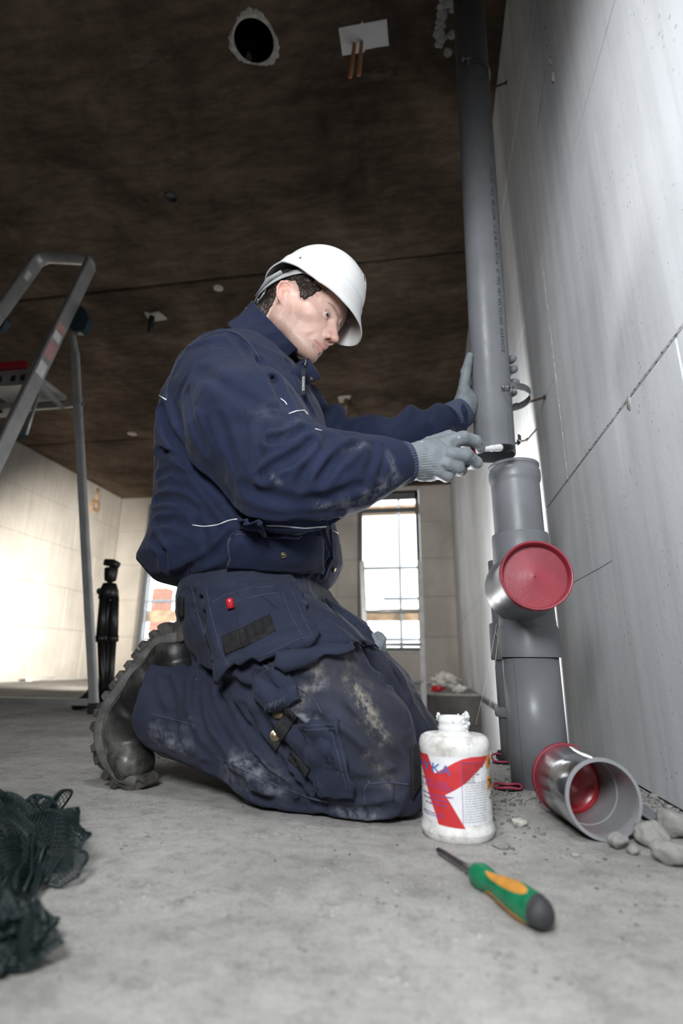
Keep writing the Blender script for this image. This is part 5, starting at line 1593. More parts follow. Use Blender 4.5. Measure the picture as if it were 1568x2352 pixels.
def make_sole(sh):
    def f(p):
        e, sg, arc, l, tot = sole_coord(p, sh)
        out = e * sg
        lug = (np.sin(arc / .0040) > -.35).astype(F32)
        th = .0225 + .0085 * lug
        w = foot_w(arc, tot)
        d1 = smax(np.where(sg > 0, e - th, e - .010), np.abs(l) - w - .002 + .004 * (sg > 0) * (1 - lug), .003)
        return np.where(arc >= tot - 1e-5, np.maximum(d1, e - .012), d1).astype(F32)
    return f
def boot_upper(p, sh):
    P = lambda x, y, dy=0: at_l(x, y) + sh + LD * dy
    d = chain(p, [(P(402, 1492), .036), (P(345, 1570), .042), (P(296, 1660), .043), (P(272, 1715), .042), (P(303, 1763), .034)], .02)
    d = smin(d, chain(p, [(P(400, 1500), .038), (P(418, 1578), .044), (P(470, 1640), .046)], .02), .03)
    d = smin(d, chain(p, [(P(330, 1620), .040), (P(400, 1622), .046)], .02), .03)
    d = smin(d, ellip(p, P(304, 1750), (.038, .046, .037)), .025)
    m = np.abs(d) < .05
    if m.any():
        q = p[m]; d = d.copy()
        d[m] = d[m] + .007 * np.exp(-(polyd(q, [at_l(262, 1600, -.045) + sh, at_l(306, 1652, -.045) + sh, at_l(345, 1636, -.045) + sh]) / .008) ** 2) + .005 * np.exp(-(polyd(q, [at_l(334, 1545, -.045) + sh, at_l(352, 1600, -.045) + sh]) / .008) ** 2) \
             - .0025 * np.exp(-(polyd(q, [at_l(248, 1742, -.045) + sh, at_l(290, 1728, -.05) + sh, at_l(330, 1740, -.045) + sh]) / .005) ** 2) + rumple(q, .0022, 22, 31)
    return d
# ---- head (local axes: x ahead, y to his left, z up; origin between the ears)
HAZ, HPI, HRO, HS = math.radians(-8), math.radians(26.3), math.radians(-8.9), 1.030
_fw = np.array([math.cos(HPI) * math.cos(HAZ), math.cos(HPI) * math.sin(HAZ), -math.sin(HPI)])
_lf = np.array([-math.sin(HAZ), math.cos(HAZ), 0.0])
_up = np.cross(_fw, _lf)
_lf, _up = _lf * math.cos(HRO) + _up * math.sin(HRO), _up * math.cos(HRO) - _lf * math.sin(HRO)
RH = np.array([_fw, _lf, _up])
HC = np.array([-0.2863, 1.0900, 1.0497])
def hl(p): return ((p - HC.astype(F32)) @ RH.T.astype(F32)) / F32(HS)
def hw(q): return HC + (np.asarray(q, float) * HS) @ RH
NECKB = A(592, 775, 1.10)
NB = hl(NECKB[None])[0]
EYE = (0.0728, 0.0300, 0.0085)
def face_sdf(q):
    """everything of the head except ears, in head axes"""
    y = np.abs(q[:, 1]); m = q.copy(); m[:, 1] = y
    d = ellip(m, (-.012, 0, .046), (.098, .078, .088))
    d = smin(d, ellip(m, (.030, 0, -.004), (.058, .064, .075)), .03)                      # mid face
    d = smin(d, ellip(m, (.052, 0, -.047), (.042, .043, .047)), .025)                     # muzzle
    d = smin(d, rcone(m, (-.004, .052, -.048), (.066, .016, -.079), .020, .0150), .022)   # jaw
    d = smin(d, rcone(m, (-.006, .056, -.010), (-.004, .053, -.055), .021, .020), .02)
    d = smin(d, ellip(m, (.080, 0, -.082), (.0165, .020, .0155)), .014)                   # chin
    d = smin(d, ellip(m, (.046, .047, -.014), (.026, .018, .017)), .02)                   # cheekbone
    d = smin(d, rcone(m, (.083, .010, .029), (.060, .050, .030), .0105, .010), .012)      # brow
    d = smin(d, ellip(m, (.066, 0, .055), (.025, .050, .035)), .02)                       # forehead
    # eye socket, nasolabial hollow, side of the mouth
    d = smax(d, -ellip(m, (.096, .031, .007), (.018, .020, .0120)), .010)
    d = d + .0035 * np.exp(-(segd(m, (.082, .019, -.030), (.074, .033, -.060))[0] / .007) ** 2)
    d = d + .0030 * np.exp(-(segd(m, (.070, .052, -.040), (.060, .050, -.062))[0] / .014) ** 2)
    # nose
    n = rcone(m, (.086, 0, .018), (.110, 0, -.0225), .0065, .0098)
    n = smin(n, ellip(m, (.1130, 0, -.0260), (.0095, .0088, .0080)), .006)
    n = smin(n, ellip(m, (.0990, .0115, -.0315), (.0100, .0058, .0066)), .005)
    n = smin(n, rcone(m, (.085, .003, .010), (.097, .007, -.026), .0075, .0095), .008)
    d = smin(d, n, .007)
    d = smax(d, -ellip(m, (.1035, .0068, -.0385), (.0055, .0034, .0050)), .002)
    # mouth
    up = rcone(m, (.0985, 0, -.0560), (.0870, .0230, -.0608), .0056, .0028)
    lo = rcone(m, (.0955, 0, -.0680), (.0865, .0200, -.0640), .0064, .0030)
    d = smin(d, up, .006); d = smin(d, lo, .006)
    d = d + .0042 * np.exp(-(segd(m, (.1040, 0, -.0617), (.0880, .0255, -.0622))[0] / .0022) ** 2)
    d = d + .0026 * np.exp(-(segd(m, (.098, .004, -.0755), (.088, .016, -.0745))[0] / .005) ** 2)
    d = d + .0016 * np.exp(-(segd(m, (.106, 0, -.046), (.105, 0, -.053))[0] / .003) ** 2)
    # eyelids round the ball
    e = np.asarray(EYE, F32)
    lid = ellip(m, e, (.0138, .0150, .0132))
    slit = segd(m, (.0800, .0220, .0100), (.0765, .0440, .0118))[0]
    v = m - e
    openz = np.abs(v[:, 2] + .0008 - .004 * np.clip((y - .022) / .022, 0, 1) * 0) - .0036 * np.sqrt(np.clip(1 - ((y - .0303) / .0122) ** 2, 0, 1))
    lid = smax(lid, -np.maximum(openz, -(m[:, 0] - .073)), .0012)
    d = smin(d, lid, .0025)
    d = d - .0012 * np.exp(-(segd(m, (.0850, .0175, .0160), (.0790, .0425, .0155))[0] / .0030) ** 2)
    # neck
    nk = rcone(q, (-.028, 0, -.035), NB, .056, .062)
    nk = smin(nk, rcone(q, (-.035, .0, -.005), (-.05, 0, -.06), .05, .05), .02)
    d = smin(d, nk, .018)
    return d
EARR = None
def ear_sdf(q, side):
    m = q.copy(); m[:, 1] = m[:, 1] * side
    # local ear frame: tilted back, standing a little off the head
    a = math.radians(30); ca, sa = math.cos(a), math.sin(a)
    x = m[:, 0] + .012; z = m[:, 2] - .002; y = m[:, 1] - .0775
    u = ca * x + sa * z; w = -sa * x + ca * z
    y2 = y + .34 * u + .004 - .10 * w                          # back edge stands out
    e = np.stack([u, y2, (w + .006) / 1.22], 1)
    d = ellip(e, (-.002, 0, .002), (.0165, .0055, .0325))
    d = smin(d, ellip(e, (.004, -.001, -.026), (.0100, .0050, .0110)), .006)
    hx = [(.011, .002, .010), (.012, .004, .022), (.004, .005, .031), (-.009, .0055, .029), (-.0175, .006, .015), (-.0175, .006, -.002), (-.0110, .005, -.016), (-.003, .003, -.026)]
    d = smin(d, polyd(e, [V3(*h) for h in hx]) - .0030, .003)
    d = smax(d, -ellip(e, (.0015, .0080, .000), (.0088, .0110, .0140)), .003)       # concha
    d = smax(d, -ellip(e, (-.004, .0085, .020), (.0080, .0080, .0075)), .003)       # upper hollow
    d = smin(d, polyd(e, [V3(-.010, .0045, .012), V3(-.0105, .005, .001), V3(-.004, .004, -.012)]) - .0024, .003)
    d = smin(d, ellip(e, (.0105, .004, -.003), (.0036, .0034, .0065)), .003)       # tragus
    return d
def head_sdf(p):
    q = hl(p)
    d = face_sdf(q)
    d = smin(d, ear_sdf(q, -1), .004)
    d = smin(d, ear_sdf(q, 1), .004)
    return d * F32(HS)
def band(v, a, b): return np.clip((v - a) / (b - a), 0, 1)
def skin_attr():
    def lip(p):
        q = hl(p); m = q.copy(); m[:, 1] = np.abs(q[:, 1])
        a = rcone(m, (.0985, 0, -.0565), (.0870, .0225, -.0610), .0052, .0026); b = rcone(m, (.0955, 0, -.0670), (.0865, .0195, -.0638), .0058, .0028)
        return 1 - band(np.minimum(a, b), .0002, .0024)
    def blush(p):
        q = hl(p); m = q.copy(); m[:, 1] = np.abs(q[:, 1])
        r = np.exp(-(np.linalg.norm((m - V3(.112, 0, -.028)) / V3(.016, .016, .014), axis=1)) ** 2) * .8
        r += .6 * np.exp(-(np.linalg.norm((m - V3(.070, .045, -.030)) / V3(.025, .022, .02), axis=1)) ** 2) * .55
        e = np.minimum(ear_sdf(q, -1), ear_sdf(q, 1))
        return np.clip(r + (1 - band(e, .0, .004)) * .50, 0, 1)
    def beard(p):
        q = hl(p); y = np.abs(q[:, 1])
        low = band(-q[:, 2], .022, .045) * band(-(q[:, 2] + .0), -.2, .0)
        side = band(.070 - q[:, 0], 0.0, .03)
        jaw = band(-q[:, 2] - .02 + (.05 - q[:, 0]) * .35, 0.0, .02)
        b = np.clip(np.maximum(jaw * side, band(-q[:, 2], .050, .066)), 0, 1) * band(q[:, 0], -.022, -.008) * (1 - band(-q[:, 2], .105, .125))
        return b
    def brow(p):
        q = hl(p); y = np.abs(q[:, 1])
        zc = .0285 + .15 * np.clip(y - .012, 0, .022) - .20 * np.clip(y - .036, 0, .02)
        th = np.interp(y, [.008, .016, .036, .050], [.0030, .0048, .0036, .0012])
        return np.clip(1.4 - np.abs(q[:, 2] - zc) / th, 0, 1) * band(y, .006, .011) * (1 - band(y, .046, .051)) * (q[:, 0] > .05)
    def nostril(p):
        q = hl(p); m = q.copy(); m[:, 1] = np.abs(q[:, 1])
        return np.exp(-(np.linalg.norm((m - V3(.1035, .0068, -.0365)) / V3(.0055, .0036, .0045), axis=1)) ** 4)
    def lid(p):
        q = hl(p); m = q.copy(); m[:, 1] = np.abs(q[:, 1])
        e = segd(m, (.0870, .0185, .0122), (.0790, .0430, .0122))[0]
        return np.exp(-(e / .0026) ** 2)
    return dict(lip=lip, blush=blush, beard=beard, brow=brow, nostril=nostril, lid=lid)

# hair: a cap standing off the skull, kept to sides and back
def hairmask(q):
    jit = vnoise(q, 150, 21) * .0030 + vnoise(q, 420, 22) * .0018
    x, z = q[:, 0], q[:, 2]
    low = np.interp(x, [-.006, .010, .024, .037, .046, .053], [.038, .026, .006, .004, .024, .055]).astype(F32)
    m1 = np.where(x > -.006, np.minimum(z - low, .052 - x), -1.0)
    back = np.minimum(-.046 - .10 * z - x, z + .056)
    top = np.minimum(z - .040, .052 - x)
    return np.maximum(np.maximum(m1, back), top) + jit
def hair_sdf(p):
    q = hl(p)
    d = face_sdf(q)
    n = vnoise(q * V3(1.6, 1, .7), 170, 5) * .0018 + vnoise(q * V3(1.6, 1, .7), 380, 8) * .0013
    return (smax(d - .0062 - n, -hairmask(q) * .8, .005)) * F32(HS)

# ---- gloves
def finger(p, pts, r0, r1, k=.006):
    n = len(pts)
    return chain(p, [(q, r0 + (r1 - r0) * i / (n - 1)) for i, q in enumerate(pts)], k)
R_F = {'index': [(1030, 1016, .968), (1062, 1006, .972), (1090, 1014, .995), (1101, 1030, 1.012)],
       'middle': [(1036, 1044, .953), (1068, 1046, .962), (1090, 1062, .990), (1074, 1066, 1.018)],
       'ring': [(1028, 1066, .956), (1050, 1074, .966), (1057, 1080, .994), (1040, 1074, 1.016)],
       'little': [(1008, 1080, .962), (1026, 1092, .972), (1033, 1086, .996), (1018, 1080, 1.012)],
       'thumb': [(985, 1020, 1.000), (1030, 1006, 1.025), (1072, 1012, 1.030), (1099, 1024, 1.026)]}
R_R = {'index': (.0150, .0118), 'middle': (.0150, .0122), 'ring': (.0142, .0112), 'little': (.0130, .0100), 'thumb': (.0165, .0128)}
def glove_r(p):
    d = chain(p, [(A(944, 1061, .962), .0365), (A(980, 1056, .970), .036)], .01)
    palm = smin(ellip(p, A(1004, 1050, .978), (.044, .027, .042)), ellip(p, A(985, 1058, .976), (.036, .030, .036)), .015)
    d = smin(d, palm, .018)
    f = None
    for k, pts in R_F.items():
        e = finger(p, [A(*q) for q in pts], *R_R[k])
        f = e if f is None else smin(f, e, .0028)
    d = smin(d, f, .007)
    a, b = A(938, 1061, .960), A(990, 1054, .973); ax = (b - a) / np.linalg.norm(b - a)
    t = (p - a) @ ax; q = p - a - t[:, None] * ax; u, w, _ = frame_of(ax)
    ang = np.arctan2(q @ w.astype(F32), q @ u.astype(F32))
    d = d - .0011 * np.cos(ang * 46) * np.clip(1 - np.abs(t - .022) / .026, 0, 1) * (np.abs(d) < .02)
    d = smax(d, -t - .002, .003)
    m = np.abs(d) < .03
    if m.any(): d = d.copy(); d[m] = d[m] + rumple(p[m], .0014, 45, 41)
    return d
PIPE_C = (U0 + ud * 0.16)
def glove_l(p):
    T = [A(1066, 948, 1.36), A(1064, 895, 1.345), A(1070, 852, 1.350), A(1079, 819, 1.362)]
    d = finger(p, T, .0170, .0128)
    d = smin(d, chain(p, [(A(1050, 957, 1.33), .034), (A(1072, 930, 1.37), .034), (A(1092, 905, 1.43), .030)], .015), .02)
    d = smin(d, ellip(p, A(1096, 890, 1.452), (.036, .018, .045)), .02)
    for (x, y, z), r in (((1177, 824, 0), .0118), ((1180, 848, 0), .0122), ((1183, 878, 0), .0115), ((1180, 902, 0), .0100)):
        f = finger(p, [A(1088, y + 26, 1.450), A(1128, y + 14, 1.462), A(1170, y + 4, 1.440), A(x, y, 1.400)], r + .0015, r)
        d = smin(d, f, .003)
    # creases across the thumb
    th = chain(p, [(q, .02) for q in T], .004)
    ax = T[3] - T[1]; ax = ax / np.linalg.norm(ax)
    d = d + .0012 * np.sin((p @ ax) * 620) * (np.abs(d) < .01) * np.clip(1 - np.abs((p - T[1]) @ ax - .018) / .02, 0, 1)
    pr = (p - PIPE_C.astype(F32)); t = pr @ ud.astype(F32); rr = np.sqrt(((pr - t[:, None] * ud.astype(F32)) ** 2).sum(1))
    d = smax(d, -(rr - .0545), .003)
    m = np.abs(d) < .03
    if m.any(): d = d.copy(); d[m] = d[m] + rumple(p[m], .0012, 45, 43)
    return d
# ------------------------------------------------------------------ materials of the figure
def cloth(name, c, dirt, wear=0.3, stain=True, dust=(0.30, 0.27, 0.22)):
    m = Mat(name)
    a = m.ramp(m.noise(6, 5, 0.6), [(0.3, tuple(x * .80 for x in c)), (0.7, tuple(x * 1.22 for x in c))])
    b = m.ramp(m.noise(18, 6, 0.72), [(0.50, 0.0), (0.78, 1.0)])
    a = m.mix(m.mul(b, wear), a, tuple(min(1, x * 1.8 + .010) for x in c))
    sp = m.ramp(m.noise(150, 5, 0.75), [(0.665, 0.0), (0.73, 1.0)])
    a = m.mix(m.mul(sp, dirt), a, (0.42, 0.41, 0.40))
    if stain:
        s = m.math('MULTIPLY', m.attr('stain'), m.ramp(m.noise(70, 8, 0.80, stretch=(1, 1, .6)), [(0.44, 0.0), (0.66, 1.0)]))
        a = m.mix(s, a, (0.42, 0.385, 0.31))
        g = m.math('MULTIPLY', m.attr('grime'), m.ramp(m.noise(16, 6, 0.7), [(0.25, 0.25), (0.65, 1.0)]))
        a = m.mix(m.mul(g, 0.42), a, (0.070, 0.066, 0.060))
        w = m.math('MULTIPLY', m.attr('pale'), m.ramp(m.noise(48, 6, 0.75), [(0.42, 0.0), (0.62, 1.0)]))
        a = m.mix(m.mul(w, 0.48), a, (0.40, 0.41, 0.43))
    m.color(a); m.rough(0.86); m.set(Specular_IOR_Level=0.22, Sheen_Weight=0.05, Sheen_Roughness=0.5)
    n1 = m.bump(m.noise(34, 5, 0.6), 0.35, 0.004)
    m.bump(m.noise(900, 2), 0.25, 0.0006, n1)
    return m.m
M['jacket'] = cloth('navy_jacket_cloth', (0.0115, 0.0170, 0.0430), 0.14, 0.10)
M['trouser'] = cloth('navy_work_trousers', (0.0215, 0.0255, 0.0460), 0.55, 0.26)
M['pocket'] = cloth('faded_pocket_cloth', (0.0200, 0.0245, 0.0460), 0.40, 0.34, stain=False)
M['jpocket'] = cloth('jacket_pocket_cloth', (0.0120, 0.0172, 0.0420), 0.12, 0.10, stain=False)
M['knit'] = plain('navy_knit_cuff', (0.042, 0.056, 0.095), 0.9, var=0.25, scale=120, bump=0.5, bscale=500)
M['strap'] = plain('black_webbing', (0.008, 0.008, 0.0095), 0.8, var=0.5, scale=160, bump=0.6, bscale=420)
M['piping'] = plain('silver_piping', (0.60, 0.61, 0.62), 0.4)
M['seam'] = plain('seam_edge', (0.045, 0.054, 0.085), 0.8, var=0.4, scale=120)
M['seam_dark'] = plain('dark_seam_thread', (0.010, 0.013, 0.026), 0.9)  # dark navy thread of seams and embroidery
M['brass'] = plain('worn_brass', (0.24, 0.19, 0.125), 0.35, 0.9, 0.3, 90)
def glove_mat():
    m = Mat('grey_coated_glove')
    c = m.ramp(m.noise(20, 5, 0.6), [(0.3, (0.138, 0.158, 0.172)), (0.7, (0.215, 0.240, 0.258))])
    d = m.ramp(m.noise(44, 5, 0.7), [(0.62, 0.0), (0.74, 1.0)])
    c = m.mix(m.mul(d, 0.5), c, (0.11, 0.12, 0.13))
    w = m.ramp(m.noise(60, 5, 0.7), [(0.64, 0.0), (0.72, 1.0)])
    c = m.mix(m.mul(w, 0.6), c, (0.70, 0.71, 0.71))
    m.color(c); m.rough(0.62); m.bump(m.noise(420, 3), 0.3, 0.001)
    return m.m
M['glove'] = glove_mat()
def skin_mat():
    m = Mat('skin')
    c = m.ramp(m.noise(30, 4), [(0.3, (0.60, 0.385, 0.315)), (0.7, (0.70, 0.475, 0.395))])
    c = m.mix(m.mul(m.attr('blush'), 0.62), c, (0.56, 0.19, 0.145))
    b = m.math('MULTIPLY', m.attr('beard'), m.ramp(m.noise(760, 3, 0.75), [(0.40, 0.15), (0.62, 1.0)]))
    c = m.mix(m.mul(b, 0.58), c, (0.13, 0.085, 0.07))
    c = m.mix(m.mul(m.attr('lip'), 0.58), c, (0.46, 0.135, 0.125))
    br = m.math('MULTIPLY', m.attr('brow'), m.ramp(m.noise(330, 3, 0.6, stretch=(1, 1, .6)), [(0.30, 0.2), (0.55, 1.0)]))
    c = m.mix(m.mul(br, 0.62), c, (0.060, 0.036, 0.026))
    c = m.mix(m.mul(m.attr('nostril'), 0.85), c, (0.09, 0.025, 0.02))
    c = m.mix(m.mul(m.attr('lid'), 0.60), c, (0.11, 0.05, 0.04))
    mole = m.ramp(m.voro(46), [(0.0, 1.0), (0.045, 0.0)])
    c = m.mix(m.mul(mole, 0.5), c, (0.16, 0.07, 0.05))
    m.color(c); m.rough(0.48)
    m.set(Subsurface_Weight=0.12, Subsurface_Scale=0.006, Specular_IOR_Level=0.4)
    m.b.inputs['Subsurface Radius'].default_value = (1.0, 0.35, 0.2)
    m.bump(m.noise(520, 3), 0.10, 0.0008)
    return m.m
M['skin'] = skin_mat()
def hair_mat():
    m = Mat('dark_brown_hair')
    m.color(m.ramp(m.noise(420, 3, 0.6, stretch=(.6, 1, .35)), [(0.32, (0.006, 0.004, 0.003)), (0.62, (0.040, 0.026, 0.020))]))
    m.rough(0.45); m.bump(m.noise(480, 3, stretch=(.6, 1, .35)), 0.6, 0.002)
    return m.m
M['hair'] = hair_mat()
def boot_mat():
    m = Mat('dusty_black_leather')
    c = m.ramp(m.noise(14, 5), [(0.3, (0.006, 0.006, 0.006)), (0.7, (0.013, 0.0125, 0.012))])
    d = m.math('MULTIPLY', m.attr('dust'), m.ramp(m.noise(26, 7, 0.75), [(0.36, 0.0), (0.66, 1.0)]))
    c = m.mix(m.mul(d, 0.55), c, (0.26, 0.245, 0.22))
    s = m.ramp(m.noise(60, 6, 0.75), [(0.62, 0.0), (0.78, 1.0)])
    c = m.mix(m.mul(s, 0.16), c, (0.20, 0.19, 0.17))
    m.color(c); m.rough(m.ramp(m.noise(20, 4), [(0.3, 0.34), (0.7, 0.62)])); m.bump(m.noise(120, 4), 0.2, 0.002)
    return m.m
M['boot'] = boot_mat()
M['sole'] = plain('dusty_rubber_sole', (0.062, 0.056, 0.050), 0.9, var=0.6, scale=34, bump=0.5, bscale=120)
M['welt'] = plain('grey_dusty_welt', (0.095, 0.092, 0.088), 0.9, var=0.45, scale=40, bump=0.5, bscale=130)
def helmet_mat():
    m = Mat('white_helmet_shell')
    c = m.ramp(m.noise(9, 4), [(0.3, (0.70, 0.70, 0.69)), (0.7, (0.80, 0.80, 0.79))])
    s = m.ramp(m.noise(70, 6, 0.8, stretch=(1, .4, 1)), [(0.70, 0.0), (0.76, 1.0)])
    m.color(m.mix(m.mul(s, 0.30), c, (0.40, 0.39, 0.37))); m.rough(0.34); m.set(Specular_IOR_Level=0.4)
    return m.m
M['helmet'] = helmet_mat()
M['harness'] = plain('pale_grey_harness', (0.42, 0.43, 0.44), 0.4)
M['sweatband'] = plain('tan_sweatband', (0.26, 0.18, 0.10), 0.8)
M['eye_white'] = plain('eye_white', (0.66, 0.64, 0.62), 0.12, var=0.04)
M['iris'] = plain('grey_blue_iris', (0.055, 0.075, 0.085), 0.1, var=0.3, scale=900)
M['pupil'] = plain('pupil', (0.004, 0.004, 0.004), 0.08)

# ------------------------------------------------------------------ the figure itself
man = empty('person', (float(PELV[0]), float(PELV[1]), 0.0))
tag(man, 'kneeling man in navy work clothes, white hard hat and grey gloves, gluing the pipe', 'person')
ct = [A(*q) for q in ((640, 690, 1.1), (760, 800, 1.1), (600, 900, 1.1))]
body = skin('body', head_sdf, HC - np.array([.17, .16, .22]), HC + np.array([.17, .16, .20]), .00135, M['skin'], man, skin_attr(), 1)
for s in (-1, 1):
    c = hw((EYE[0] - .0005, s * EYE[1], EYE[2]))
    gaze = _fw * .92 + _up * -.22 + _lf * (-.16); gaze /= np.linalg.norm(gaze)
    eb = obj('eyeball', lathe([(.0123 * HS * math.sin(math.pi * k / 24), -.0123 * HS * math.cos(math.pi * k / 24)) for k in range(25)], c, gaze, 32), M['eye_white'], man)
    obj('iris', lathe([(.0058 * HS, .01085 * HS), (.0056 * HS, .01115 * HS), (.003 * HS, .01195 * HS), (.0, .01210 * HS)], c + gaze * .0004, gaze, 24), M['iris'], eb)
    obj('pupil', lathe([(.0025 * HS, .0118 * HS), (.0, .0122 * HS)], c + gaze * .0006, gaze, 18), M['pupil'], eb)
hair = skin('hair', hair_sdf, HC - np.array([.17, .12, .17]), HC + np.array([.13, .12, .17]), .0016, M['hair'], man, None, 0)
# short strands along the hair edge
rs = np.random.RandomState(7); hv = np.array([v.co for v in hair.data.vertices], float); hn = np.array([v.normal for v in hair.data.vertices], float)
w_ = np.array(hair.matrix_world) if False else None
sel = rs.choice(len(hv), 2600, replace=False); strands = []
_base = np.array(world_of(hair))[:3, 3]
for i in sel:
    p = hv[i] + _base; n_ = hn[i]; q = hl(p[None].astype(F32))[0]
    flow = np.array([-.75, 0, -.65]) @ RH
    if q[0] > .0: flow = np.array([.35, 0, -.9]) @ RH
    d = n_ * .22 + flow * .8 + rs.normal(0, .28, 3); d /= np.linalg.norm(d); L = rs.uniform(.006, .013)
    strands.append(tube([p - n_ * .001, p + d * L * .55, p + d * L - n_ * .0012], [.00030, .00026, .00010], 3, cap=False))
st_ = obj('hair_strands', join(*strands), M['hair'], hair); st_['kind'] = 'stuff'

# ---- helmet
HPT = math.radians(3)
def hel(q):
    """helmet axes -> room"""
    x, y, z = q
    c, s = math.cos(HPT), math.sin(HPT)
    return hw((x * c + z * s + .004, y, -x * s + z * c + .089))
NS, NP = 44, 128
HZ, S1, TM = .108, .70, math.radians(84)
def helm(s, a, off=0.0):
    """s: 0 crown .. 1 rim; a: angle from the front"""
    ca, sa = math.cos(a), math.sin(a)
    rx = (.114 if ca > 0 else .117) + off; ry = .100 + off
    zr = float(np.interp(abs(math.degrees(math.atan2(sa, ca))), [0, 30, 60, 90, 120, 150, 180], [-.044, -.050, -.050, -.034, -.022, -.036, -.042]))
    brim = .005 + .034 * max(0.0, (ca - .25) / .75) ** 1.2 + .010 * max(0, -ca) ** 2
    k0 = math.sin(TM) ** .9; z0 = HZ * math.cos(TM) ** .95
    if s <= S1:
        t = s / S1 * TM
        k = math.sin(t) ** .9
        x, y, z = rx * k * ca, ry * k * sa, HZ * math.cos(t) ** .95
        rid = math.exp(-(y / .012) ** 4) * band_(t, .10, .30) * (1 - band_(t, .95, 1.25)) * (1.0 if ca > 0 else .6)
        return x, y, z + .0045 * rid * math.cos(t), .022 * rid * math.sin(t)
    u = (s - S1) / (1 - S1)
    x0, y0 = rx * k0 * ca, ry * k0 * sa
    ex = .0045 * min(1, u * 11) + u ** 1.6 * brim
    n_ = math.hypot(ca / rx, sa / ry)
    return x0 + ex * (ca / rx) / n_, y0 + ex * (sa / ry) / n_, z0 + (zr - z0) * u - .012 * max(0.0, ca) ** 3 * u ** 2, 0
def band_(v, a, b): return min(1.0, max(0.0, (v - a) / (b - a)))
V, Fs = [], []
for i in range(NS + 1):
    for k in range(NP):
        x, y, z, r = helm(max(1e-3, i / NS), 2 * math.pi * k / NP); V.append(hel((x * (1 + r), y, z)))
for i in range(NS):
    for k in range(NP):
        a, b = i * NP + k, i * NP + (k + 1) % NP; Fs.append((a, a + NP, b + NP, b))
Fs.append(tuple(range(NP)))
bm = bmesh.new(); me_ = mesh_from(V, Fs); bm.from_mesh(me_); bmesh.ops.recalc_face_normals(bm, faces=bm.faces[:])
bmesh.ops.solidify(bm, geom=bm.faces[:], thickness=.0032)
helmet = link('hard_hat', bm_mesh(bm), M['helmet'], man, True); autosmooth(helmet, 50)
helmet['label'] = 'white hard hat'
for s0, s1 in ((.14, .24), (.28, .37), (.41, .49)):
    for side in (-1, 1):
        V = []
        for s in (s0, s1):
            for yy in (.010, .0145):
                t = s / S1 * TM; x = .114 * math.sin(t) ** .9; z = HZ * math.cos(t) ** .95
                sc_ = 1 / math.sqrt(1 + (yy / .100) ** 2)
                V.append(hel((x * sc_ * 1.006 + .0005, side * yy, z * 1.006 + .0035 * math.cos(t) * (1 if yy < .012 else .35))))
        obj('vent_slot', (V, [(0, 1, 3, 2)]), M['pupil'], helmet)
def hband(x_of, s0, s1, n, w, m, name, th=.0016, par=None):
    V, Fs = [], []
    for i in range(n + 1):
        a = s0 + (s1 - s0) * i / n
        x, y, z, hh = x_of(a)
        for dz in (-hh, hh):
            for o_ in (0, th):
                r = math.hypot(x, y); V.append(hw((x * (1 + o_ / r), y * (1 + o_ / r), z + dz)))
    for i in range(n):
        q = i * 4; Fs += [(q, q + 2, q + 6, q + 4), (q + 1, q + 5, q + 7, q + 3), (q, q + 4, q + 5, q + 1), (q + 2, q + 3, q + 7, q + 6)]
    Fs += [(0, 1, 3, 2), (4 * n, 4 * n + 2, 4 * n + 3, 4 * n + 1)]
    return obj(name, (V, Fs), m, par or helmet)
def hb(a):   # headband: level in front, dropping to the nape at the back
    ca, sa = math.cos(a), math.sin(a)
    drop = band_(-ca, -.15, .9)
    return .090 * ca * (1.02 if ca > 0 else 1.26) - .008, .0885 * sa, .066 - .076 * drop ** 1.2, .0085 - .0010 * drop
hband(hb, math.radians(58), math.radians(302), 80, .012, M['harness'], 'headband')
def sw(a):
    x, y, z, h_ = hb(a); return x * .99, y * .99, z - .004, .012
hband(sw, math.radians(-62), math.radians(62), 30, .012, M['sweatband'], 'sweatband')
for s in (-1, 1):
    obj('harness_strap', tube([hw((-.050, s * .086, .050)), hw((-.080, s * .075, .030)), hw((-.112, s * .040, .000))], [.006, .007, .007], 8, flat=.3, up=_lf), M['harness'], helmet)
    p = [hw((-.118, s * .020, .050)), hw((-.118, s * .026, .018)), hw((-.120, s * .016, -.008))]
    obj('harness_strap', tube(p, [.0055, .006, .006], 8, flat=.35, up=_fw), M['harness'], helmet)
kc = hw((-.122, 0, -.012)); kd = -_fw * .96 - _up * .25; kd /= np.linalg.norm(kd)
obj('ratchet', lathe([(.0, -.006), (.021, -.006), (.022, .0), (.020, .006), (.011, .008), (.0105, .020), (.009, .022), (.0, .022)], kc, kd, 20), M['harness'], helmet)
for k in range(6):
    a = 2 * math.pi * k / 6; u_, w2, _ = frame_of(kd); c_ = kc + kd * .010 + .013 * (math.cos(a) * u_ + math.sin(a) * w2)
    obj('ratchet_tooth', lathe([(.0, 0), (.0045, .001), (.0040, .016), (.0, .017)], c_, kd, 8), M['harness'], helmet)
x, y, z, _ = helm(.83, math.radians(-97))
obj('shell_stud', lathe([(.0, .002), (.0022, .0018), (.0026, -.003)], hel((x, y, z)), -_lf, 10), M['welt'], helmet)

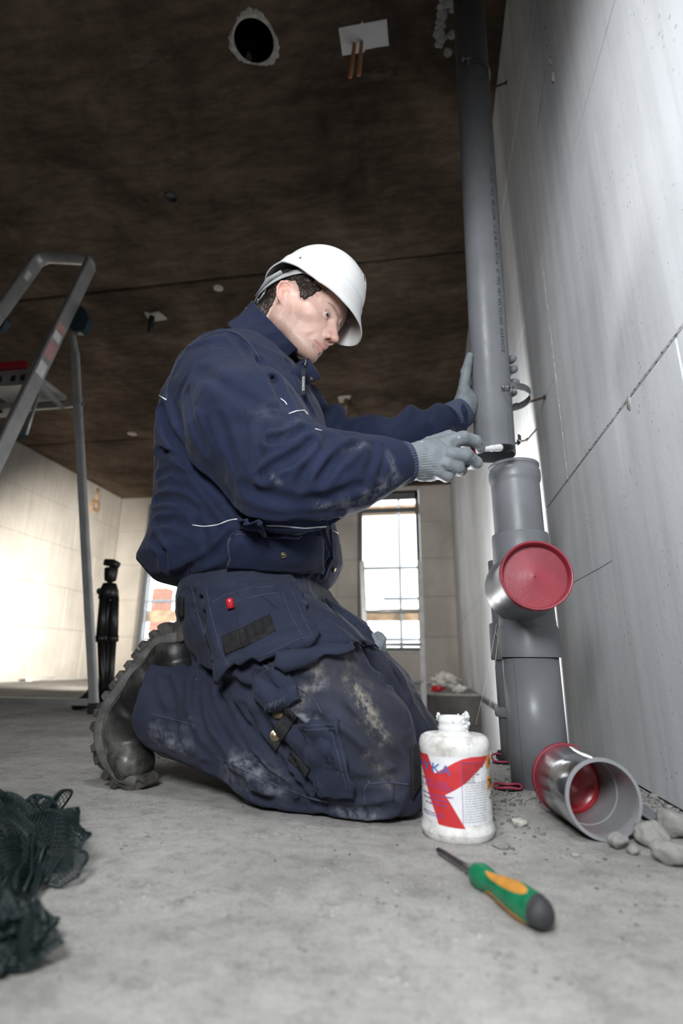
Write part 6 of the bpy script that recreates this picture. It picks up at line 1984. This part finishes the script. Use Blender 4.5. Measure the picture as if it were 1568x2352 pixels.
# ---- clothes
def gsum(p, lst):
    v = 0
    for pts, w, a in lst: v = v + a * np.exp(-(polyd(p, pts) / w) ** 2)
    return np.clip(v, 0, 1)
def stains(fn, lst):
    """stain outlines as lines on the cloth (all pixels marched together)"""
    flat = [q for pts, w, a in lst for q in pts]
    P, _, ok = march(fn, [q[0] for q in flat], [q[1] for q in flat])
    out, k = [], 0
    for pts, w, a in lst:
        n = len(pts); h = [P[k + i].astype(F32) for i in range(n) if ok[k + i]]; k += n
        if len(h) > 1: out.append((h, w, a))
    return out
gl_ = None
J_PALE = stains(jacket_smooth, [([(790, 1160), (850, 1140), (905, 1105)], .014, .8), ([(620, 1090), (640, 1108)], .005, .8), ([(650, 1000), (690, 960)], .010, .2), ([(730, 1160), (770, 1165)], .006, .8), ([(895, 1040), (905, 1090)], .006, .6), ([(790, 1035), (840, 1020)], .006, .4), ([(600, 950), (640, 930)], .015, .15)])
jk = skin('jacket', jacket, (-.72, .72, .36), (.22, 1.62, 1.22), .0042, M['jacket'], man,
          {'stain': lambda p: np.zeros(len(p), F32), 'grime': lambda p: np.zeros(len(p), F32), 'pale': lambda p: gsum(p, J_PALE)}, 1)
skin('sleeve_cuff', lambda p: ribbed(p, *WCUFF_R, .046, .0385, 44), A(895, 1063, .95) - .08, A(945, 1061, .96) + .08, .0014, M['knit'], man, None, 0)['label'] = 'ribbed knit cuff'
skin('sleeve_cuff', lambda p: ribbed(p, *WCUFF_L, .046, .039, 44), A(1036, 964, 1.325) - .08, A(1068, 943, 1.335) + .08, .0016, M['knit'], man, None, 0)['label'] = 'ribbed knit cuff'
T_ST = stains(trousers_smooth, [([(805, 1560), (850, 1632), (885, 1692)], .011, 1.0), ([(815, 1600), (850, 1660), (872, 1700)], .008, .8), ([(720, 1520), (735, 1560)], .010, .7), ([(830, 1620), (830, 1650)], .007, .9), ([(790, 1500), (850, 1570)], .009, .45), ([(840, 1725), (838, 1745)], .005, 1.0), ([(890, 1790), (905, 1800)], .008, .6),
                         ([(700, 1590), (690, 1610)], .010, .6), ([(955, 1600), (965, 1620)], .007, .8), ([(865, 1760), (895, 1795)], .006, .6)])
T_PA = stains(trousers_smooth, [([(540, 1745), (600, 1775), (640, 1810)], .016, .9), ([(640, 1600), (680, 1640), (720, 1660)], .010, .9), ([(690, 1590), (745, 1570)], .007, .9), ([(780, 1865), (860, 1880)], .012, .8), ([(360, 1690), (420, 1720)], .02, .6), ([(760, 1800), (780, 1830)], .006, .8), ([(430, 1650), (434, 1652)], .004, 1.0), ([(520, 1780), (560, 1800)], .02, .45), ([(355, 1655), (440, 1670)], .004, .7)])
T_GR = stains(trousers_smooth, [([(720, 1470), (800, 1560), (870, 1660), (900, 1740)], .055, 1.0), ([(640, 1390), (760, 1480)], .05, .8), ([(860, 1480), (960, 1620)], .05, .6)])
tr_ = skin('trousers', trousers, (-.75, .74, -.02), (.16, 1.50, .58), .0042, M['trouser'], man, {'stain': lambda p: gsum(p, T_ST), 'grime': lambda p: gsum(p, T_GR), 'pale': lambda p: gsum(p, T_PA)}, 1)
gl_ = skin('glove', glove_r, A(938, 1060, .96) - np.array([.03, .08, .07]), A(1105, 1040, 1.0) + np.array([.03, .08, .08]), .0014, M['glove'], man, None, 1)
skin('glove', glove_l, A(1045, 970, 1.33) - np.array([.04, .06, .05]), A(1185, 815, 1.42) + np.array([.05, .09, .06]), .0017, M['glove'], man, None, 1)
for sh, nm in ((V3(0, 0, 0), 'near'), (LD * .27 + V3(.03, 0, 0), 'far')):
    c0 = at_l(300, 1620) + sh
    bt_ = skin('boot', lambda p: boot_upper(p, sh), c0 - np.array([.16, .14, .24]), c0 + np.array([.24, .16, .22]), .003, M['boot'], man,
               {'dust': lambda p: gsum(p, [([at_l(290, 1765, -.04) + sh, at_l(320, 1760, -.04) + sh], .034, 1.0), ([at_l(245, 1650, -.04) + sh, at_l(262, 1710, -.04) + sh], .022, .7), ([at_l(372, 1480, -.04) + sh, at_l(290, 1580, -.04) + sh], .012, .5)])}, 1)
    so2 = skin('sole', make_sole(sh), c0 - np.array([.16, .14, .24]), c0 + np.array([.16, .14, .20]), .0022, M['sole'], bt_, None, 0)
    wl = []
    for w_s in (-1,):
        P = boot_pts(sh); acc = [0.0]
        for a, b in zip(P, P[1:]): acc.append(acc[-1] + float(np.linalg.norm(b - a)))
        pts = []
        for i in range(40):
            s = acc[-1] * i / 39; j = min(len(P) - 2, int(np.searchsorted(acc, s, 'right') - 1)); t = (s - acc[j]) / (acc[j + 1] - acc[j])
            q = P[j] + (P[j + 1] - P[j]) * t
            pts.append(q.astype(float) + LD.astype(float) * w_s * (float(foot_w(np.array([s]), acc[-1])[0]) + .0015))
        for _ in range(3): pts[1:-1] = [(a + 2 * b + c) / 4 for a, b, c in zip(pts[:-2], pts[1:-1], pts[2:])]
        obj('welt', tube([q + np.array([-.006, 0, -.001]) for q in pts], .0036, 16, flat=2.7, up=LD.astype(float)), M['welt'], so2)

# collar: a stiff band standing round the neck, open at the front with one corner hanging
def collar():
    cb_, ct_ = at(602, 810, 1.082), at(645, 755, 1.082)
    ax = ct_ - cb_; H_ = np.linalg.norm(ax); ax /= H_
    f = at(652, 884, 1.06) - at(532, 748, 1.09); f /= np.linalg.norm(f); l = LD.astype(float)
    n, m_ = 84, 18; V = []
    for i in range(n + 1):
        a = math.radians(-176 + 340 * i / n)             # measured from the nape; negative = his right
        c, s = -math.cos(a), math.sin(a)
        fr = band_(abs(a), math.radians(100), math.radians(176))
        for j in range(m_ + 1):
            t = j / m_
            rf = .092 - .004 * t + .022 * fr * t; rl = .104 - .016 * t
            w = .0016 * math.sin(9 * a + 4 * t) + .0012 * math.sin(17 * a - 6 * t) - .003 * math.sin(math.pi * t) + .004 * t ** 3
            V.append(cb_ + f * (c * (rf + w)) + l * (-s * (rl + w)) + ax * ((t * 1.06 - .12) * H_))
    Fs = []
    for i in range(n):
        for j in range(m_): q = i * (m_ + 1) + j; Fs.append((q, q + m_ + 1, q + m_ + 2, q + 1))
    bm = bmesh.new(); bm.from_mesh(mesh_from(V, Fs)); bmesh.ops.recalc_face_normals(bm, faces=bm.faces[:])
    bmesh.ops.solidify(bm, geom=bm.faces[:], thickness=.0045)
    o = link('collar', bm_mesh(bm), M['jpocket'], jk, True)
    q = [at(640, 872, 1.005), at(706, 822, 1.03), at(738, 868, 1.06), at(692, 886, 1.05)]
    V = []
    for i in range(13):
        for j in range(13):
            u, v = i / 12, j / 12
            V.append((q[0] * (1 - u) + q[3] * u) * (1 - v) + (q[1] * (1 - u) + q[2] * u) * v + np.array([0, -.008, 0]) * math.sin(math.pi * u) * math.sin(math.pi * v))
    Fs = [(i * 13 + j, i * 13 + j + 1, i * 13 + j + 14, i * 13 + j + 13) for i in range(12) for j in range(12)]
    bm = bmesh.new(); bm.from_mesh(mesh_from(V, Fs)); bmesh.ops.solidify(bm, geom=bm.faces[:], thickness=.004)
    link('collar_flap', bm_mesh(bm), M['jpocket'], jk, True)
collar()
# ------------------------------------------------------------------ pockets, straps, seams and small fittings on the clothes
def loose(o, lab=None):
    if lab: o['label'] = lab
    return o
# jacket
cord('piping', jacket, [(366, 909), (374, 914), (382, 919)], .0016, .0008, M['piping'], jk)
cord('seam', jacket, [(382, 922), (384, 885), (402, 840), (428, 800), (462, 775), (505, 760), (540, 762), (575, 790), (600, 830)], .0010, .0003, M['seam'], jk)
cord('piping', jacket, [(442, 1206), (470, 1210), (500, 1206), (522, 1196), (545, 1193)], .0012, .0008, M['piping'], jk)
cord('piping', jacket, [(612, 1207), (650, 1208), (700, 1214), (748, 1209)], .0012, .0008, M['piping'], jk)
cord('piping', jacket, [(763, 1219), (775, 1225)], .0011, .0008, M['piping'], jk)
cord('piping', jacket, [(663, 951), (680, 945), (698, 943), (706, 952)], .0012, .0008, M['piping'], jk)
cord('piping', jacket, [(644, 916), (654, 923), (659, 930)], .0011, .0008, M['piping'], jk)
cord('piping', jacket, [(724, 986), (738, 990)], .0010, .0008, M['piping'], jk)
fl, fltop = patch('pocket', jacket, [(542, 1219), (738, 1236), (742, 1316), (520, 1300)], 44, 26, .005, .004, M['jpocket'], jk, flare=lambda u, v: .010 * np.sin(np.pi * np.clip(v, 0, 1)) * np.sin(np.pi * u) + .002 * np.sin(9 * u + 3 * v))
cord('seam', jacket, [(543, 1230), (600, 1236), (660, 1240)], .0010, .0115, M['seam'], fl)
cord('seam', jacket, [(541, 1222), (530, 1262), (521, 1298)], .0010, .0095, M['seam'], fl)
lp_, _ = patch('pocket_flap', jacket, [(556, 1186), (606, 1192), (614, 1222), (546, 1218)], 22, 14, .005, .006, M['jpocket'], jk, flare=lambda u, v: .010 * np.sin(np.pi * u) * np.sin(np.pi * np.clip(v * .8 + .2, 0, 1)) + .004 * np.sin(14 * u))
cord('seam', jacket, [(437, 1205), (435, 1250), (437, 1315)], .0009, .0004, M['seam_dark'], jk)
cord('seam', jacket, [(757, 1200), (761, 1240), (764, 1290)], .0016, .0006, M['seam_dark'], jk)
cord('seam', jacket, [(600, 1096), (580, 1010), (560, 930)], .0007, .0003, M['seam_dark'], jk)
P_, N_, _ = march(jacket, [645], [1267])
obj('snap', lathe([(.0062, .004), (.0062, .0095), (.0052, .0112), (.0040, .0098), (.0030, .0094), (.0024, .0112), (.0, .0114)], P_[0] + N_[0] * .010, N_[0], 20), M['brass'], jk)
stud('snap', jacket, 767, 1308, .0052, .003, M['brass'], jk)
from mathutils.bvhtree import BVHTree
def ray_obj(o, px, py):
    me = o.data; mw = world_of(o)
    bv = BVHTree.FromPolygons([mw @ v.co for v in me.vertices], [tuple(p.vertices) for p in me.polygons])
    r = RM @ np.array([(px - 784) / FPX, (py - 1176) / FPX, 1.0]); r /= np.linalg.norm(r)
    h = bv.ray_cast(Vector(CAM), Vector(r))
    if h[0] is None: return None
    n = np.array(h[1]); n = n if n @ r < 0 else -n
    return np.array(h[0]), n
cl_ = [c for c in jk.children if c.name.startswith('collar')]
for o, x, y in ((cl_[0], 690, 824), (cl_[1], 715, 870)):
    h = ray_obj(o, x, y)
    if h: obj('snap', lathe([(.0040, -.002), (.0040, .0014), (.0032, .0022), (.0022, .0014), (.0012, .0016), (.0, .0018)], h[0], h[1], 18), M['brass'], o)
# zip and its printed pull
za = at(704, 826, 1.025); zb = at(697, 848, 1.010); zc_ = at(694, 876, 1.000); zd = at(696, 908, .990)
obj('zip_slider', tube([za, za + (zb - za) * .6], [.0045, .0035], 10, flat=.5), M['steel_dark'], jk)
zp_ = link('zip_pull', beam(zb, zd, .0095, .0026, (0, 1, 0), .0009), M['strap'], jk)
V, Fs = text_mesh('ROUGHNECKS', 1.0)
zz = (zd - zb) / np.linalg.norm(zd - zb); yv = np.array([0, -1.0, 0]); yv -= zz * (yv @ zz); yv /= np.linalg.norm(yv); xv = np.cross(yv, zz)
xs_ = [v[0] for v in V]; sc_ = .041 / (max(xs_) - min(xs_)); mid = zb + (zd - zb) * .58 + yv * .0016
side = xv if (RM.T @ xv)[0] > 0 else -xv
link('zip_text', mesh_from([mid + zz * v[0] * sc_ + side * v[1] * .0075 for v in V], Fs), M['sticker'], zp_)
zt = []
for (x, y) in ((706, 824), (690, 838), (668, 852), (646, 868), (642, 878)):
    zt.append(at(x, y, 1.020))
obj('zip_tape', tube(zt, .0022, 8, flat=.5), M['strap'], jk)
# trousers
tf, _ = patch('thigh_flap', trousers, [(662, 1352), (748, 1394), (824, 1492), (640, 1530)], 40, 34, .004, .003, M['pocket'], tr_, flare=lambda u, v: .013 * v ** 2 + .004 * v * np.sin(8 * u + 1))
hp, _ = patch('holster_pocket', trousers, [(464, 1344), (676, 1342), (722, 1466), (517, 1552)], 54, 46, .0045, .010, M['pocket'], tr_, flare=lambda u, v: .012 * v ** 2 + .003 * np.sin(7 * u + 4 * v) * v)
def on_patch(px, py, lift, o=None):
    h = ray_obj(o or hp, px, py); 
    return (h[0] + h[1] * lift, h[1]) if h else None
def line_on(o, name, pts, r, m, lift=.0004):
    out = []
    for (x, y), (u, v) in zip(pts, pts[1:]):
        k = max(1, int(math.hypot(u - x, v - y) / 9)); out += [(x + (u - x) * i / k, y + (v - y) * i / k) for i in range(k)]
    out.append(pts[-1]); q = []
    me = o.data; mw = world_of(o)
    bv = BVHTree.FromPolygons([mw @ v.co for v in me.vertices], [tuple(p.vertices) for p in me.polygons])
    for x, y in out:
        rr = RM @ np.array([(x - 784) / FPX, (y - 1176) / FPX, 1.0]); rr /= np.linalg.norm(rr)
        h = bv.ray_cast(Vector(CAM), Vector(rr))
        if h[0] is not None:
            n = np.array(h[1]); n = n if n @ rr < 0 else -n
            q.append(np.array(h[0]) + n * lift)
    if len(q) > 1: return obj(name, tube(q, r, 6), m, o)
line_on(hp, 'seam', [(474, 1352), (482, 1400), (505, 1490), (528, 1538)], .0007, M['seam'])
line_on(hp, 'seam', [(480, 1386), (520, 1366), (570, 1352), (640, 1346)], .0007, M['seam'])
line_on(hp, 'seam', [(500, 1404), (560, 1375), (630, 1362), (642, 1366)], .0007, M['seam'])
line_on(hp, 'seam', [(646, 1356), (670, 1420), (694, 1460)], .0007, M['seam'])
line_on(hp, 'seam', [(668, 1352), (688, 1400), (714, 1456)], .0007, M['seam'])
line_on(hp, 'seam', [(530, 1540), (600, 1508), (690, 1466), (716, 1464)], .0007, M['seam'])
line_on(hp, 'seam', [(540, 1400), (548, 1440)], .0008, M['seam_dark'])
line_on(hp, 'seam', [(600, 1368), (640, 1400)], .0008, M['seam_dark'])
def sheet_on(o, name, quad, nu, nv, thick, lift, m, parent=None, wave=0.0):
    me = o.data; mw = world_of(o)
    bv = BVHTree.FromPolygons([mw @ v.co for v in me.vertices], [tuple(p.vertices) for p in me.polygons])
    V, q = [], [np.array(c, float) for c in quad]
    T, B = [], []
    for i in range(nu):
        for j in range(nv):
            u, v = i / (nu - 1), j / (nv - 1)
            x, y = q[0] * (1 - u) * (1 - v) + q[1] * u * (1 - v) + q[2] * u * v + q[3] * (1 - u) * v
            rr = RM @ np.array([(x - 784) / FPX, (y - 1176) / FPX, 1.0]); rr /= np.linalg.norm(rr)
            h = bv.ray_cast(Vector(CAM), Vector(rr))
            if h[0] is None: p, n = (T[-1] if T else CAM + rr), -rr
            else:
                p = np.array(h[0]); n = np.array(h[1]); n = n if n @ rr < 0 else -n
            T.append(p + n * (lift + thick + wave * math.sin(u * 26))); B.append(p + n * (lift - .002))
    n = nu * nv; Fs = []
    for i in range(nu - 1):
        for j in range(nv - 1):
            a = i * nv + j; Fs += [(a, a + nv, a + nv + 1, a + 1), (n + a, n + a + 1, n + a + nv + 1, n + a + nv)]
    ring_ = [i * nv for i in range(nu)] + [(nu - 1) * nv + j for j in range(1, nv)] + [i * nv + nv - 1 for i in range(nu - 2, -1, -1)] + [j for j in range(nv - 2, 0, -1)]
    for a, b in zip(ring_, ring_[1:] + ring_[:1]): Fs.append((b, a, n + a, n + b))
    me2 = mesh_from(T + B, Fs); bm = bmesh.new(); bm.from_mesh(me2); bmesh.ops.recalc_face_normals(bm, faces=bm.faces[:]); bm.to_mesh(me2); bm.free()
    return link(name, me2, m, parent or o, True)
sheet_on(hp, 'strap', [(546, 1448), (621, 1413), (634, 1448), (556, 1490)], 34, 12, .0022, .0006, M['strap'], None, .0007)['label'] = 'black ribbed webbing patch'
sheet_on(hp, 'hook_tape', [(510, 1463), (546, 1447), (557, 1488), (520, 1505)], 14, 12, .0030, .0006, M['strap'])
pn = on_patch(530, 1388, .004)
if pn:
    up_ = at(528, 1374, pn[0][1]) - at(532, 1394, pn[0][1]); up_ /= np.linalg.norm(up_)
    pen = empty('pen', pn[0]); tag(pen, 'red pen cap sticking out of the thigh pocket', 'pen')
    obj('cap', lathe([(.0066, -.008), (.0066, .007), (.0058, .0095), (.0, .0098)], pn[0], up_, 20), M['red_bright'], pen)
fl2, _ = patch('torn_flap', trousers, [(578, 1552), (650, 1520), (694, 1596), (612, 1626)], 30, 22, .004, .006, M['pocket'], tr_, flare=lambda u, v: .012 * v ** 1.5 + .004 * np.sin(11 * u))
rs = np.random.RandomState(2); fr = []
for k in range(26):
    t = rs.rand(); x, y = 612 + (692 - 612) * t * .6 - 6, 1626 - 30 * t * .6 + rs.uniform(-3, 3)
    h = ray_obj(fl2, x, y - 6)
    if h is not None: fr.append(tube([h[0], h[0] + np.array([rs.uniform(-.004, .002), -.002, -rs.uniform(.006, .014)])], .0005, 4))
if fr:
    o = obj('frayed_thread', join(*fr), M['seam'], fl2); o['kind'] = 'stuff'
pk, _ = patch('side_pocket', trousers, [(690, 1660), (776, 1655), (813, 1822), (726, 1818)], 30, 40, .004, .004, M['pocket'], tr_, flare=lambda u, v: .004 * v + .002 * np.sin(6 * v + 3 * u))
line_on(pk, 'seam', [(694, 1668), (774, 1663)], .0007, M['seam']); line_on(pk, 'seam', [(694, 1678), (774, 1673)], .0008, M['seam'])
line_on(pk, 'seam', [(768, 1660), (788, 1740), (806, 1818)], .0007, M['seam']); line_on(pk, 'seam', [(760, 1680), (780, 1750), (798, 1818)], .0008, M['seam'])
line_on(pk, 'seam', [(696, 1664), (710, 1740), (730, 1814)], .0008, M['seam_dark'])
for q in ([(738, 1728), (752, 1740), (748, 1748), (764, 1752)], [(745, 1748), (768, 1758), (790, 1776)], [(760, 1742), (770, 1752), (762, 1762), (776, 1768)], [(742, 1736), (756, 1730), (766, 1744)], [(756, 1756), (748, 1764), (772, 1770)]):
    line_on(pk, 'embroidery', q, .0010, M['seam_dark'])
sheet_on(tr_, 'strap', [(660, 1618), (684, 1648), (636, 1722), (618, 1702)], 12, 30, .0026, .004, M['strap'])['label'] = 'black webbing strap'
sheet_on(tr_, 'strap', [(674, 1722), (712, 1766), (704, 1784), (660, 1746)], 20, 12, .0026, .004, M['strap'])['label'] = 'short lower webbing strap'
for x, y in ((632, 1689), (641, 1638)):
    h = ray_obj(tr_, x, y)
    if h: obj('button', lathe([(.0088, .002), (.0094, .0075), (.0084, .0100), (.0066, .0092), (.0058, .0098), (.0, .0102)], h[0], h[1], 22), M['brass'], tr_)
fl3, _ = patch('far_holster_pocket', trousers, [(742, 1376), (836, 1436), (861, 1496), (800, 1470)], 24, 18, .004, .006, M['pocket'], tr_, flare=lambda u, v: .010 * u * v)
cord('seam', trousers, [(596, 1520), (640, 1556), (680, 1592), (706, 1606)], .0014, .0002, M['seam'], tr_)
cord('seam', trousers, [(606, 1512), (650, 1548), (690, 1584), (716, 1600), (740, 1640)], .0010, .0002, M['seam'], tr_)
cord('seam', trousers, [(348, 1640), (380, 1648), (420, 1658), (446, 1664)], .0009, .0002, M['seam'], tr_)
cord('seam', trousers, [(500, 1740), (560, 1770), (640, 1806), (720, 1836), (800, 1852)], .0009, .0002, M['seam'], tr_)
cord('seam', trousers, [(838, 1850), (836, 1806), (842, 1800), (900, 1797), (940, 1802)], .0012, .0006, M['seam'], tr_)
cord('seam', trousers, [(905, 1799), (903, 1838)], .0010, .0004, M['seam_dark'], tr_)
cord('seam', trousers, [(440, 1348), (452, 1400), (470, 1460)], .0009, .0002, M['seam'], tr_)
cord('seam', trousers, [(560, 1500), (650, 1486), (730, 1474), (818, 1488)], .0010, .0002, M['seam'], tr_)
sheet_on(tr_, 'knee_sheet', [(941, 1720), (958, 1706), (962, 1800), (944, 1834)], 12, 26, .0030, .002, M['strap'])['label'] = 'black sheet on the front of the knee'  # black sheet laid over the front of the knee
sheet_on(tr_, 'belt_loop', [(414, 1376), (424, 1374), (424, 1416), (416, 1414)], 8, 14, .004, .003, M['strap'])
# spare glove tucked in the far pocket
def spare(p):
    d = chain(p, [(A(858, 1512, 1.19), .018), (A(864, 1484, 1.19), .021), (A(868, 1466, 1.195), .016)], .01)
    d = smin(d, chain(p, [(A(864, 1480, 1.18), .010), (A(858, 1462, 1.18), .0085)], .01), .004); d = smin(d, chain(p, [(A(872, 1482, 1.18), .010), (A(880, 1468, 1.185), .0085)], .01), .004)
    return d + rumple(p, .0024, 40, 51)
sg_ = skin('spare_glove', spare, A(862, 1486, 1.19) - .07, A(862, 1486, 1.19) + .07, .0022, M['glove'], None, None, 1)
tag(sg_, 'crumpled grey glove tucked into the far thigh pocket', 'glove')

# ------------------------------------------------------------------ the glue brush in the hand
M['bristle'] = plain('black_wet_bristles', (0.006, 0.006, 0.007), 0.3)
b0, b1, b2, b3 = A(1046, 1046, .992).astype(float), A(1097, 1033, 1.022).astype(float), A(1149, 1028, 1.075).astype(float), A(1173, 1029, 1.100).astype(float)
br = empty('glue_brush', (b1 + b2) / 2); tag(br, 'small glue brush with red handle and black bristles, held in the near hand', 'brush')
obj('handle', tube([b0 - (b1 - b0) * .3, b0, b0 + (b1 - b0) * .6, b1], [.0070, .0078, .0080, .0062], 16), M['red_bright'], br)
d_ = b2 - b1
obj('ferrule', tube([b1 - d_ * .12, b1 + d_ * .12, b1 + d_ * .35, b1 + d_ * .52, b1 + d_ * .60, b1 + d_ * .74, b1 + d_ * .80, b1 + d_ * .95, b2], [.0050, .0056, .0052, .0058, .0072, .0066, .0074, .0078, .0074], 16), M['glue'], br)
rs = np.random.RandomState(6); bs = []
u_, w_, dd = frame_of(b3 - b2); LB = np.linalg.norm(b3 - b2)
for k in range(150):
    a, r = rs.uniform(0, 6.28), .0070 * math.sqrt(rs.rand()); o = r * (math.cos(a) * u_ + math.sin(a) * w_)
    bs.append(tube([b2 - dd * .003 + o, b2 + dd * LB * .5 + o * 1.35, b2 + dd * LB * rs.uniform(.85, 1.15) + o * rs.uniform(.9, 1.4)], [.0008, .0008, .0004], 4))
o = obj('bristles', join(*bs), M['bristle'], br); o['kind'] = 'stuff'
